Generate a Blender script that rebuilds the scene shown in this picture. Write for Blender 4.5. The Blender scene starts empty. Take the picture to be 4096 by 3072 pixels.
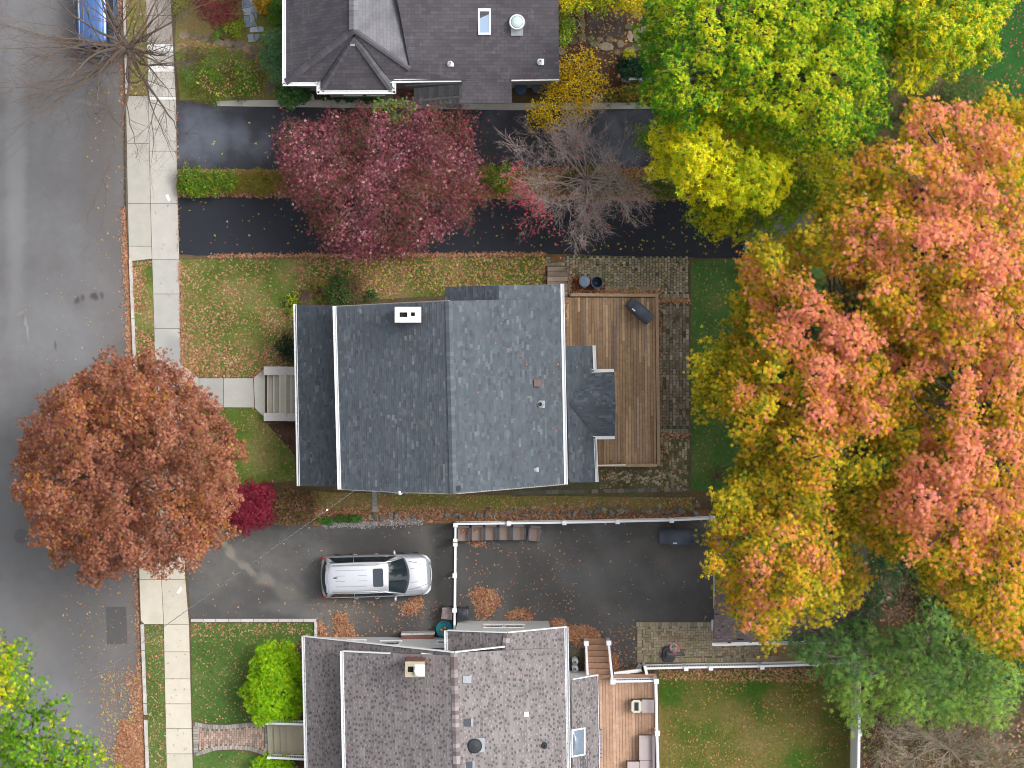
import bpy, math
import numpy as np
from mathutils import Vector

R = np.random.default_rng(7)
sc = bpy.context.scene
COL = sc.collection

# ------------------------------------------------------------------ camera, sky, sun, exposure
H = 90.0            # camera height (drone looking straight down)
S = 88.0            # photo pixels per metre on the ground
def P(px, py, z=0.0):
    k = (H - z) / H / S
    return np.array([(px - 2048.0) * k, -(py - 1536.0) * k, z])
cam = bpy.data.cameras.new('camera'); cam_o = bpy.data.objects.new('camera', cam); COL.objects.link(cam_o)
cam_o.location = (0, 0, H); cam_o.rotation_euler = (0, 0, 0)
cam.sensor_width = 36; cam.lens = 36 * H / (4096 / S); cam.clip_start = 1; cam.clip_end = 3000
sc.camera = cam_o

SUN_EL, SUN_AZ = math.radians(52), math.radians(70)      # azimuth clockwise from north (+Y)
w = bpy.data.worlds.new('World'); sc.world = w; w.use_nodes = True
nt = w.node_tree; nt.nodes.clear()
sky = nt.nodes.new('ShaderNodeTexSky'); sky.sky_type = 'NISHITA'; sky.sun_disc = False
sky.sun_elevation = SUN_EL; sky.sun_rotation = SUN_AZ
sky.air_density = 1.0; sky.dust_density = 6.0; sky.ozone_density = 0.6
hs = nt.nodes.new('ShaderNodeHueSaturation'); hs.inputs['Saturation'].default_value = 0.22   # overcast: nearly colourless sky
bg = nt.nodes.new('ShaderNodeBackground'); bg.inputs['Strength'].default_value = 0.15
wo = nt.nodes.new('ShaderNodeOutputWorld')
nt.links.new(sky.outputs[0], hs.inputs['Color']); nt.links.new(hs.outputs[0], bg.inputs[0]); nt.links.new(bg.outputs[0], wo.inputs[0])
sl = bpy.data.lights.new('sun', 'SUN'); sl.energy = 0.75; sl.angle = math.radians(16); sl.color = (1.0, 0.965, 0.92)
so = bpy.data.objects.new('sun', sl); COL.objects.link(so)
sd = Vector((math.sin(SUN_AZ) * math.cos(SUN_EL), math.cos(SUN_AZ) * math.cos(SUN_EL), math.sin(SUN_EL)))
so.rotation_euler = sd.to_track_quat('Z', 'Y').to_euler(); so.location = (30, 20, 60)
sc.cycles.pixel_filter_type = 'BLACKMAN_HARRIS'; sc.cycles.filter_width = 1.05
vs = sc.view_settings; vs.view_transform = 'Standard'; vs.look = 'None'; vs.gamma = 1; vs.exposure = 0.56
try: vs.use_curve_mapping = False
except Exception: pass

# ------------------------------------------------------------------ colours and materials
def lin(c):
    c = np.asarray(c, float) / 255.0
    return np.where(c <= 0.04045, c / 12.92, ((c + 0.055) / 1.055) ** 2.4)
def rgba(c, k=1.0):
    l = lin(c) * k
    return (float(l[0]), float(l[1]), float(l[2]), 1.0)

def newmat(name):
    m = bpy.data.materials.new(name); m.use_nodes = True
    t = m.node_tree; b = t.nodes['Principled BSDF']
    return m, t, b
def stains(m, spots, warp=.35, wscale=1.3):
    """soft-edged stains and worn patches at fixed places: (px, py, rx_px, ry_px, sRGB, strength[, rot])"""
    t = m.node_tree; b = t.nodes['Principled BSDF']
    g = t.nodes.new('ShaderNodeNewGeometry'); nz = t.nodes.new('ShaderNodeTexNoise'); nz.inputs['Scale'].default_value = wscale; nz.inputs['Detail'].default_value = 5
    t.links.new(g.outputs['Position'], nz.inputs['Vector'])
    sb = t.nodes.new('ShaderNodeVectorMath'); sb.operation = 'SUBTRACT'; sb.inputs[1].default_value = (.5, .5, .5); t.links.new(nz.outputs['Color'], sb.inputs[0])
    scl = t.nodes.new('ShaderNodeVectorMath'); scl.operation = 'SCALE'; scl.inputs['Scale'].default_value = warp * 2; t.links.new(sb.outputs[0], scl.inputs[0])
    ad = t.nodes.new('ShaderNodeVectorMath'); ad.operation = 'ADD'; t.links.new(g.outputs['Position'], ad.inputs[0]); t.links.new(scl.outputs[0], ad.inputs[1])
    for s_ in spots:
        px, py, rx, ry, c, k = s_[:6]; rot = s_[6] if len(s_) > 6 else 0; z = s_[7] if len(s_) > 7 else 0; q = P(px, py, z)
        mp = t.nodes.new('ShaderNodeMapping'); mp.vector_type = 'TEXTURE'; mp.inputs['Location'].default_value = (q[0], q[1], 0); mp.inputs['Rotation'].default_value = (0, 0, math.radians(rot)); mp.inputs['Scale'].default_value = (rx / S, ry / S, 1e4)
        t.links.new(ad.outputs[0], mp.inputs['Vector'])
        ln = t.nodes.new('ShaderNodeVectorMath'); ln.operation = 'LENGTH'; t.links.new(mp.outputs[0], ln.inputs[0])
        mr = t.nodes.new('ShaderNodeMapRange'); mr.interpolation_type = 'SMOOTHSTEP'; mr.inputs['From Min'].default_value = 1.0; mr.inputs['From Max'].default_value = .25; mr.inputs['To Max'].default_value = k
        t.links.new(ln.outputs['Value'], mr.inputs['Value'])
        src = b.inputs['Base Color'].links[0].from_socket
        t.links.new(mix(t, mr.outputs[0], src, rgba(c)), b.inputs['Base Color'])
def node(t, kind, **kw):
    n = t.nodes.new(kind)
    for k, v in kw.items():
        if k in n.inputs.keys(): n.inputs[k].default_value = v
        else: setattr(n, k, v)
    return n
def coords(t, scale=(1, 1, 1), rot=(0, 0, 0)):
    g = t.nodes.new('ShaderNodeNewGeometry')
    mp = t.nodes.new('ShaderNodeMapping'); mp.inputs['Scale'].default_value = scale; mp.inputs['Rotation'].default_value = rot
    t.links.new(g.outputs['Position'], mp.inputs['Vector'])
    return mp.outputs[0]
def noise(t, vec, scale, detail=4, rough=0.6):
    n = node(t, 'ShaderNodeTexNoise', Scale=scale, Detail=detail, Roughness=rough)
    t.links.new(vec, n.inputs['Vector']); return n.outputs['Fac']
def ramp(t, fac, stops):
    r = t.nodes.new('ShaderNodeValToRGB'); e = r.color_ramp.elements
    while len(e) < len(stops): e.new(0.5)
    for k, (p, c) in zip(e, stops): k.position = p; k.color = c
    t.links.new(fac, r.inputs[0]); return r.outputs[0]
def mix(t, fac, a, b, mode='MIX'):
    n = t.nodes.new('ShaderNodeMix'); n.data_type = 'RGBA'; n.blend_type = mode
    if isinstance(fac, (int, float)): n.inputs[0].default_value = fac
    else: t.links.new(fac, n.inputs[0])
    for i, v in ((6, a), (7, b)):
        if isinstance(v, tuple): n.inputs[i].default_value = v
        else: t.links.new(v, n.inputs[i])
    return n.outputs[2]
def bump(t, b, fac, strength=0.3, dist=0.02):
    n = node(t, 'ShaderNodeBump', Strength=strength, Distance=dist)
    t.links.new(fac, n.inputs['Height']); t.links.new(n.outputs[0], b.inputs['Normal'])

def plain(name, c, rough=0.6, metal=0.0, var=0.12, scale=6.0, k=1.0, coat=0.0):
    """a plain surface with slight dirt / tone variation"""
    m, t, b = newmat(name)
    v = coords(t)
    f = noise(t, v, scale, 5)
    lo = tuple(x * (1 - var) for x in rgba(c, k)[:3]) + (1,)
    hi = tuple(min(1, x * (1 + var)) for x in rgba(c, k)[:3]) + (1,)
    t.links.new(ramp(t, f, [(0.3, lo), (0.7, hi)]), b.inputs['Base Color'])
    b.inputs['Roughness'].default_value = rough; b.inputs['Metallic'].default_value = metal
    b.inputs['Coat Weight'].default_value = coat
    return m

def attr_mat(name, rough=0.8, transl=0.0, var=0.15, scale=4.0, bumpy=0.0, grain=60.0, spec=0.5):
    """colour comes from the mesh's own 'Col' attribute (each leaf / shingle / paver has its tone)"""
    m, t, b = newmat(name)
    a = t.nodes.new('ShaderNodeAttribute'); a.attribute_name = 'Col'
    c = a.outputs['Color']
    if var:
        v = coords(t); f = noise(t, v, scale, 5)
        c = mix(t, 1.0, c, ramp(t, f, [(0.3, (1 - var,) * 3 + (1,)), (0.7, (1 + var,) * 3 + (1,))]), 'MULTIPLY')
        f2 = noise(t, v, grain, 2)
        c = mix(t, 1.0, c, ramp(t, f2, [(0.3, (1 - var,) * 3 + (1,)), (0.7, (1 + var,) * 3 + (1,))]), 'MULTIPLY')
        if bumpy: bump(t, b, f2, bumpy, 0.02)
    t.links.new(c, b.inputs['Base Color']); b.inputs['Roughness'].default_value = rough
    b.inputs['Specular IOR Level'].default_value = spec
    if transl:
        tr = t.nodes.new('ShaderNodeBsdfTranslucent'); t.links.new(c, tr.inputs[0])
        ms = t.nodes.new('ShaderNodeMixShader'); ms.inputs[0].default_value = transl
        o = t.nodes['Material Output']
        t.links.new(b.outputs[0], ms.inputs[1]); t.links.new(tr.outputs[0], ms.inputs[2]); t.links.new(ms.outputs[0], o.inputs[0])
    return m

def ground_mat(name, stops, s1=0.5, s2=9.0, s3=45.0, rough=0.95, k=1.0, w2=0.35, bstr=0.5, stain=None, spec=0.3):
    """layered noise surface: broad patches, mid mottling and grain"""
    m, t, b = newmat(name)
    v = coords(t)
    f1 = noise(t, v, s1, 5, 0.6)
    c = ramp(t, f1, [(p, rgba(cc, k)) for p, cc in stops])
    f2 = noise(t, v, s2, 6, 0.7)
    c = mix(t, 1.0, c, ramp(t, f2, [(0.32, (1 - w2,) * 3 + (1,)), (0.68, (1 + w2,) * 3 + (1,))]), 'MULTIPLY')
    f3 = noise(t, v, s3, 3, 0.7)
    c = mix(t, 1.0, c, ramp(t, f3, [(0.3, (1 - w2 * .8,) * 3 + (1,)), (0.7, (1 + w2 * .8,) * 3 + (1,))]), 'MULTIPLY')
    if stain:
        sc_, lo, hi, cc, st = stain
        f4 = noise(t, v, sc_, 4, 0.55)
        c = mix(t, ramp(t, f4, [(lo, (0, 0, 0, 1)), (hi, (st, st, st, 1))]), c, rgba(cc, k))
    t.links.new(c, b.inputs['Base Color']); b.inputs['Roughness'].default_value = rough
    b.inputs['Specular IOR Level'].default_value = spec
    bump(t, b, f3, bstr, 0.03)
    return m

# ------------------------------------------------------------------ mesh builder
class MB:
    def __init__(s): s.v = []; s.f = []; s.c = []; s.n = 0; s.cc = (0.5, 0.5, 0.5, 1)
    def add(s, vs, fs, c=None):
        o = s.n
        for q in vs: s.v.append((float(q[0]), float(q[1]), float(q[2])))
        s.n += len(vs)
        c = c or s.cc
        for q in fs: s.f.append(tuple(i + o for i in q)); s.c.append(c)
    def quad(s, a, b, c_, d, c=None): s.add([a, b, c_, d], [(0, 1, 2, 3)], c)
    def poly(s, pts, c=None): s.add(pts, [tuple(range(len(pts)))], c)
    def prism(s, pts, z0, z1, c=None):
        """pts: list of xy (any order); z1 may be a list of per point tops"""
        pts = [(p[0], p[1]) for p in pts]; n = len(pts)
        area = sum(pts[i][0] * pts[(i + 1) % n][1] - pts[(i + 1) % n][0] * pts[i][1] for i in range(n))
        zt = list(z1) if hasattr(z1, '__len__') else [z1] * n
        zb = list(z0) if hasattr(z0, '__len__') else [z0] * n
        if area < 0: pts = pts[::-1]; zt = zt[::-1]; zb = zb[::-1]
        vs = [(p[0], p[1], z) for p, z in zip(pts, zb)] + [(p[0], p[1], z) for p, z in zip(pts, zt)]
        fs = [tuple(range(n))[::-1], tuple(range(n, 2 * n))] + [(i, (i + 1) % n, n + (i + 1) % n, n + i) for i in range(n)]
        s.add(vs, fs, c)
    def box(s, cx, cy, z0, z1, dx, dy, rot=0, c=None, top=1.0):
        ca, sa = math.cos(rot), math.sin(rot)
        def q(a, b, z, k=1): return (cx + (a * ca - b * sa) * k, cy + (a * sa + b * ca) * k, z)
        cr = [(-dx / 2, -dy / 2), (dx / 2, -dy / 2), (dx / 2, dy / 2), (-dx / 2, dy / 2)]
        vs = [q(a, b, z0) for a, b in cr] + [q(a, b, z1, top) for a, b in cr]
        s.add(vs, [(3, 2, 1, 0), (4, 5, 6, 7), (0, 1, 5, 4), (1, 2, 6, 5), (2, 3, 7, 6), (3, 0, 4, 7)], c)
    def bar(s, a, b, w_, h, c=None):
        """a rectangular beam between two 3-D points"""
        a = Vector(a); b = Vector(b); d = (b - a).normalized()
        side = d.cross(Vector((0, 0, 1)))
        if side.length < 1e-4: side = Vector((1, 0, 0))
        side.normalize(); up = side.cross(d).normalized()
        vs = []
        for p in (a, b):
            for i, j in ((-1, -1), (1, -1), (1, 1), (-1, 1)): vs.append(p + side * (i * w_ / 2) + up * (j * h / 2))
        s.add(vs, [(0, 1, 2, 3), (7, 6, 5, 4), (0, 4, 5, 1), (1, 5, 6, 2), (2, 6, 7, 3), (3, 7, 4, 0)], c)
    def tube(s, pts, rad, n=6, c=None, cap=True):
        pts = [Vector(p) for p in pts]; m = len(pts)
        rad = list(rad) if hasattr(rad, '__len__') else [rad] * m
        ref = Vector((0, 0, 1)) if abs((pts[-1] - pts[0]).normalized().z) < 0.9 else Vector((1, 0, 0))
        vs = []
        for i, p in enumerate(pts):
            d = (pts[min(i + 1, m - 1)] - pts[max(i - 1, 0)]).normalized()
            a = d.cross(ref).normalized(); b = d.cross(a).normalized()
            for k in range(n):
                t_ = 2 * math.pi * k / n
                vs.append(p + (a * math.cos(t_) + b * math.sin(t_)) * rad[i])
        fs = [(i * n + k, i * n + (k + 1) % n, (i + 1) * n + (k + 1) % n, (i + 1) * n + k) for i in range(m - 1) for k in range(n)]
        if cap: fs += [tuple(range(n))[::-1], tuple((m - 1) * n + k for k in range(n))]
        s.add(vs, fs, c)
    def lathe(s, cx, cy, prof, n=24, c=None, sx=1, sy=1, cap=True):
        """prof: list of (radius, z) from bottom to top"""
        vs = []
        for r, z in prof:
            for k in range(n):
                t_ = 2 * math.pi * k / n
                vs.append((cx + r * sx * math.cos(t_), cy + r * sy * math.sin(t_), z))
        m = len(prof)
        fs = [(i * n + k, i * n + (k + 1) % n, (i + 1) * n + (k + 1) % n, (i + 1) * n + k) for i in range(m - 1) for k in range(n)]
        if cap: fs += [tuple(range(n))[::-1], tuple((m - 1) * n + k for k in range(n))]
        s.add(vs, fs, c)
    def grid(s, rows, c=None, flip=False):
        m, n = len(rows), len(rows[0])
        vs = [p for r in rows for p in r]
        fs = []
        for i in range(m - 1):
            for j in range(n - 1):
                q = (i * n + j, i * n + j + 1, (i + 1) * n + j + 1, (i + 1) * n + j)
                fs.append(q[::-1] if flip else q)
        s.add(vs, fs, c)
    def build(s, name, mat, parent=None, smooth=False):
        base = Vector((0, 0, 0)); q = parent
        while q is not None: base += q.location; q = q.parent
        me = bpy.data.meshes.new(name)
        me.from_pydata([(x - base.x, y - base.y, z - base.z) for x, y, z in s.v], [], s.f)
        a = me.attributes.new('Col', 'FLOAT_COLOR', 'CORNER')
        cs = []
        for p, c in zip(s.f, s.c): cs.extend(list(c) * len(p))
        a.data.foreach_set('color', np.array(cs, dtype=np.float32))
        me.materials.append(mat)
        if smooth: me.polygons.foreach_set('use_smooth', [True] * len(me.polygons))
        me.update()
        o = bpy.data.objects.new(name, me); COL.objects.link(o)
        if parent is not None: o.parent = parent
        return o

def thing(name, label, cat, loc=(0, 0, 0), rz=0, group=None):
    o = bpy.data.objects.new(name, None); COL.objects.link(o); o.empty_display_size = 0.2
    o.location = tuple(float(x) for x in loc); o.rotation_euler = (0, 0, rz)
    o['label'] = label; o['category'] = cat
    if group: o['group'] = group
    return o
def tag(o, label, cat, group=None, kind=None):
    o['label'] = label; o['category'] = cat
    if group: o['group'] = group
    if kind: o['kind'] = kind
    return o
def struct(o): o['kind'] = 'structure'; return o
def copy_tree(o, parent=None):
    kids = list(o.children)
    c = o.copy(); COL.objects.link(c)
    if parent is not None: c.parent = parent
    for k in kids: copy_tree(k, c)
    return c

def W(pts, z=0.0): return [tuple(P(x, y, z)[:2]) for x, y in pts]      # photo points at height z -> world xy
def inside(poly, x, y):
    poly = np.asarray(poly, float); r = np.zeros(np.shape(x), bool); n = len(poly); j = n - 1
    for i in range(n):
        xi, yi = poly[i]; xj, yj = poly[j]
        c = ((yi > y) != (yj > y)) & (x < (xj - xi) * (y - yi) / (yj - yi + 1e-12) + xi)
        r ^= c; j = i
    return r
def edge_dist(poly, x, y):
    poly = np.asarray(poly, float); d = np.full(np.shape(x), 1e9); n = len(poly)
    for i in range(n):
        a = poly[i]; b = poly[(i + 1) % n]; ab = b - a; L = (ab ** 2).sum() + 1e-9
        t_ = np.clip(((x - a[0]) * ab[0] + (y - a[1]) * ab[1]) / L, 0, 1)
        d = np.minimum(d, np.hypot(x - a[0] - t_ * ab[0], y - a[1] - t_ * ab[1]))
    return d
def sample_poly(poly, n, rng=R):
    poly = np.asarray(poly, float); lo = poly.min(0); hi = poly.max(0); out = np.zeros((0, 2))
    while len(out) < n:
        q = rng.random((n * 2 + 16, 2)) * (hi - lo) + lo
        out = np.vstack([out, q[inside(poly, q[:, 0], q[:, 1])]])
    return out[:n]
def poly_area_px(poly):
    p = np.asarray(poly, float); x, y = p[:, 0], p[:, 1]
    return abs((x * np.roll(y, -1) - y * np.roll(x, -1)).sum()) / 2

# ------------------------------------------------------------------ leaves (numpy, thousands at a time)
LOBES = {
    'maple': [(0, 1.0, .30), (math.radians(62), .82, .26), (math.radians(-62), .82, .26)],
    'oak':   [(0, 1.0, .24), (math.radians(42), .8, .2), (math.radians(-42), .8, .2), (math.radians(95), .5, .2), (math.radians(-95), .5, .2)],
    'blade': [(0, 1.0, .22)],
    'oval':  [(0, 1.0, .5)],
    'spray': [(0, 1.0, .13), (math.radians(35), .8, .12), (math.radians(-35), .8, .12)],
}
def leaves_mesh(name, pos, nrm, dirv, size, cols, shape, mat, parent=None, droop=0.25):
    n = len(pos); lob = LOBES[shape]
    nrm = nrm / (np.linalg.norm(nrm, axis=1, keepdims=True) + 1e-9)
    d = dirv - (dirv * nrm).sum(1, keepdims=True) * nrm
    d /= (np.linalg.norm(d, axis=1, keepdims=True) + 1e-9)
    s_ = np.cross(nrm, d); sz = size[:, None]
    nv = len(lob) * 4; V = np.zeros((n, nv, 3), np.float32)
    for i, (a, L, wd) in enumerate(lob):
        dd = d * math.cos(a) + s_ * math.sin(a); ss = np.cross(nrm, dd)
        V[:, 4 * i] = pos
        V[:, 4 * i + 1] = pos + (dd * .55 * L + ss * wd * .6) * sz
        V[:, 4 * i + 2] = pos + (dd * L - nrm * droop * L) * sz
        V[:, 4 * i + 3] = pos + (dd * .55 * L - ss * wd * .6) * sz
    base = np.zeros(3); q = parent
    while q is not None: base += np.array(q.location); q = q.parent
    V = (V - base).astype(np.float32).reshape(-1, 3)
    nf = n * len(lob)
    me = bpy.data.meshes.new(name)
    me.vertices.add(len(V)); me.vertices.foreach_set('co', V.ravel())
    me.loops.add(nf * 4); me.loops.foreach_set('vertex_index', np.arange(nf * 4, dtype=np.int32))
    me.polygons.add(nf); me.polygons.foreach_set('loop_start', np.arange(0, nf * 4, 4, dtype=np.int32))
    me.update(calc_edges=True)
    a = me.attributes.new('Col', 'FLOAT_COLOR', 'POINT')
    c4 = np.ones((n, nv, 4), np.float32); c4[:, :, :3] = cols[:, None, :]
    a.data.foreach_set('color', c4.ravel())
    me.materials.append(mat)
    o = bpy.data.objects.new(name, me); COL.objects.link(o)
    if parent is not None: o.parent = parent
    return o

def pal_pick(pal, n, rng=R, jit=0.14):
    """pal: list of (weight, sRGB); returns n linear colours with small tone jitter"""
    wts = np.array([p[0] for p in pal], float); wts /= wts.sum()
    base = np.array([lin(p[1]) for p in pal])
    c = base[rng.choice(len(pal), n, p=wts)]
    return np.clip(c * (1 + rng.normal(0, jit, (n, 1))) * (1 + rng.normal(0, jit * .4, (n, 3))), 0.003, 0.95)
# ------------------------------------------------------------------ materials
M = {}
M['leaf'] = attr_mat('leaf', 0.65, transl=0.25, var=0, spec=0.3)
M['bark'] = attr_mat('bark', 0.95, var=0.25, scale=8, grain=60, bumpy=.5)
M['shingle'] = attr_mat('asphalt_shingle', 0.92, var=0.09, scale=1.1, grain=70, bumpy=.2, spec=.25)
M['paver'] = attr_mat('paver', 0.92, var=0.16, scale=3, grain=50, bumpy=.3)
M['board'] = attr_mat('deck_board', 0.8, var=0.16, scale=5, grain=60, bumpy=.2)
M['stone'] = attr_mat('stone', 0.92, var=0.25, scale=6, grain=40, bumpy=.6)
M['white'] = plain('white_paint', (232, 234, 236), 0.45, var=.05)
M['vinyl'] = plain('white_vinyl', (238, 240, 243), 0.35, var=.03)
M['gutter_in'] = plain('gutter_shade', (150, 155, 160), 0.6)
M['siding'] = plain('white_siding', (225, 226, 226), 0.6, var=.05)
M['greysiding'] = plain('grey_siding', (150, 150, 148), 0.7, var=.06)
M['brick'] = plain('brick', (128, 82, 70), 0.9, var=.3, scale=20)
M['redwall'] = plain('stoop_brick', (122, 86, 76), 0.9, var=.22, scale=14)
M['concrete'] = ground_mat('concrete', [(.3, (168, 166, 160)), (.7, (192, 189, 181))], .8, 6, 60, .9, w2=.06, bstr=.2)
M['slab'] = attr_mat('concrete_slab', 0.9, var=0.06, scale=2.2, grain=50, bumpy=.15)
stains(M['slab'], [(690, 1400, 60, 90, (132, 136, 138), .6), (650, 1350, 60, 50, (150, 152, 152), .4), (630, 60, 60, 160, (146, 138, 130), .35), (560, 560, 60, 100, (160, 157, 148), .3), (690, 700, 40, 60, (150, 148, 142), .4), (620, 2470, 50, 40, (180, 170, 150), .4), (860, 1570, 60, 50, (150, 151, 148), .4)], .3)
M['kerb'] = ground_mat('kerbstone', [(.3, (165, 163, 160)), (.7, (198, 196, 190))], 1.5, 6, 50, .9, w2=.1)
M['joint'] = plain('joint', (92, 88, 72), .95, var=.2)
M['black'] = plain('black_plastic', (44, 48, 55), 0.5, var=.1)
M['blackhole'] = plain('flue_dark', (14, 14, 16), 0.9)
M['metal'] = plain('galvanised', (176, 182, 186), 0.4, metal=.5, var=.1)
M['darkmetal'] = plain('dark_metal', (84, 88, 94), 0.45, metal=.4)
M['glass'] = plain('dark_glass', (34, 44, 50), 0.06, var=.1)
M['skyglass'] = plain('skylight_glass', (165, 186, 212), 0.1, var=.04)
M['cloth'] = plain('vinyl_cover', (80, 86, 98), 0.7, var=.12, scale=9)
M['mulch'] = ground_mat('mulch', [(.3, (70, 52, 44)), (.7, (98, 74, 60))], 2, 12, 60, w2=.35)

M['street'] = ground_mat('street_asphalt', [(.3, (98, 97, 99)), (.5, (110, 110, 112)), (.7, (122, 123, 126))], .12, 3, 90, .92, w2=.055, bstr=.3, stain=(.35, .55, .75, (100, 93, 89), .6))
def edge_dirt(m, x_dir, c, k):
    t = m.node_tree; b = t.nodes['Principled BSDF']; src = b.inputs['Base Color'].links[0].from_socket
    g = t.nodes.new('ShaderNodeNewGeometry'); d = node(t, 'ShaderNodeVectorMath', operation='DOT_PRODUCT'); d.inputs[1].default_value = x_dir
    t.links.new(g.outputs['Position'], d.inputs[0])
    ad = node(t, 'ShaderNodeMath', operation='ADD'); ad.inputs[1].default_value = 6.75; t.links.new(d.outputs['Value'], ad.inputs[0])
    r = ramp(t, ad.outputs[0], [(0, (0, 0, 0, 1)), (1, (k, k, k, 1))])
    n = mix(t, r, src, rgba(c)); t.links.new(n, b.inputs['Base Color'])
edge_dirt(M['street'], (.34, 0, 0), (98, 88, 82), .55)
stains(M['street'], [(306, 1200, 18, 22, (70, 70, 72), .8), (332, 1190, 16, 20, (70, 70, 72), .7), (372, 1186, 18, 26, (66, 66, 68), .85), (400, 1180, 14, 22, (72, 72, 74), .7), (104, 1310, 9, 70, (150, 151, 153), .45, 8),
  (400, 270, 36, 30, (140, 138, 136), .55), (420, 312, 26, 20, (142, 140, 138), .5), (350, 408, 70, 10, (146, 144, 142), .55, -6), (80, 1250, 30, 8, (140, 141, 143), .35, 40), (150, 2600, 120, 100, (118, 116, 115), .35), (218, 1385, 6, 30, (74, 74, 76), .6, 10),
  (380, 600, 110, 420, (98, 93, 92), .35), (330, 2420, 170, 420, (92, 90, 90), .5), (60, 700, 60, 900, (134, 136, 139), .45), (30, 2300, 50, 500, (112, 114, 116), .4)], .25)
M['patch'] = ground_mat('patch_asphalt', [(.3, (82, 81, 83)), (.7, (90, 88, 88))], .5, 5, 90, .92, w2=.06)
M['drive1'] = ground_mat('driveway_asphalt_grey', [(.35, (50, 50, 55)), (.52, (60, 62, 70)), (.68, (90, 95, 106))], .3, 3, 90, .85, w2=.05, bstr=.2)
stains(M['drive1'], [(870, 560, 70, 110, (98, 104, 116), .55), (960, 540, 50, 90, (104, 110, 122), .5), (1050, 600, 60, 80, (92, 98, 108), .45), (900, 430, 160, 30, (74, 76, 80), .5), (830, 500, 60, 60, (84, 90, 100), .4), (1900, 560, 200, 90, (48, 47, 50), .5)], .4)
M['drive2'] = ground_mat('driveway_sealed', [(.3, (36, 39, 47)), (.7, (44, 47, 55))], .25, 3, 90, .8, w2=.06, bstr=.2)
M['drive3'] = ground_mat('driveway_asphalt_brown', [(.3, (72, 71, 71)), (.5, (84, 83, 82)), (.7, (106, 105, 104))], .3, 2.5, 90, .9, w2=.06, bstr=.2, stain=(.16, .5, .66, (124, 119, 110), .5))
stains(M['drive3'], [(885, 2150, 24, 60, (140, 134, 122), .75, 25), (925, 2215, 24, 55, (138, 132, 120), .7, 40), (985, 2270, 24, 60, (136, 131, 120), .65, 50), (1060, 2320, 40, 60, (130, 126, 116), .6, 60), (1150, 2370, 50, 90, (118, 115, 108), .5, 65), (1130, 2430, 130, 40, (112, 111, 110), .45), (1250, 2460, 90, 30, (110, 109, 108), .4), (900, 2110, 60, 20, (120, 114, 104), .5), (2480, 2230, 120, 60, (106, 105, 103), .5), (2560, 2180, 90, 50, (112, 108, 100), .45), (2330, 2320, 130, 110, (96, 97, 98), .45), (1500, 2180, 220, 60, (66, 64, 63), .5), (2150, 2400, 200, 80, (64, 64, 65), .4)], .35)
M['soil'] = ground_mat('garden_soil', [(.3, (82, 72, 52)), (.55, (100, 84, 62)), (.75, (84, 92, 50))], .7, 10, 50, w2=.35)
M['leaflitter'] = ground_mat('leaf_litter', [(.3, (112, 84, 60)), (.7, (138, 104, 76))], 1.2, 14, 60, w2=.4)
M['lawn_front'] = ground_mat('lawn_patchy', [(.32, (66, 90, 32)), (.46, (88, 108, 42)), (.56, (114, 118, 62)), (.7, (140, 124, 84))], .42, 8, 45, w2=.3)
M['lawn_green'] = ground_mat('lawn_green', [(.32, (60, 90, 38)), (.5, (80, 108, 50)), (.66, (116, 120, 70))], .35, 7, 45, w2=.25)
M['lawn_dark'] = ground_mat('lawn_dark', [(.3, (60, 96, 46)), (.5, (76, 110, 52)), (.66, (108, 118, 66))], .45, 7, 45, w2=.25)
M['lawn_back'] = ground_mat('lawn_tan', [(.36, (58, 94, 24)), (.43, (80, 96, 36)), (.5, (104, 102, 50)), (.64, (124, 110, 68))], .34, 8, 45, w2=.22)
M['lawn_olive'] = ground_mat('lawn_olive', [(.3, (98, 108, 44)), (.5, (122, 120, 62)), (.66, (138, 118, 80))], .45, 8, 45, w2=.25)
M['lawn_ne'] = ground_mat('lawn_deep_green', [(.3, (34, 78, 30)), (.6, (44, 90, 36)), (.75, (64, 94, 42))], .45, 7, 45, w2=.25)
M['moss'] = ground_mat('mossy_base', [(.3, (74, 78, 48)), (.6, (98, 92, 72)), (.75, (80, 92, 40))], .9, 8, 50, w2=.3)
M['dirtjoint'] = ground_mat('paver_joint', [(.3, (66, 70, 44)), (.6, (82, 80, 60))], 1.2, 8, 50, w2=.3)
M['slate'] = ground_mat('slate', [(.3, (120, 130, 142)), (.7, (160, 170, 182))], 1.8, 6, 50, w2=.1)

# ------------------------------------------------------------------ ground, street, kerbs, pavement
def ragged(pts, amp, step=16):
    out = []
    for a, b in zip(pts, pts[1:] + pts[:1]):
        n_ = max(1, int(math.hypot(b[0] - a[0], b[1] - a[1]) / step)); out.append(a)
        nx, ny = -(b[1] - a[1]), b[0] - a[0]; L = math.hypot(nx, ny) + 1e-6
        for k in range(1, n_):
            j = R.normal(0, amp); out.append((a[0] + (b[0] - a[0]) * k / n_ + nx / L * j, a[1] + (b[1] - a[1]) * k / n_ + ny / L * j))
    return out
def sheet(name, pts, z, mat, th=None, rough=0):
    mb = MB(); w_ = W(ragged(pts, rough) if rough else pts, z)
    if rough:                                             # safe triangulation of a ragged outline
        from mathutils.geometry import delaunay_2d_cdt
        r_ = delaunay_2d_cdt([Vector(q) for q in w_], [], [list(range(len(w_)))], 1, 1e-5)
        mb.add([(q.x, q.y, z) for q in r_[0]], [tuple(f) for f in r_[2]])
        return struct(mb.build(name, mat))
    mb.prism(w_, z - (th or 0.004), z)
    return struct(mb.build(name, mat))
mb = MB(); mb.prism([(-500, -500), (500, -500), (500, 500), (-500, 500)], -0.5, -0.16)
struct(mb.build('ground', M['lawn_dark']))
KX = [(-900, 466), (0, 492), (400, 503), (810, 510), (1024, 515), (1536, 536), (2295, 556), (2492, 562), (3072, 583), (4000, 612)]
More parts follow.
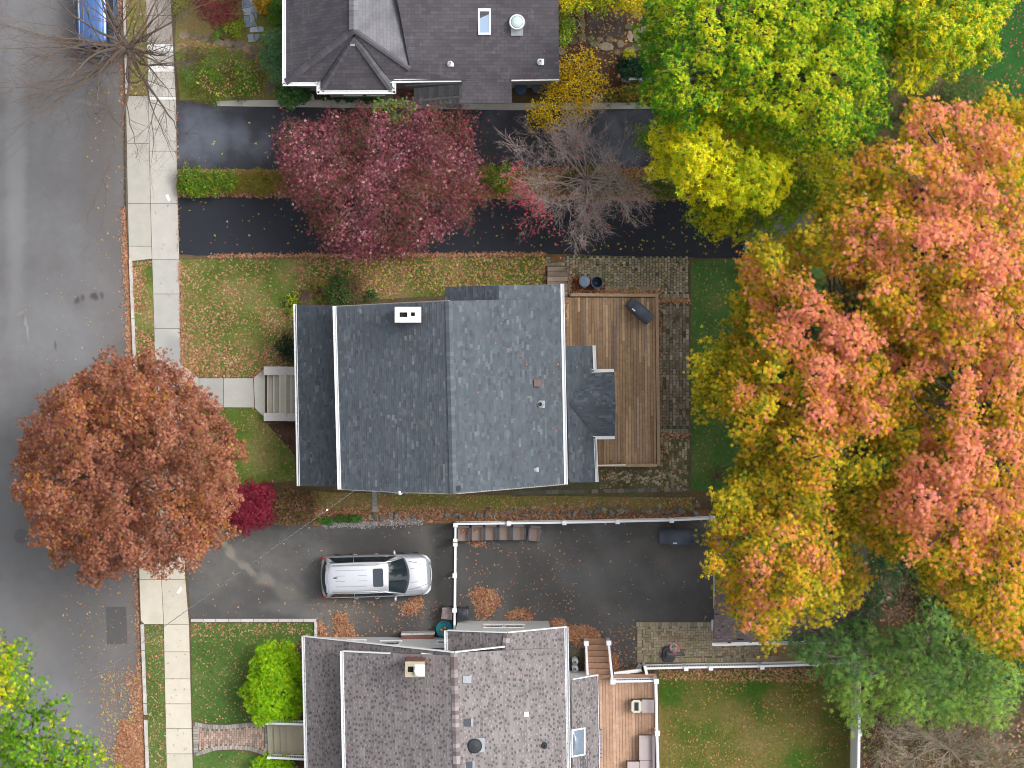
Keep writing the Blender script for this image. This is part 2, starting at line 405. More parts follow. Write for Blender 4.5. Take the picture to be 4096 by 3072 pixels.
def kx(y): return float(np.interp(y, [a for a, b in KX], [b for a, b in KX]))
road = [(kx(y), y) for y in (-900, 0, 400, 810, 1024, 1536, 2295, 2492, 3072, 4000)] + [(-420, 4000), (-490, -900)]
sheet('street', road, -0.12, M['street'], 0.02)
yard = [(kx(y) + .5, y) for y in (-900, 0, 400, 810, 1024, 1536, 2295, 2492, 3072, 4000)] + [(5600, 4000), (5600, -900)]
sheet('yard_soil', yard, 0.0, M['soil'], 0.16)
mb = MB()
mb.prism(W([(422, 2430), (502, 2428), (508, 2576), (426, 2580)]), -0.12, -0.115)
struct(mb.build('street_patch', M['patch']))

# kerbs: separate stones along the street
mb = MB()
def kerb_run(y0, y1, w_=13, L=110, gaps=()):
    y = y0
    while y < y1:
        ye = min(y + L, y1)
        if not any(a < (y + ye) / 2 < b for a, b in gaps):
            mb.prism(W([(kx(y), y + 1.2), (kx(y) + w_, y + 1.2), (kx(ye) + w_, ye - 1.2), (kx(ye), ye - 1.2)]), -0.13, 0.035)
        y = ye
kerb_run(-900, 378, 10, 240)
kerb_run(1035, 1900, 13, 240)
kerb_run(2496, 2860, 14, 106); kerb_run(2878, 4000, 14, 106)
struct(mb.build('kerb', M['kerb']))
mb = MB()
mb.prism(W([(-420, 4000), (-405, 4000), (-475, -900), (-490, -900)]), -0.13, 0.03)
struct(mb.build('far_kerb', M['kerb']))

# pavement: concrete slabs with open joints on a dark bed
SL = [(-300, 570, 668), (0, 584, 684), (395, 594, 704), (800, 602, 711), (1024, 608, 718), (1314, 617, 721), (1507, 621, 727), (2295, 645, 740), (2492, 655, 757), (2713, 659, 762), (3072, 667, 772), (3600, 682, 787)]
def sl(y): return float(np.interp(y, [a[0] for a in SL], [a[1] for a in SL])), float(np.interp(y, [a[0] for a in SL], [a[2] for a in SL]))
mb = MB()
ys = [-300, 0, 395, 800, 1024, 1314, 1507, 2295, 2492, 2713, 3072, 3600]
bed = [(sl(y)[0], y) for y in ys] + [(sl(y)[1], y) for y in ys[::-1]]
mb.prism(W(bed), -0.01, 0.008)
ap1 = [(500, 388), (520, 380), (560, 384), (594, 400), (608, 1035), (516, 1048), (503, 800)]
ap2 = [(540, 1900), (645, 1900), (655, 2497), (575, 2499), (561, 2480)]
mb.prism(W(ap1), -0.13, 0.007); mb.prism(W(ap2), -0.13, 0.006)
struct(mb.build('pavement_bed', M['joint']))
mb = MB()
def slab(pts, c=None, z=0.03, tone=(186, 182, 171)):
    k = 1 + R.normal(0, .035); l = lin(tone) * k
    mb.prism(W(pts), 0.0, z, c or (l[0], l[1], l[2], 1))
g = 1.0
joints = [-300, -170, -60, 62, 176, 204, 264, 288, 386, 400, 605, 815, 1039, 1176, 1314, 1480, 1640, 1800, 1960, 2140, 2318, 2497, 2607, 2715, 2815, 2914, 3015, 3120, 3230, 3340, 3450, 3560]
for a, b in zip(joints[:-1], joints[1:]):
    (l0, r0), (l1, r1) = sl(a), sl(b)
    t = (160, 152, 144) if b <= 176 else (178, 175, 168) if b < 1040 else (172, 171, 166) if b < 1700 else (198, 191, 176)
    if (a, b) in ((176, 204), (264, 288), (386, 400)): t = (228, 228, 226)
    slab([(l0 + g, a + g), (r0 - g, a + g), (r1 - g, b - g), (l1 + g, b - g)], tone=t)
for a, b in ((384, 574), (574, 815), (815, 985), (985, 1046)):
    x0, x1 = (kx(a) + 2, kx(b) + 2)
    slab([(x0, a + g), (sl(a)[0] - g, a + g), (sl(b)[0] - g, (b if b < 1040 else 1036) - g), (x1, b - g)], tone=(174, 171, 162))
for a, b in ((1900, 2100), (2100, 2318), (2318, 2497)):
    e = 14 if b == 2497 else 0
    pts = [(kx(a) + 2, a + g), (sl(a)[0] - g, a + g), (sl(b)[0] - g, b - g), (kx(b) + 2 + e, b - g)]
    if e: pts.append((kx(b) + 2, b - 16))
    slab(pts, tone=(194, 188, 173))
# front path of the middle house
slab([(722, 1440), (728, 1462), (757, 1479), (795, 1513), (795, 1632), (740, 1640), (729, 1600)], tone=(170, 168, 162))
slab([(797, 1513), (893, 1513), (893, 1629), (797, 1632)], tone=(160, 161, 158))
slab([(895, 1513), (1013, 1513), (1017, 1630), (895, 1629)], tone=(172, 171, 165))
slab([(1016, 1511), (1053, 1478), (1060, 1478), (1060, 1664), (1050, 1662), (1020, 1632)], tone=(182, 180, 172))
struct(mb.build('pavement', M['slab']))

# lawns and driveways
d1 = [(705, 402), (870, 424), (1020, 428), (1500, 434), (2050, 440), (2640, 434), (2900, 430), (2900, 672), (2640, 672), (1700, 668), (1110, 678), (711, 672)]
d2 = [(713, 778), (920, 786), (1100, 784), (1900, 795), (2400, 797), (2690, 800), (2980, 805), (2986, 1034), (2700, 1030), (2186, 1014), (1400, 1016), (838, 1022), (713, 1018)]
d3 = [(740, 1900), (742, 2110), (1000, 2112), (1060, 2098), (1230, 2104), (1400, 2110), (1815, 2096), (1815, 2085), (2880, 2075), (2900, 2300), (2860, 2485), (2548, 2488), (2545, 2640), (2545, 2690), (2300, 2700), (1420, 2560), (1266, 2556), (1262, 2478), (762, 2476), (748, 2300)]
sheet('driveway', d1, 0.012, M['drive1'], rough=1.6)
sheet('driveway', d2, 0.013, M['drive2'], rough=1.2)
sheet('driveway', d3, 0.014, M['drive3'], rough=1.2)
sheet('driveway', [(2990, 860), (3300, 850), (3500, 1000), (3300, 1040), (2996, 1030)], 0.012, M['drive3'])
lawns = [
 ('lawn', [(722, 1040), (838, 1036), (1400, 1034), (2186, 1030), (2190, 1140), (2100, 1160), (1180, 1220), (1180, 1470), (1053, 1467), (1015, 1510), (795, 1510), (757, 1477), (727, 1462)], 'lawn_front'),
 ('lawn', [(800, 1635), (1010, 1633), (1055, 1665), (1110, 1700), (1180, 1830), (1182, 1925), (900, 1945), (745, 1930), (740, 1650)], 'lawn_front'),
 ('lawn', [(764, 2492), (1262, 2492), (1262, 2560), (1212, 2580), (1212, 2860), (1080, 2888), (1000, 2888), (900, 2898), (770, 2884)], 'lawn_green'),
 ('lawn', [(774, 3030), (850, 3005), (960, 3003), (1065, 3030), (1120, 3100), (1220, 3500), (790, 3600)], 'lawn_green'),
 ('planting_strip', [(kx(0) + 12, -300), (580, -300), (584, 0), (592, 388), (560, 380), (515, 376), (kx(0) + 12, 0)], 'lawn_olive'),
 ('planting_strip', [(530, 1050), (608, 1042), (616, 1314), (622, 1600), (628, 1900), (555, 1900)], 'lawn_front'),
 ('planting_strip', [(578, 2502), (654, 2498), (660, 2800), (667, 3072), (684, 3600), (612, 3600), (598, 3072)], 'lawn_green'),
 ('lawn', [(2764, 1042), (2940, 1040), (3300, 1060), (3300, 2000), (2764, 1960)], 'lawn_dark'),
 ('lawn', [(1250, 1962), (1320, 1970), (2260, 1985), (2760, 1990), (2780, 2040), (1250, 2046)], 'lawn_olive'),
 ('lawn', [(2635, 2678), (2740, 2690), (3400, 2680), (3400, 3600), (2640, 3600)], 'lawn_back'),
 ('lawn', [(3780, -300), (5400, -300), (5400, 640), (3780, 600)], 'lawn_ne'),
]
sheet('rough_grass', [(4130, -900), (5600, -900), (5600, 4000), (4130, 4000)], 0.006, M['lawn_dark']); sheet('rough_grass', [(1190, 3110), (3440, 3110), (3440, 4000), (1190, 4000)], 0.006, M['lawn_green'])
for n_, p_, m_ in lawns: sheet(n_, p_, 0.010, M[m_])
sheet('leaf_litter_bed', [(706, 676), (1110, 680), (1700, 672), (2640, 676), (2640, 798), (1900, 792), (1100, 782), (714, 774)], 0.008, M['leaflitter'])
sheet('woodland_floor', [(3450, 2100), (4600, 2100), (4600, 3500), (3450, 3500)], 0.011, ground_mat('woodland_floor', [(.35, (56, 60, 36)), (.5, (74, 62, 46)), (.65, (96, 76, 56))], .8, 9, 50, w2=.4))
sheet('leaf_litter_bed', [(1270, 2040), (2850, 2040), (2850, 2076), (1815, 2092), (1400, 2108), (1250, 2104)], 0.016, M['leaflitter'])
sheet('mulch_bed', [(1200, 2560), (1262, 2560), (1225, 2900), (1110, 2890), (1140, 2700)], 0.018, M['mulch'])
sheet('mulch_bed', [(1060, 1686), (1185, 1684), (1185, 1828)], 0.016, M['mulch'])
sheet('mulch_bed', [(1120, 3030), (1225, 3030), (1225, 3200), (1150, 3200)], 0.018, M['mulch'])
sheet('mulch_bed', [(3085, 2578), (3400, 2572), (3400, 2650), (3085, 2654)], 0.018, ground_mat('wood_chips', [(.3, (132, 112, 84)), (.7, (160, 140, 108))], 2, 16, 60, w2=.35))
sheet('patio_bed', [(2180, 1022), (2758, 1028), (2758, 1196), (2640, 1196), (2640, 1170), (2186, 1170)], 0.011, M['dirtjoint'])
sheet('patio_bed', [(2638, 1212), (2756, 1212), (2756, 1736), (2638, 1736)], 0.011, M['dirtjoint'])
sheet('patio_bed', [(2385, 1738), (2758, 1738), (2760, 1966), (2048, 1986), (2048, 1950)], 0.0115, M['moss'])
sheet('patio_bed', [(2547, 2488), (2864, 2486), (2864, 2580), (3085, 2580), (3085, 2652), (2547, 2654)], 0.019, plain('sandy_joint', (104, 98, 76), .95, var=.25))
sheet('concrete_edging', [(864, 404), (1000, 400), (1550, 397), (2050, 412), (2620, 410), (2620, 434), (2050, 440), (1500, 432), (870, 424)], 0.06, M['concrete'], .06)
sheet('garden_bed', [(715, -300), (1140, -300), (1140, 398), (870, 404), (720, 400), (700, 200)], 0.009, M['lawn_olive'])
sheet('garden_bed', [(2230, -300), (2700, -300), (2700, 410), (2240, 410)], 0.009, M['mulch'])
sheet('window_well', [(2270, 2600), (2325, 2600), (2325, 2710), (2270, 2710)], 0.02, M['moss'])

# ------------------------------------------------------------------ pavers
def c4(rgb, j=.08, rng=R):
    l = lin(rgb) * (1 + rng.normal(0, j)); return (float(l[0]), float(l[1]), float(l[2]), 1.0)
def pavers(name, poly, pw, ph, gap, pal, pattern='running', rot=0.0, z=0.03, miss=0.0, jit=.3):
    """poly in photo px, paver sizes in metres"""
    wp = np.array(W(poly)); c = wp.mean(0); ca, sa = math.cos(rot), math.sin(rot)
    mb = MB(); lo = wp.min(0) - 1; hi = wp.max(0) + 1
    tw = [p[0] for p in pal]; tw = np.array(tw) / sum(tw)
    cells = []
    Rn = int(max(hi - lo) / min(pw, ph)) + 4
    if pattern == 'running':
        for j in range(-Rn, Rn):
            for i in range(-Rn, Rn):
                cells.append(((i + .5 * (j % 2)) * pw, j * ph, pw, ph))
    elif pattern == 'grid':
        for j in range(-Rn, Rn):
            for i in range(-Rn, Rn): cells.append((i * pw, j * ph, pw, ph))
    else:                                                        # herringbone with ph = pw / 2
        for a in range(-Rn, Rn):
            for b_ in range(-Rn, Rn):
                s4 = (a - b_) % 4
                if s4 == 0: cells.append(((a + 1) * ph, (b_ + .5) * ph, pw, ph))
                if s4 == 3: cells.append(((a + .5) * ph, (b_ + 1) * ph, ph, pw))
    for x, y, a, b_ in cells:
        X, Y = c[0] + x * ca - y * sa, c[1] + x * sa + y * ca
        if X < lo[0] or X > hi[0] or Y < lo[1] or Y > hi[1]: continue
        if not inside(wp, np.array([X]), np.array([Y]))[0] or R.random() < miss: continue
        rr = rot + R.normal(0, .02 * jit)
        mb.box(X + R.normal(0, .003 * jit), Y + R.normal(0, .003 * jit), 0.005, z + R.normal(0, .003), a - gap, b_ - gap, rr, c4(pal[R.choice(len(pal), p=tw)][1], .1))
    return struct(mb.build(name, M['paver']))
old = [(3, (134, 126, 110)), (3, (144, 134, 116)), (2, (118, 112, 98)), (1, (160, 150, 132)), (1, (108, 108, 76))]
new = [(3, (158, 146, 124)), (3, (148, 138, 117)), (1, (158, 142, 120)), (1, (130, 124, 106)), (.5, (134, 130, 86))]
pavers('patio_paving', [(2262, 1026), (2756, 1030), (2756, 1172), (2262, 1160)], .15, .135, .022, old, 'running', math.radians(90), jit=1.2, miss=.03)
pavers('patio_paving', [(2182, 1022), (2262, 1026), (2262, 1066), (2182, 1066)], .22, .14, .018, old, 'running', 0, jit=1)
pavers('patio_paving', [(2360, 1145), (2640, 1145), (2640, 1166), (2360, 1166)], .30, .2, .015, old, 'grid', 0)
pavers('patio_paving', [(2640, 1174), (2756, 1174), (2756, 1194), (2640, 1194)], .15, .2, .015, old, 'grid', 0)
pavers('patio_paving', [(2642, 1216), (2752, 1216), (2752, 1712), (2642, 1712)], .26, .15, .022, [(3, (110, 104, 90)), (3, (122, 114, 100)), (2, (98, 94, 78)), (1, (142, 134, 120))], 'running', math.radians(90), jit=1.2, miss=.06)
pavers('patio_paving', [(2640, 1714), (2755, 1714), (2755, 1735), (2640, 1735)], .18, .22, .015, [(1, (128, 124, 116)), (1, (112, 108, 100))], 'grid', 0)
pavers('mossy_paving', [(2645, 1740), (2755, 1740), (2757, 1960), (2645, 1960)], .21, .12, .02, [(3, (158, 148, 122)), (2, (128, 120, 96)), (2, (104, 100, 68))], 'running', math.radians(90), miss=.35, jit=1.5)
pavers('mossy_paving', [(2420, 1885), (2700, 1880), (2700, 1940), (2430, 1930)], .2, .12, .02, [(3, (166, 156, 130)), (2, (128, 120, 96))], 'running', math.radians(20), miss=.45, jit=3)
pavers('garden_path', [(2050, 1962), (2760, 1948), (2760, 1966), (2050, 1982)], .3, .2, .02, [(1, (112, 110, 100)), (1, (96, 96, 84))], 'grid', math.radians(1), miss=.08)
pavers('patio_paving', [(2568, 2508), (2860, 2504), (2860, 2580), (3080, 2580), (3080, 2626), (2568, 2630)], .24, .12, .016, new, 'herring', math.radians(2), z=.035)
pavers('patio_paving', [(2549, 2490), (2860, 2487), (2860, 2505), (2549, 2508)], .145, .21, .014, new, 'grid', 0, z=.035)
pavers('patio_paving', [(2549, 2509), (2567, 2509), (2567, 2652), (2549, 2652)], .21, .15, .014, new, 'grid', 0, z=.035)
pavers('patio_paving', [(2568, 2631), (3080, 2627), (3080, 2650), (2568, 2652)], .145, .22, .014, new, 'grid', 0, z=.035)
# brick walk of the lower house with a grey soldier border
bw = [(772, 2886), (830, 2897), (905, 2899), (1000, 2889), (1072, 2892), (1078, 3026), (1000, 3003), (930, 2999), (860, 3002), (800, 3022), (776, 3028)]
sheet('walk_bed', bw, 0.02, plain('walk_joint', (104, 96, 86), .95))
pavers('brick_walk', [(792, 2908), (830, 2916), (905, 2918), (1000, 2908), (1056, 2908), (1060, 3004), (1000, 2984), (930, 2980), (860, 2984), (792, 3004)], .2, .105, .014, [(3, (168, 142, 130)), (2, (152, 130, 120)), (2, (176, 152, 138)), (1, (142, 126, 118))], 'running', math.radians(88), z=.04)
mb = MB()
def soldier(path, wd=.18, step=.11):
    pts = [np.array(P(x, y)[:2]) for x, y in path]
    for a, b in zip(pts[:-1], pts[1:]):
        L = np.hypot(*(b - a)); n_ = max(1, int(L / step)); th = math.atan2(b[1] - a[1], b[0] - a[0])
        for k in range(n_):
            q = a + (b - a) * (k + .5) / n_
            mb.box(q[0], q[1], 0.01, 0.045, L / n_ - .014, wd, th, c4(((150, 148, 142), (136, 134, 128), (160, 156, 148))[R.integers(3)], .06))
soldier([(780, 2896), (830, 2906), (905, 2908), (1000, 2898), (1068, 2898)])
soldier([(784, 3016), (800, 3012), (860, 2993), (930, 2989), (1000, 2993), (1068, 3016)])
soldier([(782, 2904), (784, 3010)], .2); soldier([(1066, 2904), (1070, 3014)], .16)
struct(mb.build('brick_walk_border', M['paver']))

# flagstones
def stone_patch(name, stones, z0, z1, pal, mat):
    mb = MB()
    for s_ in stones:
        mb.prism(W(s_), z0, z1 + R.normal(0, .004), c4(pal[R.integers(len(pal))], .08))
    return struct(mb.build(name, mat))
def blob(cx, cy, rx, ry, n=9, j=.16, a0=0):
    return [(cx + rx * math.cos(a0 + 2 * math.pi * k / n) * (1 + R.uniform(-j, j)), cy + ry * math.sin(a0 + 2 * math.pi * k / n) * (1 + R.uniform(-j, j))) for k in range(n)]
slates = [[(966, 6), (1000, -30), (1012, 26), (970, 34)], [(1003, -30), (1020, -34), (1024, 14), (1012, 20), (1000, 0)], [(1022, -30), (1048, -30), (1052, 12), (1026, 16)],
          [(970, 36), (1008, 28), (1006, 58), (976, 62)], [(1006, 26), (1026, 20), (1030, 50), (1010, 52)], [(976, 66), (996, 62), (998, 90), (978, 92)], [(998, 60), (1012, 54), (1020, 80), (1000, 92)],
          [(1016, 52), (1030, 54), (1026, 82)], [(982, 112), (984, 92), (1018, 82), (1030, 104), (996, 108)], [(1000, 112), (1030, 106), (1032, 128), (1000, 130)], [(1034, 106), (1054, 108), (1056, 126), (1034, 128)],
          [(990, 140), (1012, 136), (1018, 168), (994, 168)], [(1020, 138), (1040, 138), (1034, 156), (1024, 168), (1018, 166)]]
stone_patch('slate_path', slates, 0.01, 0.05, [(150, 162, 176), (134, 144, 158), (168, 178, 190)], M['paver'])
bst = [blob(x, y, a, b_) for x, y, a, b_ in [(735, 140, 22, 14), (775, 148, 26, 14), (820, 154, 24, 15), (862, 160, 26, 16), (905, 172, 32, 20), (955, 176, 22, 20), (930, 200, 26, 10), (985, 192, 18, 20), (1015, 200, 14, 22), (1000, 226, 18, 14), (1088, 342, 18, 26), (1070, 372, 12, 14)]]
stone_patch('stepping_stones', bst, 0.0, 0.04, [(124, 112, 94), (112, 104, 88), (136, 126, 108)], M['stone'])
fl = [blob(x, y, a, b_, 8, .12) for x, y, a, b_ in [(2380, 176, 20, 14), (2424, 188, 30, 18), (2482, 175, 14, 17), (2470, 209, 13, 13), (2520, 200, 24, 12), (2548, 100 + 28, 16, 16), (2514, 107, 15, 13), (2520, 145, 12, 22), (2550, 148, 16, 26), (2578, 120, 16, 20), (2580, 165, 20, 16), (2444, 160, 22, 10), (2400, 156, 14, 8), (2360, 156, 14, 10), (2330, 150, 16, 20), (2290, 165, 20, 14), (2330, 100, 12, 28), (2320, 50, 14, 24), (2545, 190, 22, 14), (2245, 205, 14, 16), (2580, 205, 18, 12), (2540, 65, 12, 10), (2300, 125, 14, 14), (2570, 60, 14, 22)]]
stone_patch('flagstone_path', fl, 0.012, 0.045, [(116, 110, 88), (126, 118, 98), (104, 102, 80), (140, 130, 112)], M['stone'])
mb = MB(); mb.prism(W([(2350, 44), (2460, 40), (2496, 60), (2496, 150), (2348, 152)]), .012, .03); struct(mb.build('patio_slab', ground_mat('old_patio', [(.3, (66, 56, 52)), (.55, (82, 76, 74)), (.75, (96, 92, 90))], .6, 6, 60, w2=.12)))
st = [[(1487, 1962), (1487 + 20, 1962), (1508, 1992), (1488, 1992)], [(1489, 1993), (1509, 1993), (1510, 2020), (1490, 2020)], [(1490, 2022), (1510, 2022), (1511, 2048), (1491, 2048)]]
stone_patch('stepping_stones', st, 0.01, 0.05, [(140, 138, 136)], M['paver'])
stone_patch('stepping_stones', [[(1472, 2068), (1478, 2058), (1492, 2058), (1496, 2078), (1476, 2078)]], 0.01, 0.06, [(156, 142, 120)], M['paver'])
# ------------------------------------------------------------------ roof tools
def V3(px, py, z): return Vector(P(px, py, z))
def shingle_patch(mb, A, B, C, D, expo=.118, pal=None, style='lam', lift=.012, mask=None):
    """rows of asphalt shingles on the slope A-B (eave) to D-C (ridge)"""
    nrm = (B - A).cross(D - A).normalized()
    if nrm.z < 0: nrm = -nrm
    up = ((D + C) / 2 - (A + B) / 2).length; nC = max(1, round(up / expo))
    tw = np.array([p[0] for p in pal], float); tw /= tw.sum()
    def pt(u, t_): return (A.lerp(B, u)).lerp(D.lerp(C, u), t_)
    for i in range(nC):
        t0, t1 = i / nC, (i + 1) / nC
        L = (pt(1, (t0 + t1) / 2) - pt(0, (t0 + t1) / 2)).length
        if L < .05: continue
        u = -R.random() * .2 / L
        rowk = 1 + R.normal(0, .03)
        while u < 1:
            if style == 'lam': wd = R.choice([.10, .15, .19, .23, .28]) / L
            else: wd = .5 / L
            a, b = max(u, 0), min(u + wd, 1); u += wd
            if b <= a: continue
            raise_ = lift + (R.random() < .45) * .007 if style == 'lam' else lift
            q0 = pt(a, t0) + nrm * raise_; q1 = pt(b, t0) + nrm * raise_
            q2 = pt(b, t1) + nrm * .003; q3 = pt(a, t1) + nrm * .003
            if mask is not None and not mask((q0 + q2) / 2): continue
            c = c4(pal[R.choice(len(pal), p=tw)][1], .05)
            c = (c[0] * rowk, c[1] * rowk, c[2] * rowk, 1)
            b0 = pt(a, t0); b1 = pt(b, t0)
            mb.add([q0, q1, q2, q3, b0, b1], [(0, 1, 2, 3), (4, 5, 1, 0)], c)
        if style == 'tab':                                   # regular dark and pale tabs of a laminated brown shingle
            u = (R.random() * .24) / L
            while u < 1:
                if R.random() < .9:
                    a, b = max(0, u), min(1, u + .10 / L)
                    s0 = R.choice([0, .42]); ta, tb = t0 + (t1 - t0) * s0, t0 + (t1 - t0) * (s0 + .5)
                    q = [pt(a, ta) + nrm * .024, pt(b, ta) + nrm * .024, pt(b, tb) + nrm * .022, pt(a, tb) + nrm * .022]
                    dark = R.random() < .55
                    if mask is None or mask((q[0] + q[2]) / 2): mb.add(q, [(0, 1, 2, 3)], c4((95, 90, 93) if dark else (146, 139, 139), .06))
                u += (.235 + R.normal(0, .02)) / L
def slab_roof(mb, pts, th=.16, c=None):
    n = len(pts); vs = [tuple(p) for p in pts] + [(p[0], p[1], p[2] - th) for p in pts]
    fs = [tuple(range(n)), tuple(range(n, 2 * n))[::-1]] + [(i, (i + 1) % n, n + (i + 1) % n, n + i) for i in range(n)]
    mb.add(vs, fs, c or c4((88, 92, 98), 0))
def gutter(parent, a, b, w_=.12, name='gutter', mat=None):
    a, b = Vector(a), Vector(b); d = (b - a).normalized(); s_ = d.cross(Vector((0, 0, 1))).normalized()
    mb = MB(); dn = Vector((0, 0, -.05))
    mb.bar(a + dn, b + dn, w_, .02)
    mb.bar(a + s_ * (w_ / 2), b + s_ * (w_ / 2), .025, .11); mb.bar(a - s_ * (w_ / 2), b - s_ * (w_ / 2), .025, .11)
    L = (b - a).length
    for k in range(int(L / .9)): 
        q = a + d * (.45 + .9 * k); mb.bar(q - s_ * (w_ / 2), q + s_ * (w_ / 2), .02, .02)
    return mb.build(name, mat or M['white'], parent)
def cap_row(mb, a, b, pal, w_=.30, step=.16):
    """folded ridge cap shingles from a to b"""
    d = (b - a); L = d.length; d.normalize(); s_ = d.cross(Vector((0, 0, 1))).normalized(); n_ = int(L / step)
    for k in range(n_):
        p0 = a + d * (k * L / n_); p1 = a + d * ((k + 1) * L / n_)
        h0, h1 = .035, .018
        c = c4(pal[R.integers(len(pal))], .06)
        dz = Vector((0, 0, -.55 * w_ / 2))
        mb.add([p0 - s_ * w_ / 2 + dz + Vector((0, 0, h0)), p0 + Vector((0, 0, h0)), p0 + s_ * w_ / 2 + dz + Vector((0, 0, h0)),
                p1 - s_ * w_ / 2 + dz + Vector((0, 0, h1)), p1 + Vector((0, 0, h1)), p1 + s_ * w_ / 2 + dz + Vector((0, 0, h1))],
               [(0, 1, 4, 3), (1, 2, 5, 4)], c)
def window(parent, x, y, z, w_, h, face, name='window'):
    """window on a vertical wall; face = outward unit vector (x, y)"""
    fx, fy = face; tx, ty = -fy, fx
    f = MB()
    def vb(u0, u1, z0, z1, d0, d1, mb):
        p = [(x + tx * u + fx * d, y + ty * u + fy * d) for u, d in ((u0, d0), (u1, d0), (u1, d1), (u0, d1))]
        mb.prism(p, z0, z1)
    t_ = .07
    vb(-w_ / 2 - t_, -w_ / 2, z - t_, z + h + t_, 0, .022, f); vb(w_ / 2, w_ / 2 + t_, z - t_, z + h + t_, 0, .022, f)
    vb(-w_ / 2, w_ / 2, z + h, z + h + t_, 0, .022, f); vb(-w_ / 2, w_ / 2, z + h / 2 - .02, z + h / 2 + .02, 0.012, .018, f)
    fo = f.build(name, M['white'], parent)
    s = MB(); vb(-w_ / 2 - .1, w_ / 2 + .1, z - .07, z - .005, 0, .045, s); s.build('sill', M['white'], fo)
    g_ = MB(); vb(-w_ / 2, w_ / 2, z, z + h, -.02, .01, g_); g_.build('pane', M['glass'], fo)

BLUE = [(6, (85, 92, 100)), (5, (82, 89, 96)), (4, (89, 96, 104)), (.9, (101, 107, 112)), (.9, (78, 83, 89)), (.2, (110, 116, 120))]
BLUED = [(5, (79, 86, 95)), (4, (76, 83, 91)), (3, (83, 90, 98)), (.8, (96, 102, 108)), (1.5, (70, 75, 82))]
TAUPE = [(5, (128, 122, 123)), (4, (123, 117, 118)), (2, (133, 127, 127))]
TAUPD = [(5, (98, 88, 90)), (4, (92, 83, 86)), (2, (106, 95, 97))]

# ================================================================== the middle house
hc = P(1790, 1580)
ho = thing('house', 'middle house with blue-grey shingle roof, white chimney and wooden rear deck', 'house', hc)
A0, A1 = V3(1182, 1219, 3.0), V3(1196, 1944, 3.0)            # porch eave
B0, B1 = V3(1388, 1221, 4.95), V3(1408, 1947, 4.95)           # porch roof top, under the upper gutter
G0, G1 = V3(1345, 1226, 5.3), V3(1364, 1957, 5.3)           # upper gutter line
K0, K1 = V3(1588, 1213, 6.8), V3(1604, 1970, 6.8)
R0, R1 = V3(1795, 1203, 8.1), V3(1813, 1975, 8.1)           # ridge
E0, E1 = V3(2244, 1137, 5.3), V3(2258, 1937, 5.3)           # rear gutter
RN = R0.lerp(E0, 0.0)
wl = MB()
ins = .25
def inw(p, dx, dy, z): return (p.x + dx, p.y + dy, z)
fp = [(G0.x + .45, A0.y - .35), (G0.x + .45, A1.y + .35), (R1.x, A1.y + .35), (E1.x - .3, E1.y + .35), (E0.x - .3, E0.y - .3), (V3(1790, 1147, 5.3).x + .3, E0.y - .3), (V3(1790, 1147, 5.3).x + .3, R0.y - .35), (R0.x, R0.y - .35)]
wl.prism(fp, -.02, [5.0, 5.0, 7.75, 5.0, 5.0, 5.0, 5.1, 7.75])
wl.prism([(A0.x + 1.5, A0.y - .4), (A0.x + 1.5, A1.y + .4), (A0.x + .3, A1.y + .4), (A0.x + .3, A0.y - .4)], -.02, [3.6, 3.6, 2.7, 2.7])
wl.prism([(G0.x + .5, A0.y - .42), (G0.x + .5, A1.y + .42), (A0.x + 1.45, A1.y + .42), (A0.x + 1.45, A0.y - .42)], -.02, [4.4, 4.4, 3.6, 3.6])
wl.prism([(R0.x - .1, R0.y - .36), (R0.x + .1, R0.y - .36), (R1.x + .1, R1.y + .4), (R1.x - .1, R1.y + .4)], 4.0, 7.6)
xl_, xm_, xr2_ = V3(1790, 0, 5.3).x + .3, V3(1996, 0, 6.7).x, E0.x - .3
wl.prism([(xl_, E0.y - .3), (xm_, E0.y - .3), (xr2_, E0.y - .3), (xr2_, E0.y - .5), (xm_, E0.y - .5), (xl_, E0.y - .5)], 4.9, [5.05, 6.5, 5.05, 5.05, 6.5, 5.05])
wo_ = wl.build('wall', M['greysiding'], ho)
for yy in (-1.2, -3.6): window(ho, A0.x + .3, yy, .9, 1.0, 1.3, (-1, 0))
for xx in (-3.5, .5): window(ho, xx, A1.y + .35, 1.2, .9, 1.2, (0, -1)) if False else None
window(ho, -3.0, fp[2][1], 1.2, .9, 1.2, (0, -1)); window(ho, .8, fp[2][1], 1.2, .9, 1.2, (0, -1)); window(ho, -3.2, R0.y - .35, 1.2, .9, 1.2, (0, 1))
rf = MB()
slab_roof(rf, [A0, A1, B1, B0]); slab_roof(rf, [G0, G1, K1, K0]); slab_roof(rf, [K0, K1, R1, R0])
# strips of the steep main slope seen beside the upper (dormer) roof
N0, N1 = V3(1560, 1219, 5.9), V3(1345, 1227, 4.9)
# rear slope: rectangle between ridge and rear gutter, plus the ell that pushes it north
ME = R0.lerp(E0, .001)
E0s = V3(2245, 1195, 5.3)
slab_roof(rf, [R0, R1, E1, E0s])
X0 = V3(1996, 1142, 6.72); X1 = V3(1996, 1199, 6.72)         # ell ridge
L0 = V3(1781, 1147, 5.35); L1 = V3(1781, 1203, 5.35)
slab_roof(rf, [X1, E0s, E0, X0], .14); slab_roof(rf, [L0, L1, X1, X0], .14)
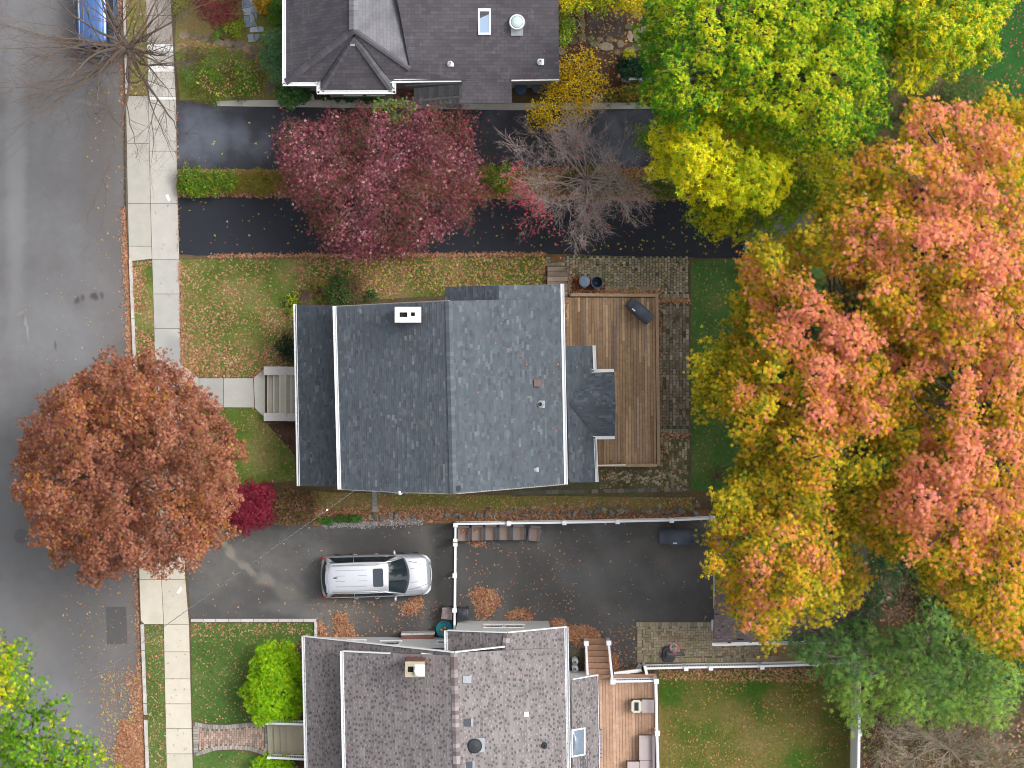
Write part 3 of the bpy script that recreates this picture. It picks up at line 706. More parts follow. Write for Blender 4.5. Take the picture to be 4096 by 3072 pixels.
# ell wall
rf_o = rf.build('roof', M['shingle'], ho)
sh = MB()
shingle_patch(sh, A0, A1, B1, B0, pal=BLUED, expo=.12)
shingle_patch(sh, G0, G1, K1, K0, pal=BLUE); shingle_patch(sh, K0, K1, R1, R0, pal=BLUE)
shingle_patch(sh, E0s, E1, R1, R0, pal=BLUE)
shingle_patch(sh, E0, E0s, X1, X0, pal=BLUE); shingle_patch(sh, L0, L1, X1, X0, pal=BLUED)
sh.build('shingles', M['shingle'], rf_o)
cp = MB(); cap_row(cp, R1 + Vector((0, 0, .02)), R0 + Vector((0, 0, .02)), [(90, 98, 106), (87, 94, 102), (96, 104, 111)]); cp.build('ridge_cap', M['shingle'], rf_o)
gutter(ho, V3(1180, 1217, 3.0), V3(1194, 1944, 3.0), .11); gutter(ho, V3(1338, 1224, 5.3), V3(1358, 1958, 5.3), .13); gutter(ho, V3(2249, 1135, 5.3), V3(2264, 1938, 5.3), .13)
rake = MB()
for seq in ([R0, K0, G0], [G1, K1, R1, E1]):
    rake = MB()
    for a, b in zip(seq[:-1], seq[1:]): rake.bar(a + Vector((0, 0, -.09)), b + Vector((0, 0, -.09)), .05, .17)
    rake.build('rake_board', M['greysiding'], ho)
# rear low roof and bay
q = [V3(2264, 1384, 4.5), V3(2372, 1384, 3.5), V3(2378, 1483, 3.5), V3(2264, 1483, 4.5)]
rr = MB(); sh = MB()
F = [V3(2262, 1384, 4.4), V3(2278, 1930, 4.4), V3(2384, 1929, 3.3), V3(2372, 1384, 3.3)]
slab_roof(rr, F); shingle_patch(sh, F[3], F[2], F[1], F[0], pal=BLUED)
by = [V3(2368, 1487, 3.33), V3(2457, 1488, 3.33), V3(2463, 1618, 4.25), V3(2459, 1746, 3.33), V3(2378, 1747, 3.33), V3(2280, 1618, 4.35)]
slab_roof(rr, [by[0], by[1], by[2], by[5]]); slab_roof(rr, [by[5], by[2], by[3], by[4]])
shingle_patch(sh, by[1], by[0], by[5], by[2], pal=BLUED + [(3, (86, 96, 107))]); shingle_patch(sh, by[3], by[4], by[5], by[2], pal=BLUED)
ro = rr.build('rear_roof', M['shingle'], ho); sh.build('shingles', M['shingle'], ro)
mbw = MB(); mbw.prism(W([(2262, 1400), (2360, 1400), (2366, 1505), (2440, 1505), (2445, 1730), (2366, 1730), (2370, 1915), (2270, 1915)], 3), -.01, 3.1)
mbw.prism([(by[2].x - .3, by[2].y - .06), (by[2].x - .3, by[2].y + .06), (by[5].x + .3, by[5].y + .06), (by[5].x + .3, by[5].y - .06)], 3, 4.0); mbw.build('rear_wall', M['greysiding'], ho)
for a, b in (((2376, 1382), (2380, 1482)), ((2362, 1484), (2456, 1482)), ((2370, 1751), (2459, 1750)), ((2381, 1756), (2388, 1928))):
    gutter(ho, V3(*a, 3.33), V3(*b, 3.33), .11)
# chimney
ch = MB(); c0 = V3(1632, 1259, 8.3)
ch.box(c0.x, c0.y, 5.5, 8.25, 1.0, .62, math.radians(1.2)); cho = ch.build('chimney', M['brick'], rf_o)
ch = MB(); zt = 8.25
def ringcap(mb, cx, cy, z0, z1, hw, hh, holes, rot=0):
    xs = sorted({-hw, hw} | {v for h in holes for v in (h[0], h[1])}); ys_ = sorted({-hh, hh} | {v for h in holes for v in (h[2], h[3])})
    for a, b in zip(xs[:-1], xs[1:]):
        for c_, d_ in zip(ys_[:-1], ys_[1:]):
            mx, my = (a + b) / 2, (c_ + d_) / 2
            if any(h[0] < mx < h[1] and h[2] < my < h[3] for h in holes): continue
            mb.box(cx + mx, cy + my, z0, z1, b - a + .0005, d_ - c_ + .0005)
ringcap(ch, c0.x, c0.y, zt, zt + .14, .54, .32, [(-.35, -.02, -.1, .1), (.12, .29, -.06, .1)])
ch.build('chimney_cap', M['white'], cho)
for dx_, w__, h__ in ((-.185, .31, .19), (.205, .15, .13)):
    fl_ = MB(); fl_.box(c0.x + dx_, c0.y, zt - .02, zt + .02, w__, h__); fl_.build('flue', M['blackhole'], cho)
# roof fittings
def roof_z(a, b, t_): return a.z + (b.z - a.z) * t_
def vent_pipe(parent, px, py, z, r=.06, h=.25, fl=(.26, .3), mat='black', flm='white'):
    p = V3(px, py, z); m1 = MB(); m1.lathe(p.x, p.y, [(r, z - .1), (r, z + h), (r * .75, z + h), (r * .75, z + h - .08)], 14, cap=True); o = m1.build('vent_pipe', M[mat], parent)
    m2 = MB(); m2.box(p.x + .05, p.y, z - .03, z + .055, fl[0], fl[1]); m2.lathe(p.x, p.y, [(r * 2, z + .05), (r * 1.25, z + .13)], 14); m2.build('flashing', M[flm], o)
def zs(px): return 8.1 - (px - 1800) / 446 * 2.8
v = MB(); p = V3(2150, 1532, zs(2150)); v.box(p.x, p.y, p.z - .1, p.z + .22, .24, .24); v.box(p.x, p.y, p.z + .22, p.z + .26, .3, .3); v.build('box_vent', plain('brown_vent', (110, 88, 84)), ho)
vent_pipe(ho, 2160, 1617, zs(2160), .09, .25, (.3, .3), flm='metal'); vent_pipe(ho, 2140, 1879, zs(2140), .05, .2, (.22, .2), flm='metal', mat='metal')
v = MB(); p = V3(1834, 1953, 7.95); v.box(p.x, p.y, p.z - .02, p.z + .16, .18, .18); v.build('roof_camera', M['black'], ho)
v = MB(); p = V3(1600, 1965, 6.8); v.lathe(p.x, p.y - .05, [(.02, p.z - .3), (.1, p.z - .3), (.12, p.z - .1), (.05, p.z)], 12); v.build('cable_bracket', M['white'], ho)
# front steps with cheek walls
stp = thing('concrete_steps', 'pale concrete front steps with side walls leading up to the middle house porch', 'steps', P(1120, 1575))
mb = MB(); xs = [1070, 1094, 1118, 1140, 1163, 1200]
for k in range(5): z_ = .17 * (k + 1); mb.prism(W([(xs[k], 1498), (xs[k + 1] + 1, 1498), (xs[k + 1] + 1, 1654), (xs[k], 1654)], z_), 0, z_, c4(((176, 170, 158), (160, 158, 142), (184, 179, 168), (156, 156, 142), (170, 168, 160))[k], .0)); mb.prism(W([(xs[k] - 2, 1498), (xs[k] + 4, 1498), (xs[k] + 4, 1654), (xs[k] - 2, 1654)], z_), z_ - .05, z_ + .006, c4((196, 192, 182), 0))
mb.build('treads', M['slab'], stp)
for y0, y1 in ((1466, 1500), (1652, 1684)):
    mb = MB(); mb.prism(W([(1055, y0), (1150, y0), (1150, y1), (1055, y1)], .55), 0, .55); mb.prism(W([(1150, y0 + 1), (1200, y0 + 1), (1200, y1 + 1), (1150, y1 + 1)], .95), 0, .95)
    mb.build('side_wall', plain('stoop_concrete', (196, 194, 190), .85, var=.06), stp)

# ================================================================== the wooden deck of the middle house
dk = thing('wooden_deck', 'brown weathered wooden deck with raised rim behind the middle house', 'deck', P(2450, 1500))
zd = .75
WOOD = [(3, (166, 136, 106)), (3, (156, 127, 98)), (2, (174, 145, 114)), (1.5, (142, 113, 86)), (.7, (184, 157, 125)), (.5, (160, 138, 120))]
def boards(poly, wd, gap, pal, name, parent, z, along='y', rot=0.0, seg=2.4, th=.035, jit=.1):
    wp = np.array(W(poly, z)); c = wp.mean(0); ca, sa = math.cos(rot), math.sin(rot)
    loc = [((p[0] - c[0]) * ca + (p[1] - c[1]) * sa, -(p[0] - c[0]) * sa + (p[1] - c[1]) * ca) for p in wp]
    if along == 'y': loc = [(a, b) for a, b in loc]
    else: loc = [(b, a) for a, b in loc]
    lo = min(a for a, b in loc); hi = max(a for a, b in loc); mb = MB(); x = lo
    tw = np.array([p[0] for p in pal], float); tw /= tw.sum()
    while x < hi - wd * .3:
        xm = x + wd / 2; cuts = []
        for i in range(len(loc)):
            (x0, y0), (x1, y1) = loc[i], loc[(i + 1) % len(loc)]
            if (x0 > xm) != (x1 > xm): cuts.append(y0 + (xm - x0) / (x1 - x0) * (y1 - y0))
        cuts.sort()
        for a, b in zip(cuts[::2], cuts[1::2]):
            y = a - R.random() * seg
            while y < b:
                y2 = y + seg * R.uniform(.6, 1.3)
                p0, p1 = max(y, a), min(y2, b)
                if p1 - p0 > .02:
                    cx, cy = xm, (p0 + p1) / 2; dx, dy = wd - gap, p1 - p0 - gap * .5
                    if along != 'y': cx, cy, dx, dy = cy, cx, dy, dx
                    mb.box(c[0] + cx * ca - cy * sa, c[1] + cx * sa + cy * ca, z - th, z + R.normal(0, .001), dx, dy, rot, c4(pal[R.choice(len(pal), p=tw)][1], jit))
                y = y2
        x += wd
    return mb.build(name, M['board'], parent)
dpoly = [(2230, 1178), (2634, 1186), (2641, 1866), (2300, 1866), (2290, 1400), (2230, 1400)]
boards([(2256, 1190), (2622, 1190), (2630, 1856), (2300, 1856), (2292, 1400), (2256, 1400)], .125, .012, WOOD, 'floor_boards', dk, zd, rot=math.radians(.5))
mb = MB(); mb.prism(W([(2250, 1182), (2628, 1184), (2636, 1860), (2300, 1860), (2290, 1400), (2250, 1400)], zd), 0.0, zd - .045, c4((58, 48, 40), 0)); mb.build('deck_base', M['board'], dk)
rim = [(3, (166, 142, 114)), (2, (178, 150, 118)), (1, (150, 128, 104))]
for a, b in (([(2279, 1173), (2620, 1175), (2620, 1187), (2279, 1185)], 'x'), ([(2621, 1174), (2634, 1174), (2642, 1864), (2629, 1864)], 'y'), ([(2390, 1855), (2628, 1855), (2628, 1867), (2390, 1867)], 'x')):
    mb = MB(); mb.prism(W(a, zd + .14), 0.02, zd + .14, c4((164, 140, 112) if b == 'x' else (156, 132, 108), .05)); mb.build('rim_board', M['board'], dk)
mb = MB(); 
for k in range(6):
    y0 = 1067 + k * 20; z = .12 + .105 * (k + 1)
    mb.prism(W([(2190, y0), (2270, y0), (2270, y0 + 19), (2190, y0 + 19)], z), 0, z, c4(((140, 122, 108), (128, 112, 100), (148, 130, 114))[k % 3], .05))
mb.prism(W([(2190, 1187), (2272, 1187), (2272, 1200), (2190, 1200)], zd), 0, zd, c4((132, 114, 100), 0))
mb.build('deck_steps', M['board'], dk)
mb = MB(); mb.bar(P(2271, 1070, 1.0), P(2278, 1182, 1.55), .07, .06, c4((110, 84, 66), 0))
for yy in (1072, 1126, 1180): mb.box(*P(2271 + (yy - 1070) * .06, yy, .5)[:2], 0, 1.0 + (yy - 1070) / 112 * .55, .08, .08, c=c4((104, 80, 62), 0))
mb.build('handrail', M['board'], dk)

def ovalbin(name, label, px, py, r, h, body, inner, open_=False, group=None):
    o = thing(name, label, 'bin', P(px, py), group=group); x, y = P(px, py, h)[:2]
    m1 = MB(); m1.lathe(x, y, [(r * .78, 0), (r * .93, h * .9), (r * 1.0, h * .92), (r, h), (r * .92, h), (r * .9, h * .9 if not open_ else h)], 28, cap=not open_)
    if open_:
        m1 = MB(); m1.lathe(x, y, [(r * .78, 0), (r * .95, h * .92), (r, h * .93), (r, h), (r * .9, h), (r * .72, .05)], 28)
    m1.build('bin_body', body, o)
    if not open_:
        m2 = MB(); m2.lathe(x, y, [(r * 1.02, h), (r * 1.03, h + .03), (r * .9, h + .05), (r * .4, h + .07), (r * .38, h + .06), (.001, h + .06)], 28); m2.build('lid', inner, o)
    else:
        m2 = MB(); m2.lathe(x, y, [(r * .74, .08), (r * .5, .1), (r * .2, .15), (.001, .15)], 24, cap=False); m2.build('bin_floor', inner, o)
    for s_ in (-1, 1):
        m3 = MB(); m3.box(x, y + s_ * r * 1.02, h * .88, h * .97, r * .5, .05); m3.build('handle', body, o)
    return o
bluegrey = plain('blue_grey_plastic', (104, 122, 142), .5, var=.06); bluedk = plain('dark_blue_plastic', (62, 82, 98), .45, var=.08)
ovalbin('dustbin', 'round blue-grey dustbin with its lid on, beside the deck steps', 2338, 1126, .245, .72, bluegrey, bluegrey)
ovalbin('dustbin', 'round dark blue dustbin standing open, next to the lidded one by the deck', 2388, 1129, .27, .72, bluedk, bluedk, True)
ovalbin('dustbin', 'round deep blue dustbin under the eave of the upper house', 2083, 355, .27, .8, plain('navy', (40, 62, 92), .5), plain('navy_lid', (44, 66, 100), .5))
ovalbin('dustbin', 'round dark slate dustbin beside the yellow bush at the upper house', 2150, 350, .26, .8, plain('slate_pl', (52, 64, 78), .5), plain('slate_lid', (72, 86, 102), .5))

def covered_grill(label, cx, cy, rot, L, w_, z0, hl, patch=None):
    o = thing('covered_grill', label, 'grill', P(cx, cy, z0)); x, y, _ = P(cx, cy, z0 + hl * .9)
    ca, sa = math.cos(rot), math.sin(rot)
    def T(u, v_, z): return (x + u * ca - v_ * sa, y + u * sa + v_ * ca, z)
    # draped cover: low shelves at both ends, high lid in the middle
    us = [-1, -.98, -.93, -.55, -.48, .42, .5, .92, .98, 1]; hs_ = [0.02, .62, .68, .71, .97, .99, .74, .71, .66, .02]
    ws = [.82, .84, .86, .92, 1.0, 1.0, .94, .88, .84, .82]
    rows = []
    for u, hh, ww in zip(us, hs_, ws):
        r_ = []
        for vv, kz in ((-1, .02), (-.99, .55), (-.95, .86), (-.75, .96), (-.2, 1), (.3, 1), (.62, .93), (.9, .7), (.99, .4), (1, .02)):
            r_.append(T(u * L / 2, vv * ww * w_ / 2 + R.normal(0, .004), z0 + .02 + hl * hh * kz + R.normal(0, .004)))
        rows.append(r_)
    mb = MB(); mb.grid(rows, flip=False); mb.grid([rows[0], [T(-L / 2, 0, z0 + .02)] * 10]); c = mb.build('cover', M['cloth'], o, True)
    pt = MB(); a = patch or (-.12, -.46)
    for q_ in [a]:
        pt.prism([T(q_[0] * L - .09, q_[1] * w_ * .8 - .02, 0)[:2], T(q_[0] * L + .09, q_[1] * w_ * .8 - .02, 0)[:2], T(q_[0] * L + .09, q_[1] * w_ * .8 + .03, 0)[:2], T(q_[0] * L - .09, q_[1] * w_ * .8 + .03, 0)[:2]], z0 + hl * .7, z0 + hl * .985)
    pt.build('cloth_patch', M['white'], c)
covered_grill('dark grey covered barbecue standing at an angle on the brown wooden deck', 2563, 1242, math.radians(-41), 1.30, .58, zd, 1.1, (-.2, -.42))
covered_grill('long dark grey covered barbecue on the driveway below the picket fence', 2721, 2151, math.radians(0), 1.86, .72, .014, 1.15, (-.13, -.42))
mb = MB(); mb.prism(W([(2454, 1307), (2467, 1307), (2469, 1486), (2457, 1486)], zd + .04), zd + .003, zd + .04, c4((140, 116, 110), .02))
tag(mb.build('loose_plank', M['board']), 'purplish loose plank lying on the brown wooden deck', 'plank')
mb = MB(); mb.tube([P(2386, 1862, zd + .2), P(2503, 1859, zd + .2)], .03, 8); tag(mb.build('white_pole', M['vinyl']), 'thin white pole lying along the lower edge of the brown deck', 'pole')
mb = MB(); mb.prism(W([(2202, 1020), (2252, 1018), (2254, 1048), (2204, 1050)]), .035, .065); tag(mb.build('door_mat', plain('mat', (108, 80, 46), .95, var=.2)), 'brown door mat on the paving at the foot of the deck steps', 'mat')

# ================================================================== the upper house
uh = thing('house', 'upper house with dark hipped roof, skylight and grey entrance steps', 'house', P(1750, 60))
M['darkroof'] = None
m, t, b = newmat('dark_roof_shingle')
v_ = coords(t); br = node(t, 'ShaderNodeTexBrick', Scale=1.0, **{'Mortar Size': .006, 'Brick Width': .33, 'Row Height': .14})
br.inputs['Color1'].default_value = rgba((78, 75, 81)); br.inputs['Color2'].default_value = rgba((92, 89, 95)); br.inputs['Mortar'].default_value = rgba((62, 60, 66))
t.links.new(v_, br.inputs['Vector'])
f = noise(t, v_, .5, 5); c = mix(t, 1.0, br.outputs[0], ramp(t, f, [(.3, (.84, .84, .86, 1)), (.7, (1.16, 1.15, 1.13, 1))]), 'MULTIPLY')
f2 = noise(t, coords(t, (3, .35, 1)), 1.6, 5); c = mix(t, ramp(t, f2, [(.58, (0, 0, 0, 1)), (.75, (.3, .3, .3, 1))]), c, rgba((128, 128, 134)))
t.links.new(c, b.inputs['Base Color']); b.inputs['Roughness'].default_value = .85; bump(t, b, br.outputs['Fac'], .2, .01)
M['darkroof'] = m
m2_, t, b = newmat('pale_roof_shingle')  # paler version of the dark roof shingle, used on the east slopes
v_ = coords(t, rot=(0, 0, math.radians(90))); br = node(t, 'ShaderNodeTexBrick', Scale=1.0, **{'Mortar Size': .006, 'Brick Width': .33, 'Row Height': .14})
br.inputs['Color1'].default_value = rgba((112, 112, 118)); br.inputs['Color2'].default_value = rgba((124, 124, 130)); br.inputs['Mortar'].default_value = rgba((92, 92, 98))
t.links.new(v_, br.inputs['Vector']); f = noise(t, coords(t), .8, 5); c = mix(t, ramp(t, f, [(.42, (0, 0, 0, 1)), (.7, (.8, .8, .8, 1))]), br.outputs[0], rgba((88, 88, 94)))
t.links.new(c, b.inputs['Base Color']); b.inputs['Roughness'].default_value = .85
M['paleroof'] = m2_
ze = 4.6
def face(mb, pts): slab_roof(mb, [V3(*p) for p in pts], .1)
mb = MB()
face(mb, [(1142, -600, ze), (1142, 328, ze), (1415, 118, 7.0), (1413, -600, 7.0)])
face(mb, [(1142, 328, ze), (1290, 328, ze), (1400, 190, 6.1), (1415, 118, 7.0)])
face(mb, [(1415, 118, 7.0), (1426, 190, 6.1), (1562, 326, ze), (1640, 275, 4.95)])
face(mb, [(1640, 275, 4.95), (1562, 324, ze - .05), (1850, 321, ze), (2237, 314, ze), (2231, -160, 7.0), (1560, -160, 7.0)])
face(mb, [(1560, -160, 7.0), (2231, -160, 7.0), (2232, -640, ze), (1560, -640, ze)])
face(mb, [(1850, 322, ze - .02), (2046, 316, ze - .02), (2048, 412, 4.15), (1844, 414, 4.15)])
u_r = mb.build('roof', M['darkroof'], uh)
mb = MB()
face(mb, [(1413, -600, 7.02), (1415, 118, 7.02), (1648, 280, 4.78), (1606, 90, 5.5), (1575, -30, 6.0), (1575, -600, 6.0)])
mb.build('pale_roof_slope', M['paleroof'], u_r)
mb = MB()   # front bay hip
face(mb, [(1415, 150, 6.55), (1284, 362, ze - .1), (1568, 362, ze - .1)]) 
face(mb, [(1415, 150, 6.55), (1402, 118, 6.75), (1280, 300, ze + .02), (1284, 362, ze - .1)])
b_r = mb.build('bay_roof', M['darkroof'], uh)
mb = MB(); face(mb, [(1415, 150, 6.55), (1568, 362, ze - .1), (1566, 300, ze + .02), (1428, 118, 6.75)]); mb.build('pale_bay_slope', M['paleroof'], b_r)
mb = MB()
capc = [(96, 94, 100), (90, 88, 94)]
cap_row(mb, V3(1142, 328, ze + .04), V3(1415, 118, 7.06), capc, .3, .2); cap_row(mb, V3(1284, 362, ze), V3(1415, 150, 6.62), capc, .26, .2); cap_row(mb, V3(1568, 362, ze), V3(1415, 150, 6.62), capc, .26, .2)
cap_row(mb, V3(1415, 118, 7.06), V3(1413, -500, 7.06), [(122, 122, 128), (112, 112, 118)], .4, .2)
cap_row(mb, V3(1640, 275, 5.02), V3(1415, 118, 7.08), capc, .2, .2)
mb.build('hip_cap', M['shingle'], u_r)
for a, b in (((1137, -600), (1137, 336)), ((1131, 337), (1272, 337)), ((1274, 312), (1274, 372)), ((1268, 370), (1581, 369)), ((1577, 330), (1577, 374)), ((1558, 325), (1845, 320)), ((2045, 318), (2237, 314))):
    gutter(uh, V3(*a, ze - .03), V3(*b, ze - .03), .13)
mb = MB(); mb.prism(W([(1165, -560), (1165, 310), (1295, 310), (1295, 345), (1550, 345), (1550, 300), (2210, 296), (2210, -560)], 4), -.01, 4.35); a_ = W([(1570, 290), (2205, 290), (2205, -160), (2205, -590), (1570, -590), (1570, -160)], 4.4); mb.prism(a_, 4.3, [4.5, 4.5, 6.75, 4.5, 4.5, 6.75]); mb.build('wall', M['greysiding'], uh)
p = V3(1560, 0, ze)
for xx in (1400, 1480): window(uh, P(xx, 345, 4)[0], P(0, 345, 4)[1], 1.4, .8, 1.2, (0, -1))
mb = MB(); mb.prism([(V3(1413, 0, 6).x - .1, 20), (V3(1413, 0, 6).x + .1, 20), (V3(1413, 0, 6).x + .1, P(0, 190, 6)[1]), (V3(1413, 0, 6).x - .1, P(0, 190, 6)[1])], 4, 6.4); mb.build('gable_core', M['greysiding'], uh)
# skylight, sun tube, vents
def slope_z(py): return ze + (318 - py) / 478 * 2.4
skl = MB(); p = V3(1938, 88, slope_z(88))
sky_f = MB(); zz = p.z + .12
ringcap(sky_f, p.x, p.y, zz - .28, zz, .27, .52, [(-.2, .2, -.44, .4)]); sky_f.v = [(a, b, c_ + (b - p.y) * .44) for a, b, c_ in sky_f.v]; so_ = sky_f.build('skylight', M['white'], uh)
skl.box(p.x, p.y - .02, zz - .06, zz - .02, .40, .85); skl.v = [(a, b, c_ + (b - p.y) * .44) for a, b, c_ in skl.v]; skl.build('pane', M['skyglass'], so_)
tb = MB(); p = V3(2068, 92, slope_z(92)); tb.box(p.x, p.y - .2, p.z - .12, p.z + .06, .52, .62); tb.v = [(a, b, c_ + (b - p.y) * .44) for a, b, c_ in tb.v]; tb.lathe(p.x, p.y, [(.33, p.z), (.35, p.z + .2), (.31, p.z + .24), (.29, p.z + .2)], 32); to_ = tb.build('sun_tube', M['metal'], uh)
tb = MB(); tb.lathe(p.x, p.y, [(.29, p.z + .18), (.24, p.z + .28), (.14, p.z + .34), (.001, p.z + .36)], 28, cap=False); tb.build('dome', plain('pale_dome', (190, 208, 208), .12, var=.03), to_)
tb = MB(); tb.lathe(p.x, p.y, [(.27, p.z + .2), (.315, p.z + .2), (.315, p.z + .27), (.27, p.z + .27)], 32, cap=False); tb.build('dome_ring', M['white'], to_)
for (x_, y_) in ((1800, 254), (2160, 248)): vent_pipe(uh, x_, y_, slope_z(y_) + .02, .07, .22, (.24, .26), flm='white', mat='metal')
# entrance steps and brick landing
st_ = thing('entrance_steps', 'grey wooden entrance steps with railings beside the upper house', 'steps', P(1750, 375))
mb = MB()
for k in range(10):
    x0 = 1655 + k * 20; z = .16 * (k + 1) * .8; pts = W([(x0, 338), (x0 + 21, 338), (x0 + 21, 414), (x0, 414)], z); mb.prism(pts, 0, z, c4((214, 219, 220) if k % 2 else (188, 194, 197), .04))
mb.build('treads', M['board'], st_)
for a, b, h in (((1622, 340), (1850, 328), .8), ((1672, 402), (1850, 386), .8)):
    mb = MB(); mb.bar(P(*a, 1.0), P(*b, 2.2), .11, .07, c4((196, 198, 198), 0))
    for q_ in np.linspace(0, 1, 7): 
        c_ = P(a[0] + (b[0] - a[0]) * q_, a[1] + (b[1] - a[1]) * q_, .6 + q_); mb.box(c_[0], c_[1], 0, .95 + 1.2 * q_, .06, .06, c=c4((140, 142, 142), 0))
    mb.build('railing', M['board'], st_)
pavers('brick_landing', [(1550, 335), (1652, 338), (1652, 432), (1550, 430)], .2, .1, .012, [(1, (136, 98, 84)), (1, (120, 86, 74)), (1, (148, 108, 92))], 'running', 0)
mb = MB(); mb.prism(W([(1208, 385), (1255, 380), (1262, 405), (1210, 408)]), 0.06, .3, c4((188, 184, 176), 0)); tag(mb.build('stone_block', M['stone']), 'pale stone block beside the corner of the upper house', 'stone')
# ================================================================== the lower house
lh = thing('house', 'lower house with taupe shingle roof, white siding and brick chimney', 'house', P(1750, 2850))
zp = 3.0; zr = 7.4; ys1 = 3500
def sk(px, y): return px + (y - 2545) * .0225
Pe0, Pe1 = V3(1216, 2547, zp), V3(sk(1216, ys1), ys1, zp)             # front eave
Rg0, Rg1 = V3(1816, 2611, zr), V3(sk(1816, ys1), ys1, zr)             # ridge
Re0, Re1 = V3(2262, 2590, 4.7), V3(sk(2258, ys1), ys1, 4.7)           # rear eave
Dm0, Dm1 = V3(1372, 2606, 5.2), V3(sk(1367, ys1), ys1, 5.2)           # upper front gutter
Dt0, Dt1 = V3(1700, 2622, 6.9), V3(sk(1697, ys1), ys1, 6.9)
rf = MB(); sh = MB()
slab_roof(rf, [Pe0, Pe1, Rg1, Rg0]); 
shingle_patch(sh, Pe0, Pe1, Rg1, Rg0, .145, TAUPE, 'tab')
dm = MB(); dsh = MB()
Dr0 = Rg0 + Vector((0, -.1, .05)); Dr1 = Rg1 + Vector((0, 0, .05))
slab_roof(dm, [Dm0, Dm1, Dr1, Dr0], .14); shingle_patch(dsh, Dm0, Dm1, Dr1, Dr0, .145, TAUPE, 'tab')
slab_roof(rf, [Rg0, Rg1, Re1, Re0])
shingle_patch(sh, Re0, Re1, Rg1, Rg0, .145, TAUPE, 'tab')
# the ell: a wing to the north with its own small gable
Xr0, Xr1 = V3(2028, 2532, 6.1), V3(2022, 2600, 6.06)
Xl0, Xl1 = V3(1792, 2524, 4.72), V3(1794, 2600, 4.72)
Re00 = V3(2262, 2510, 4.7)
slab_roof(rf, [Re00, Re0, Xr1, Xr0], .14); slab_roof(rf, [Xl0, Xl1, Xr1, Xr0], .14)
shingle_patch(sh, Re00, Re0, Xr1, Xr0, .145, TAUPE, 'tab'); shingle_patch(sh, Xl0, Xl1, Xr1, Xr0, .145, TAUPE, 'tab')
rfo = rf.build('roof', M['shingle'], lh); sh.build('shingles', M['shingle'], rfo)
dmo = dm.build('upper_front_roof', M['shingle'], lh); dsh.build('shingles', M['shingle'], dmo)
cp = MB(); TC = [(138, 128, 130), (122, 112, 112), (150, 144, 146), (112, 100, 100)]
cap_row(cp, Rg1 + Vector((0, 0, .08)), Rg0 + Vector((0, 0, .08)), TC, .3, .17); cp.build('ridge_cap', M['shingle'], rfo); cp = MB(); cap_row(cp, V3(2022, 2590, 6.16), V3(2028, 2533, 6.13), TC, .3, .17); cp.build('ridge_cap', M['shingle'], rfo)
rk = MB()
for a, b in ((Pe0, Rg0), (Rg0, V3(2015, 2589, 6.15)), (Xl0, Xr0), (Xr0, Re00)):
    rk.bar(a + Vector((0, .03, -.02)), b + Vector((0, .03, -.02)), .05, .2)
    rk.build('rake_board', M['white'], lh); rk = MB()
rk.bar(Dm0 + Vector((0, .02, -.02)), V3(1560, 2615, 6.2) + Vector((0, .02, -.02)), .05, .16); rk.build('rake_board', M['white'], lh); rk = MB(); rk.bar(V3(1686, 2617, 6.72), V3(1730, 2622, 6.9), .12, .1)
rk.build('rake_board', M['white'], lh)
gutter(lh, V3(1213, 2545, zp), V3(sk(1212, ys1), ys1, zp), .11); gutter(lh, V3(1367, 2604, 5.2), V3(sk(1363, ys1), ys1, 5.2), .12); gutter(lh, V3(2265, 2508, 4.7), V3(sk(2262, ys1), ys1, 4.7), .15); gutter(lh, V3(1783, 2522, 4.7), V3(1785, 2606, 4.7), .12)
# walls
yw = P(0, 2550, 0)[1] - .0; xf = P(1300, 0, 0)[0]; xb = P(2290, 0, 0)[0]; yb = Rg1.y + .3
pr = lambda x: None
xr_ = Rg0.x
wl = MB(); yn = -11.5
wl.prism([(xf, yn), (xr_, yn), (V3(2255, 0, 4.7).x - .3, yn), (V3(2255, 0, 4.7).x - .3, yb), (xr_, yb), (xf, yb)], -.02, [3.1, 7.1, 4.5, 4.5, 7.1, 3.1])
ye = -10.76; xe0, xe1 = V3(1796, 0, 4.7).x + .25, V3(2255, 0, 4.7).x - .55
wl.prism([(xe0, ye), (Xr0.x, ye), (xe1, ye), (xe1, yn - .5), (xe0, yn - .5)], -.02, [4.45, 5.85, 4.45, 4.45, 4.45])
wl.build('wall', M['siding'], lh)
for px_ in (1974, 2056): window(lh, P(px_, 0, 2.2)[0], ye, 1.55, .75, 1.0, (0, 1))
window(lh, P(1770, 0, 2)[0], yn, 1.5, .4, .7, (0, 1)); window(lh, P(1560, 0, 2)[0], yn, 1.5, .8, 1.2, (0, 1)); window(lh, P(1420, 0, 2)[0], yn, 1.2, .7, .9, (0, 1))
# rear low roof with the bubble skylight
F = [V3(2285, 2722, 4.1), V3(2296, 3500, 4.1), V3(2405, 3500, 3.1), V3(2388, 2704, 3.1)]
rr = MB(); sh = MB(); slab_roof(rr, F); shingle_patch(sh, F[3], F[2], F[1], F[0], .145, TAUPE, 'tab'); ro = rr.build('rear_roof', M['shingle'], lh); sh.build('shingles', M['shingle'], ro)
gutter(lh, V3(2386, 2703, 3.1), V3(2402, 3500, 3.1), .11)
mb = MB(); mb.prism(W([(2260, 2722), (2372, 2722), (2385, 3480), (2260, 3480)], 3.0), -.01, 3.0); mb.build('rear_wall', M['siding'], lh)
rk = MB(); rk.bar(F[0] + Vector((0, .04, -.1)), F[3] + Vector((0, .04, -.1)), .05, .2); rk.build('rake_board', M['white'], lh)
c0 = V3(2314, 2969, 3.95)
sf = MB(); ringcap(sf, c0.x, c0.y, c0.z - .35, c0.z + .05, .31, .60, [(-.25, .25, -.54, .54)]); sf.v = [(a, b, c_ - (a - c0.x) * .95) for a, b, c_ in sf.v]; so_ = sf.build('skylight', M['white'], lh)
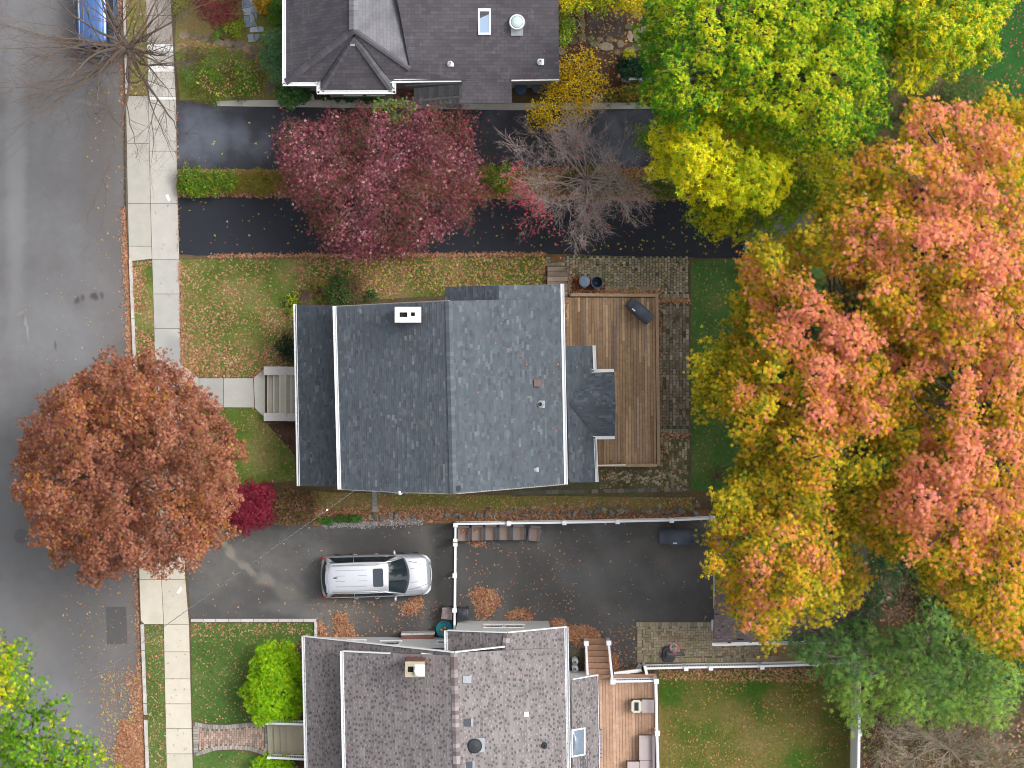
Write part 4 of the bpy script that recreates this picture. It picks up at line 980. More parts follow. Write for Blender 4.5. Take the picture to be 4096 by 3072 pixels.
gd = MB(); rows = []
for i in range(9):
    u = -1 + i / 4; rows.append([(c0.x + (j / 5 - 1) * .26, c0.y + u * .56, c0.z + .02 + .22 * (1 - u * u) * (1 - (j / 5 - 1) ** 2) ** .7) for j in range(11)])
gd.grid(rows); gd.v = [(a, b, c_ - (a - c0.x) * .95) for a, b, c_ in gd.v]; gd.build('dome', plain('smoked_dome', (120, 134, 150), .05, var=.1, scale=2), so_, True)
# chimney with clay top and round cap
c0 = V3(1659, 2679, 8.3)
ch = MB(); ch.box(c0.x, c0.y + .0, 4.5, 8.05, .78, .62); cho = ch.build('chimney', M['brick'], rfo)
ch = MB(); ringcap(ch, c0.x, c0.y, 8.05, 8.2, .40, .32, [(-.3, -.06, -.12, .12)]); ch.build('chimney_crown', plain('cream_crown', (168, 160, 138), .85, var=.12), cho)
ch = MB(); ch.box(c0.x - .18, c0.y, 8.0, 8.1, .24, .24); ch.build('flue', M['blackhole'], cho)
ch = MB(); x_ = c0.x + .2; ch.box(x_, c0.y - .04, 8.2, 8.23, .42, .48); ch.lathe(x_, c0.y - .04, [(.12, 8.2), (.12, 8.36), (.2, 8.36), (.21, 8.4), (.03, 8.44), (.03, 8.46), (.001, 8.46)], 24); ch.build('chimney_cap', M['white'], cho)
def zb(px): return 7.4 - (px - 1820) / 445 * 2.7
def bvent(px, py, w_, h, flside, mat):
    p = V3(px, py, zb(px)); mb = MB(); mb.box(p.x, p.y, p.z - .15, p.z + .14, w_, h, top=1.0); o = mb.build('box_vent', mat, lh)
    mb = MB(); mb.box(p.x + flside * (w_ / 2 + .03), p.y, p.z - .12, p.z + .02, .09, h * 1.1); mb.build('flashing', M['metal'], o)
bvent(1865, 2716, .28, .3, 1, M['metal']); bvent(1870, 2889, .3, .3, 1, M['darkmetal']); bvent(1876, 3060, .3, .3, 1, M['darkmetal'])
p = V3(1899, 2983, zb(1899) + .2); mb = MB(); mb.box(p.x + .1, p.y, p.z - .3, p.z - .12, .62, .6); fo = mb.build('attic_fan', M['metal'], lh)
mb = MB(); mb.lathe(p.x, p.y, [(.2, p.z - .2), (.2, p.z), (.30, p.z), (.31, p.z + .04), (.26, p.z + .1), (.001, p.z + .13)], 28); mb.build('fan_hood', M['black'], fo)
p = V3(2106, 2855, zb(2106)); mb = MB(); mb.box(p.x, p.y, p.z - .1, p.z + .15, .2, .2); mb.build('roof_hatch', M['white'], lh)
vent_pipe(lh, 2175, 2981, zb(2175), .08, .22, (.05, .05), flm='black')
# side stoop, brick
so_ = thing('brick_stoop', 'reddish brick side stoop against the white wall of the lower house', 'stoop', P(1675, 2560))
mb = MB(); zt = .75
mb.prism(W([(1607, 2536), (1735, 2533), (1735, 2570), (1700, 2596), (1640, 2596), (1607, 2575)], zt), 0, zt); mb.build('landing', M['redwall'], so_)
mb = MB(); mb.prism(W([(1604, 2533), (1738, 2530), (1738, 2538), (1604, 2541)], zt), .02, zt + .05); mb.prism(W([(1607, 2578), (1640, 2598), (1607, 2600)], .7), 0, .82); mb.prism(W([(1735, 2572), (1735, 2598), (1700, 2598)], .7), 0, .82); mb.build('planter_edge', M['stone'], so_)
# front steps with white railing
fs_ = thing('front_steps', 'tan concrete front steps with white railings at the lower house', 'steps', P(1150, 2960))
mb = MB(); xs = [1068, 1094, 1120, 1144, 1170, 1196, 1240]
for k in range(6): mb.prism(W([(xs[k], 2896), (xs[k + 1] + 1, 2898), (xs[k + 1] + 5, 3020), (xs[k] + 5, 3016)], .16 * (k + 1)), 0, .16 * (k + 1), c4((178 - 5 * (k == 0), 168, 148), .03))
mb.build('treads', M['slab'], fs_)
for y0, y1, yy in ((2893, 2898, 0), (3030, 3038, 1)):
    mb = MB(); a0, a1 = P(1068 + 6 * yy, y0, 1.0), P(1230, y1, 2.1)
    mb.bar(a0, a1, .09, .06); mb.bar((a0[0], a0[1], .35), (a1[0], a1[1], 1.25), .05, .05)
    for k in range(17):
        q_ = k / 16; x_, y_ = a0[0] + (a1[0] - a0[0]) * q_, a0[1] + (a1[1] - a0[1]) * q_; mb.box(x_, y_, .3 + q_ * .9, 1.0 + q_ * 1.1, .035, .035)
    ro = mb.build('railing', M['vinyl'], fs_)
    mb = MB(); mb.box(a0[0], a0[1], 0, 1.12, .11, .11); mb.build('post', M['vinyl'], ro)
# low kerb edging of the front lawn
mb = MB()
for a, b in (((764, 2478), (1266, 2478)),):
    n_ = 10
    for k in range(n_): x0 = a[0] + (b[0] - a[0]) * k / n_; x1 = a[0] + (b[0] - a[0]) * (k + 1) / n_; mb.prism(W([(x0 + 1, 2475), (x1 - 1, 2475), (x1 - 1, 2487), (x0 + 1, 2487)]), 0, .12, c4((186, 184, 180), .05))
for k in range(3): y0 = 2487 + k * 25; mb.prism(W([(1257, y0 + 1), (1268, y0 + 1), (1270, y0 + 24), (1259, y0 + 24)]), 0, .12, c4((190, 188, 184), .05))
tag(mb.build('lawn_edging', M['slab']), 'row of pale edging stones around the front lawn of the lower house', 'edging')

# ================================================================== composite deck of the lower house
cd = thing('composite_deck', 'tan composite deck with white railings and stairs behind the lower house', 'deck', P(2510, 2900))
zd2 = 1.1
TAN = [(3, (176, 142, 118)), (2, (168, 135, 112)), (2, (182, 148, 124))]
mb = MB(); mb.prism(W([(2388, 2702), (2624, 2702), (2636, 3500), (2388, 3500)], zd2), 0, zd2 - .05, c4((110, 86, 72), 0)); mb.build('deck_base', M['board'], cd)
boards([(2392, 2718), (2612, 2732), (2628, 3480), (2395, 3480)], .145, .012, TAN, 'floor_boards', cd, zd2, rot=math.radians(.9), seg=20, jit=.02)
mb = MB(); mb.prism(W([(2388, 2701), (2624, 2695), (2624, 2706), (2388, 2716)], zd2 + .02), zd2 - .3, zd2 + .02, c4((160, 124, 98), 0)); mb.prism(W([(2617, 2707), (2628, 2707), (2646, 3480), (2634, 3480)], zd2 + .02), .02, zd2 + .02, c4((188, 152, 126), 0)); mb.build('rim_board', M['board'], cd)
mb = MB()
for k in range(7):
    y0 = 2554 + k * 24.5; z = .08 + .16 * k
    mb.prism(W([(2338, y0), (2440, y0), (2440, y0 + 26), (2342, y0 + 26)], z + .04), 0, z + .04, c4((160, 124, 100), .03))
    mb.prism(W([(2345, y0 + 21), (2438, y0 + 21), (2438, y0 + 25.5), (2345, y0 + 25.5)], z + .04), z, z + .046, c4((128, 98, 80), .02))
mb.build('stairs', M['board'], cd)
def railing(parent, a, b, za, zb_, h=.95, post=True, sp=.11):
    """white railing between two world points"""
    a = Vector(a); b = Vector(b); a.z = za; b.z = zb_; L = (b - a).length; up = Vector((0, 0, h))
    mb = MB(); mb.bar(a + up, b + up, .09, .06); mb.bar(a + Vector((0, 0, .12)), b + Vector((0, 0, .12)), .06, .05); o = mb.build('rail', M['vinyl'], parent)
    mb = MB(); n_ = max(1, int(L / sp))
    for k in range(n_):
        q_ = a.lerp(b, (k + .5) / n_); mb.box(q_.x, q_.y, q_.z + .12, q_.z + h - .02, .035, .035)
    mb.build('balusters', M['vinyl'], o)
def rpost(parent, x, y, z0, z1, s_=.13):
    mb = MB(); mb.box(x, y, z0, z1, s_, s_); mb.box(x, y, z1, z1 + .04, s_ + .07, s_ + .07); mb.box(x, y, z1 + .04, z1 + .1, s_ + .05, s_ + .05, top=.999); mb.build('post', M['vinyl'], parent)
ptA, ptB, ptC, ptD, ptE, ptF = [P(*q_, 1.0) for q_ in ((2344, 2570), (2348, 2704), (2434, 2568), (2446, 2712), (2618, 2710), (2622, 2915))]
railing(cd, ptA, ptB, .2, 1.1); railing(cd, ptC, ptD, .2, 1.1); railing(cd, ptD, ptE, 1.1, 1.1); railing(cd, ptE, ptF, 1.1, 1.1); railing(cd, ptF, P(2634, 3300, 1.0), 1.1, 1.1)
for q_, z_ in ((ptA, 1.3), (ptC, 1.3), (ptD, 2.15), (ptE, 2.15), (ptF, 2.15)): rpost(cd, q_[0], q_[1], 0.02, z_, .15)
# furniture on the deck
m_cush = plain('mauve_cover', (172, 160, 160), .8, var=.04, scale=4)
def covered_box(name, label, cat, pts, h, z0=zd2):
    o = thing(name, label, cat, P(sum(p[0] for p in pts) / len(pts), sum(p[1] for p in pts) / len(pts), z0))
    mb = MB(); mb.prism(W(pts, z0 + h), z0 + .001, z0 + h - .03); ob = mb.build('side_panel', plain('wicker', (120, 106, 100), .8, var=.15, scale=30), o)
    c = np.array(pts).mean(0); mb = MB(); mb.prism(W([tuple(c + (np.array(p) - c) * 1.01) for p in pts], z0 + h), z0 + h - .03, z0 + h); mb.build('top_cover', m_cush, o); return o
covered_box('storage_box', 'mauve-topped storage box beside the fire table on the tan deck', 'box', [(2567, 2799), (2616, 2799), (2616, 2851), (2567, 2851)], .5)
so_ = thing('corner_sofa', 'mauve cushioned corner sofa in the lower corner of the tan deck', 'sofa', P(2580, 3010, zd2))
for nm, pts, z0, z1 in (('sofa_base', [(2556, 2942), (2620, 2942), (2620, 3200), (2508, 3200), (2508, 3046), (2556, 3046)], 0.0, .36),):
    mb = MB(); mb.prism(W(pts, zd2 + .3), zd2 + .01, zd2 + z1); mb.build(nm, plain('wicker_base', (112, 98, 92), .8, var=.2, scale=30), so_)
for pts in ([(2557, 2943), (2609, 2943), (2609, 3040), (2557, 3040)], [(2560, 3042), (2609, 3042), (2609, 3140), (2560, 3140)], [(2510, 3048), (2558, 3048), (2558, 3140), (2510, 3140)]):
    mb = MB(); mb.prism(W(pts, zd2 + .5), zd2 + .36, zd2 + .5); mb.build('cushion', m_cush, so_)
mb = MB(); mb.prism(W([(2610, 2943), (2620, 2943), (2622, 3200), (2612, 3200)], zd2 + .75), zd2 + .36, zd2 + .75); mb.build('backrest', m_cush, so_)
ft = thing('fire_table', 'cream octagonal fire table with black centre on the tan deck', 'table', P(2546, 2826, zd2))
p = P(2546, 2826, zd2 + .6); x_, y_ = p[0], p[1]
def octa(hx, hy, c_): return [(x_ - hx + c_, y_ - hy), (x_ + hx - c_, y_ - hy), (x_ + hx, y_ - hy + c_), (x_ + hx, y_ + hy - c_), (x_ + hx - c_, y_ + hy), (x_ - hx + c_, y_ + hy), (x_ - hx, y_ + hy - c_), (x_ - hx, y_ - hy + c_)]
mb = MB(); mb.box(x_, y_, zd2 + .001, zd2 + .54, .40, .52); mb.build('pedestal', M['black'], ft)
mb = MB(); mb.prism(octa(.225, .285, .09), zd2 + .54, zd2 + .6); mb.build('table_top', plain('cream_top', (198, 192, 176), .6, var=.06), ft)
mb = MB(); mb.box(x_, y_, zd2 + .6, zd2 + .612, .19, .37); mb.build('burner_tray', M['glass'], ft)
mb = MB()
for k in range(8): 
    mb.prism(W([(2394, 2922 + k * 15.5), (2409, 2922 + k * 15.5), (2409, 2936 + k * 15.5), (2394, 2936 + k * 15.5)], zd2 + .35), zd2 + .003, zd2 + .35)
tag(mb.build('wall_bench', plain('bench_grey', (140, 134, 140), .7, var=.06)), 'narrow grey bench against the rear wall on the tan deck', 'bench')
# small lattice panel between deck and fence
mb = MB(); mb.bar(P(2456, 2694, .5), P(2566, 2680, .5), .05, .9); mb.bar(P(2456, 2693, 1.0), P(2566, 2679, 1.0), .1, .05)
tag(mb.build('fence_panel', M['vinyl']), 'short white fence panel joining the tan deck to the picket fence', 'fence')
mb = MB(); mb.box(*P(2556, 2665)[:2], 0, .25, .28, .2, math.radians(60)); tag(mb.build('concrete_block', M['kerb']), 'loose concrete block beside the end post of the picket fence', 'block')

# grey canisters by the wall
for k, (x_, y_) in enumerate(((2301, 2648), (2301, 2676))):
    o = thing('gas_canister', ('upper' if k == 0 else 'lower') + ' of two round grey canisters beside the deck stairs', 'canister', P(x_, y_), group='grey canisters by the wall')
    q_ = P(x_, y_, .9); mb = MB(); mb.lathe(q_[0], q_[1], [(.14, .05), (.14, .85), (.11, .92), (.06, .94)], 24); mb.build('canister_body', plain('canister_grey', (206, 210, 212), .5), o)
    mb = MB(); mb.lathe(q_[0], q_[1], [(.05, .94), (.06, .98), (.001, .99)], 16); mb.lathe(q_[0], q_[1], [(.095, .925), (.1, .945), (.085, .945), (.08, .925)], 24, cap=False); mb.build('valve', M['darkmetal'], o)
mb = MB(); mb.box(*P(2297, 2664)[:2], 0.021, .05, .5, .8); tag(mb.build('utility_tray', M['black']), 'flat black tray under the two grey canisters', 'tray')

# ================================================================== garage
gr = thing('garage', 'garage with dark brown shingle roof half hidden under the orange tree', 'garage', P(3150, 2450))
g_e0, g_e1, g_r1, g_r0 = V3(2852, 2574, 2.7), V3(3470, 2562, 2.7), V3(3470, 2330, 4.3), V3(2862, 2342, 4.3)
g_n0, g_n1 = V3(2868, 2110, 2.7), V3(3470, 2100, 2.7)
rf = MB(); slab_roof(rf, [g_e0, g_e1, g_r1, g_r0]); slab_roof(rf, [g_r0, g_r1, g_n1, g_n0]); ro = rf.build('roof', M['shingle'], gr)
sh = MB(); shingle_patch(sh, g_e0, g_e1, g_r1, g_r0, .145, TAUPD, 'lam'); 
for _ in range(420):
    u, t_ = R.random(), R.random(); q_ = g_e0.lerp(g_e1, u).lerp(g_r0.lerp(g_r1, u), round(t_ * 18) / 18 + .01); sh.box(q_.x, q_.y, q_.z - .01, q_.z + .03, .13, .05, c=c4((122, 104, 106), .1))
sh.build('shingles', M['shingle'], ro)
gutter(gr, V3(2849, 2577, 2.68), V3(3472, 2565, 2.68), .11)
mb = MB(); a = W([(2880, 2556), (3450, 2546), (3450, 2120), (2886, 2125)], 2.5); mb.prism([a[0], a[1], ((a[1][0] + a[2][0]) / 2, (a[1][1] + a[2][1]) / 2), a[2], a[3], ((a[3][0] + a[0][0]) / 2, (a[3][1] + a[0][1]) / 2)], 0, [2.55, 2.55, 4.0, 2.55, 2.55, 4.0]); mb.build('wall', M['siding'], gr)
mb = MB(); mb.bar(V3(2851, 2480, 2.6), V3(2851, 2522, 2.6), .1, .3); mb.build('soffit_return', M['white'], gr)
mb = MB(); xg = a[0][0]; mb.box(xg - .03, (a[0][1] + a[3][1]) / 2, .02, 2.1, .05, 2.6); go = mb.build('garage_door', M['white'], gr)

# ================================================================== fences
def picket_fence(name, label, path, h, posts, cap=.16, panel=False, sp=.115, group=None, zg=.0):
    o = thing(name, label, 'fence', P(*path[0]), group=group)
    pts = [Vector((*P(x, y, h)[:2], 0)) for x, y in path]
    for a, b in zip(pts[:-1], pts[1:]):
        mb = MB()
        if panel: mb.bar(a + Vector((0, 0, h * .5 + .05)), b + Vector((0, 0, h * .5 + .05)), .05, h - .1); mb.bar(a + Vector((0, 0, h)), b + Vector((0, 0, h)), .12, .06)
        else: mb.bar(a + Vector((0, 0, h)), b + Vector((0, 0, h)), .09, .06); mb.bar(a + Vector((0, 0, .18)), b + Vector((0, 0, .18)), .06, .07); mb.bar(a + Vector((0, 0, h * .8)), b + Vector((0, 0, h * .8)), .05, .05)
        mb.build('panel' if panel else 'rail', M['vinyl'], o)
        if not panel:
            mb = MB(); n_ = int((b - a).length / sp)
            for k in range(n_): q_ = a.lerp(b, (k + .5) / n_); mb.box(q_.x, q_.y, .1, h - .02, .045, .03)
            mb.build('pickets', M['vinyl'], o)
    for x, y in posts:
        q_ = P(x, y, h); rpost(o, q_[0], q_[1], 0, h + .06, .13)
    return o
picket_fence('picket_fence', 'long white picket fence above the row of patio chairs', [(1822, 2096), (2340, 2089), (2690, 2081), (2870, 2072)], 1.3, [(1822, 2100), (2035, 2093), (2257, 2091), (2470, 2087), (2686, 2082), (2852, 2073)])
picket_fence('driveway_gate', 'narrow white gate fence crossing the driveway in front of the silver car', [(1822, 2108), (1818, 2530)], 1.3, [(1821, 2163), (1821, 2176), (1819, 2302), (1818, 2441)])
picket_fence('picket_fence', 'white picket fence between the basketball hoop paving and the back lawn', [(2580, 2674), (2745, 2670), (3050, 2665), (3404, 2654)], 1.2, [(2744, 2674), (2843, 2672), (3048, 2668), (3262, 2658)])
mb = MB(); mb.bar(P(2576, 2655, .7), P(2584, 2690, .7), .12, 1.3); tag(mb.build('gate_post', M['vinyl']), 'wide white post at the deck end of the lower picket fence', 'post')
picket_fence('privacy_fence', 'tall solid white fence along the right side of the lower back lawn', [(3440, 2560), (3438, 2800), (3430, 3400)], 2.1, [(3442, 2560), (3438, 2935), (3430, 3300)], panel=True)
picket_fence('picket_fence', 'white picket fence glimpsed beyond the pink-orange tree at the right edge', [(3830, 636), (4060, 612), (4500, 600)], 1.4, [(3830, 636), (4066, 612), (4300, 604)])
mb = MB(); mb.bar(P(2986, 890, 1.3), P(2982, 1016, 1.3), .07, .06)
for k in range(5): q_ = P(2986 - k, 892 + k * 30, .7); mb.box(q_[0], q_[1], 0, 1.3, .07, .07)
tag(mb.build('driveway_barrier', M['metal']), 'thin pale metal barrier across the end of the dark driveway', 'barrier')
mb = MB(); mb.box(*P(2974, 1070)[:2], 0, .5, .12, .28); tag(mb.build('utility_box', plain('boxgrey', (176, 190, 196), .5)), 'small pale grey utility box below the dark driveway end', 'box')
# low brick wall with railing in the upper garden
bw_ = thing('garden_fence', 'low dark iron fence with brick pier in the upper garden', 'fence', P(2470, 310))
mb = MB(); mb.box(*P(2476, 312)[:2], 0, .7, .18, .18); mb.build('pier', plain('pinkbrick', (176, 124, 108), .9, var=.15), bw_)
mb = MB(); mb.bar(P(2486, 318, .6), P(2640, 316, .6), .05, .05); mb.bar(P(2486, 320, .1), P(2640, 318, .1), .2, .2)
for k in range(14): q_ = P(2488 + k * 11, 318, .4); mb.box(q_[0], q_[1], 0, .65, .03, .03)
mb.build('railing', M['metal'], bw_)
pt = thing('plant_pot', 'round stone plant pot in the upper garden beside the yellow hedge', 'pot', P(2301, 95))
mb = MB(); q_ = P(2301, 95, .5); mb.lathe(q_[0], q_[1], [(.14, 0), (.2, .5), (.21, .5), (.18, .5), (.17, .42)], 24); mb.build('pot_body', M['stone'], pt)
mb = MB(); mb.lathe(q_[0], q_[1], [(.17, .42), (.1, .46), (.001, .45)], 16); mb.build('pot_soil', M['moss'], pt)

# ================================================================== patio chairs in a row
def make_chair(label):
    o = thing('patio_chair', label, 'chair', (0, 0, 0), group='brown patio chairs in a row by the fence')
    tan = plain('sling_fabric', (134, 118, 110), .85, var=.07, scale=5); tanb = plain('sling_back', (172, 158, 154), .8, var=.05)
    fr = plain('chair_frame', (64, 72, 84), .4, metal=.3)
    mb = MB(); rows = [[(-.26 + .02 * abs(k - 4) * 0, -.36 + j * .09, .40 - .0 + .02 * math.cos((k - 4) / 4 * 1.5) * -1 + (-.03 + .006 * j)) if True else 0 for k in range(9)] for j in range(7)]
    rows = [[(-.25 + k * .0625, -.36 + j * .1, .40 - .035 * (1 - ((k - 4) / 4) ** 2) - .008 * j) for k in range(9)] for j in range(7)]
    mb.grid(rows); mb.grid([[(x, y, z - .015) for x, y, z in r] for r in rows], flip=True); mb.build('seat', tan, o, True)
    mb = MB(); rows = [[(-.25 + k * .0625, .24 + j * .028, .36 + j * .12 + .0 * k) for k in range(9)] for j in range(6)]
    mb.grid(rows); mb.grid([[(x, y + .015, z) for x, y, z in r] for r in rows], flip=True)
    mb.build('backrest', tanb, o, True)
    for s_ in (-1, 1):
        mb = MB(); mb.tube([(s_ * .275, -.34, .02), (s_ * .275, -.34, .58), (s_ * .275, -.28, .62), (s_ * .275, .34, .60)], [.016, .016, .022, .022], 8); mb.bar((s_ * .285, -.3, .635), (s_ * .285, .25, .625), .06, .02); mb.build('armrest', fr, o)
        mb = MB(); mb.tube([(s_ * .26, .38, .02), (s_ * .26, .22, .38), (s_ * .26, .40, .98)], .016, 8); mb.build('rear_leg', fr, o)
    mb = MB(); mb.tube([(-.26, -.36, .39), (.26, -.36, .39)], .016, 8); mb.tube([(-.26, .40, .98), (.26, .40, .98)], .018, 8); mb.build('crossbar', fr, o)
    return o
cw = ['first patio chair from the gate, dry leaves piled on its seat', 'second patio chair from the gate with a small leaf clump on its seat', 'third patio chair from the gate with scattered leaves on its seat', 'fourth patio chair from the gate with two small leaves on its seat', 'fifth patio chair from the gate with a clean seat', 'sixth patio chair set apart and turned slightly, furthest from the gate']
ch0 = make_chair(cw[0])
for k, (x_, y_, r_) in enumerate(((1854, 2134, 0), (1910, 2132, 0), (1964, 2130, 0), (2020, 2130, 0), (2075, 2130, 0), (2140, 2134, -7))):
    c_ = ch0 if k == 0 else copy_tree(ch0); c_['label'] = cw[k]
    p = P(x_, y_, .4); c_.location = (p[0], p[1], .014); c_.rotation_euler = (0, 0, math.radians(r_))

# ================================================================== bins and toys by the lower house
def wheelie(label, px, py, w_, d_, h, mat, lidmat, rot=0):
    o = thing('wheeled_bin', label, 'bin', P(px, py)); x, y = P(px, py, h)[:2]
    mb = MB(); mb.box(x, y, .04, h - .06, w_ * .92, d_ * .9, rot, top=1.0); mb.build('bin_body', mat, o)
    rows = []
    for i in range(7):
        u = -1 + i / 3; rows.append([(x + (v_ * w_ / 2 * (1 - .1 * u * u * abs(v_))) * math.cos(rot) - u * d_ / 2 * math.sin(rot), y + v_ * w_ / 2 * math.sin(rot) + u * d_ / 2 * math.cos(rot), h - .05 + .07 * (1 - u * u) * (1 - v_ * v_) ** .5) for v_ in (-1, -.96, -.7, 0, .7, .96, 1)])
    mb = MB(); mb.box(x, y, h - .09, h - .045, w_, d_, rot); mb.grid(rows); l_ = mb.build('lid', lidmat, o)
    mb = MB(); mb.tube([(x - w_ * .35, y + d_ * .53, h - .08), (x + w_ * .35, y + d_ * .53, h - .08)], .018, 8); mb.build('handle', lidmat, l_)
    for s_ in (-1, 1):
        mb = MB(); mb.tube([(x + s_ * w_ * .4 - .03, y + d_ * .4, .09), (x + s_ * w_ * .4 + .03, y + d_ * .4, .09)], .09, 14); mb.build('wheel', M['black'], o)
wheelie('grey-brown bin with flat lid left of the white gate fence', 1788, 2456, .48, .50, .95, plain('bin_taupe', (120, 108, 106), .6), plain('bin_taupe_lid', (140, 128, 126), .6), math.radians(-6))
wheelie('black bin with domed lid right of the white gate fence', 1852, 2458, .52, .50, .95, M['black'], M['black'])
wt = thing('water_table', 'round teal tub with two orange toys beside the white gate fence', 'tub', P(1778, 2517))
q_ = P(1777, 2517, .5); teal = plain('teal_plastic', (34, 134, 148), .4, var=.06)
mb = MB(); mb.lathe(q_[0], q_[1], [(.22, 0), (.26, .3), (.35, .36), (.37, .5), (.33, .5), (.30, .4), (.12, .38), (.10, .46), (.001, .47)], 36, sy=1.0); mb.build('basin', teal, wt)
for dx, dy in ((.03, .07), (-.12, -.03)):
    mb = MB(); mb.lathe(q_[0] + dx, q_[1] + dy, [(.04, .38), (.055, .52), (.055, .56), (.03, .57)], 16); mb.build('toy_cup', plain('orange_plastic', (236, 140, 36), .45), wt)

# basketball hoop
bh = thing('basketball_hoop', 'portable basketball hoop with black base and red rim on the paving', 'basketball hoop', P(2674, 2618))
b0 = W([(2650, 2600), (2660, 2588), (2676, 2584), (2692, 2592), (2700, 2610), (2700, 2640), (2692, 2650), (2656, 2650), (2650, 2640)], .3)
mb = MB(); c_ = np.mean(b0, 0); mb.prism(b0, .02, .16); mb.prism([tuple(c_ + (np.array(p) - c_) * .86) for p in b0], .16, .26); mb.prism([tuple(c_ + (np.array(p) - c_) * .5) for p in b0], .26, .33); mb.build('base', M['black'], bh)
pc = P(2676, 2632, .3); pb = P(2701, 2617, 3.2)
mb = MB(); mb.tube([(pc[0], pc[1] + .1, .2), (pb[0], pb[1] - .12, 2.9)], .045, 10); mb.build('pole', M['black'], bh)
mb = MB(); mb.box(pb[0], pb[1], 2.75, 3.65, .74, .035, math.radians(2)); bo = mb.build('backboard', plain('acrylic', (150, 160, 170), .2), bh)
mb = MB()
for dz, dx in ((2.75, 0), (3.65, 0)): mb.bar((pb[0] - .38, pb[1] - .013, dz), (pb[0] + .38, pb[1] + .013, dz), .05, .05)
for dx in (-.37, .37): mb.box(pb[0] + dx, pb[1] + dx * .035, 2.75, 3.65, .04, .05)
mb.build('board_frame', M['black'], bo)
rc = P(2697, 2590, 3.0); mb = MB()
mb.tube([(rc[0] + .19 * math.cos(t_), rc[1] + .19 * math.sin(t_), 3.0) for t_ in np.linspace(0, 2 * math.pi, 25)], .014, 6, cap=False); mb.box(rc[0] + .02, (rc[1] - .19 + pb[1]) / 2, 2.98, 3.01, .12, abs(rc[1] - .19 - pb[1])); mb.build('rim', plain('rim_red', (222, 92, 98), .5), bh)
mb = MB()
for k in range(12):
    t_ = 2 * math.pi * k / 12; t2 = t_ + .5; t3 = t_ - .5
    for tt in (t2, t3): mb.tube([(rc[0] + .19 * math.cos(t_), rc[1] + .19 * math.sin(t_), 2.99), (rc[0] + .14 * math.cos(tt), rc[1] + .14 * math.sin(tt), 2.8), (rc[0] + .1 * math.cos(t_), rc[1] + .1 * math.sin(t_), 2.58)], .007, 4, cap=False)
mb.build('net', M['white'], bh)
# bundle of pale sticks and loose papers
mb = MB()
for k in range(5): a = P(2975 + k * 5, 2634 + k * 3.2, .1); b = P(3008 + k * 3, 2618 + k * 4, .35); mb.tube([a, b], .012, 5)
for k in range(7): a = P(2985 + k * 4, 2648 - k * 1.5, .1); b = P(3020 + k * 4, 2640 - k * 3, .25); c_ = P(3090 + k * 6, 2650 - k * 3.5, .2); mb.tube([a, b, c_], .011, 5)
tag(mb.build('garden_stakes', plain('stake', (186, 168, 146), .8)), 'tangle of thin pale garden stakes lying beside the lower picket fence', 'stakes')
for (x_, y_, r_, lb) in ((672, 790, -70, 'white folded paper on the pavement beside the upper green hedge'), (717, 2364, 55, 'white folded paper on the pavement by the lower driveway')):
    q_ = P(x_, y_); mb = MB(); mb.box(q_[0], q_[1], .031, .06, .26, .13, math.radians(r_)); mb.box(q_[0] + .12 * math.cos(math.radians(r_)), q_[1] + .12 * math.sin(math.radians(r_)), .031, .05, .14, .10, math.radians(r_ + 25)); tag(mb.build('paper', M['white']), lb, 'paper')
# manhole
mh = MB(); q_ = P(84, 2146); mh.lathe(q_[0], q_[1], [(.33, -.119), (.33, -.112), (.27, -.112), (.27, -.116), (.26, -.110), (.001, -.110)], 32)
for k in range(12): t_ = k * math.pi / 6; mh.lathe(q_[0] + .17 * math.cos(t_), q_[1] + .17 * math.sin(t_), [(.018, -.112), (.018, -.104)], 8)
tag(mh.build('manhole_cover', plain('iron', (92, 90, 94), .7, metal=.2)), 'round iron manhole cover in the street at the left edge', 'manhole cover')

# overhead service cable
pts = [P(1420, 1961, 5.6), P(1308, 2040, 5.5), P(1182, 2130, 5.3), P(1012, 2250, 5.2), P(750, 2440, 5.2), P(574, 2566, 5.4), P(247, 2808, 6.0), P(-400, 3290, 7.6)]
mb = MB(); fine = []
for a, b in zip(pts[:-1], pts[1:]):
    for k in range(60): fine.append(a + (b - a) * k / 60)
fine.append(pts[-1])
mb.tube(fine[::4] + [fine[-1]], .009, 5); 
o_ = thing('service_cable', 'twisted grey service cable running diagonally from the middle house over the street', 'cable', (pts[0][0], pts[0][1], 0))
mb.build('messenger_wire', M['darkmetal'], o_)
mb = MB(); tw_ = [fine[k] + np.array([.016 * math.cos(k * .75), .016 * math.sin(k * .75), .014 * math.sin(k * .75)]) for k in range(len(fine))]; mb.tube(tw_, .010, 5); mb.build('insulated_wire', plain('cable_grey', (122, 124, 128), .5), o_)
mb = MB(); q_ = pts[1]; mb.lathe(q_[0], q_[1], [(.02, q_[2] - .05), (.045, q_[2] - .04), (.045, q_[2] + .04), (.02, q_[2] + .06)], 14); mb.build('insulator', M['white'], o_)
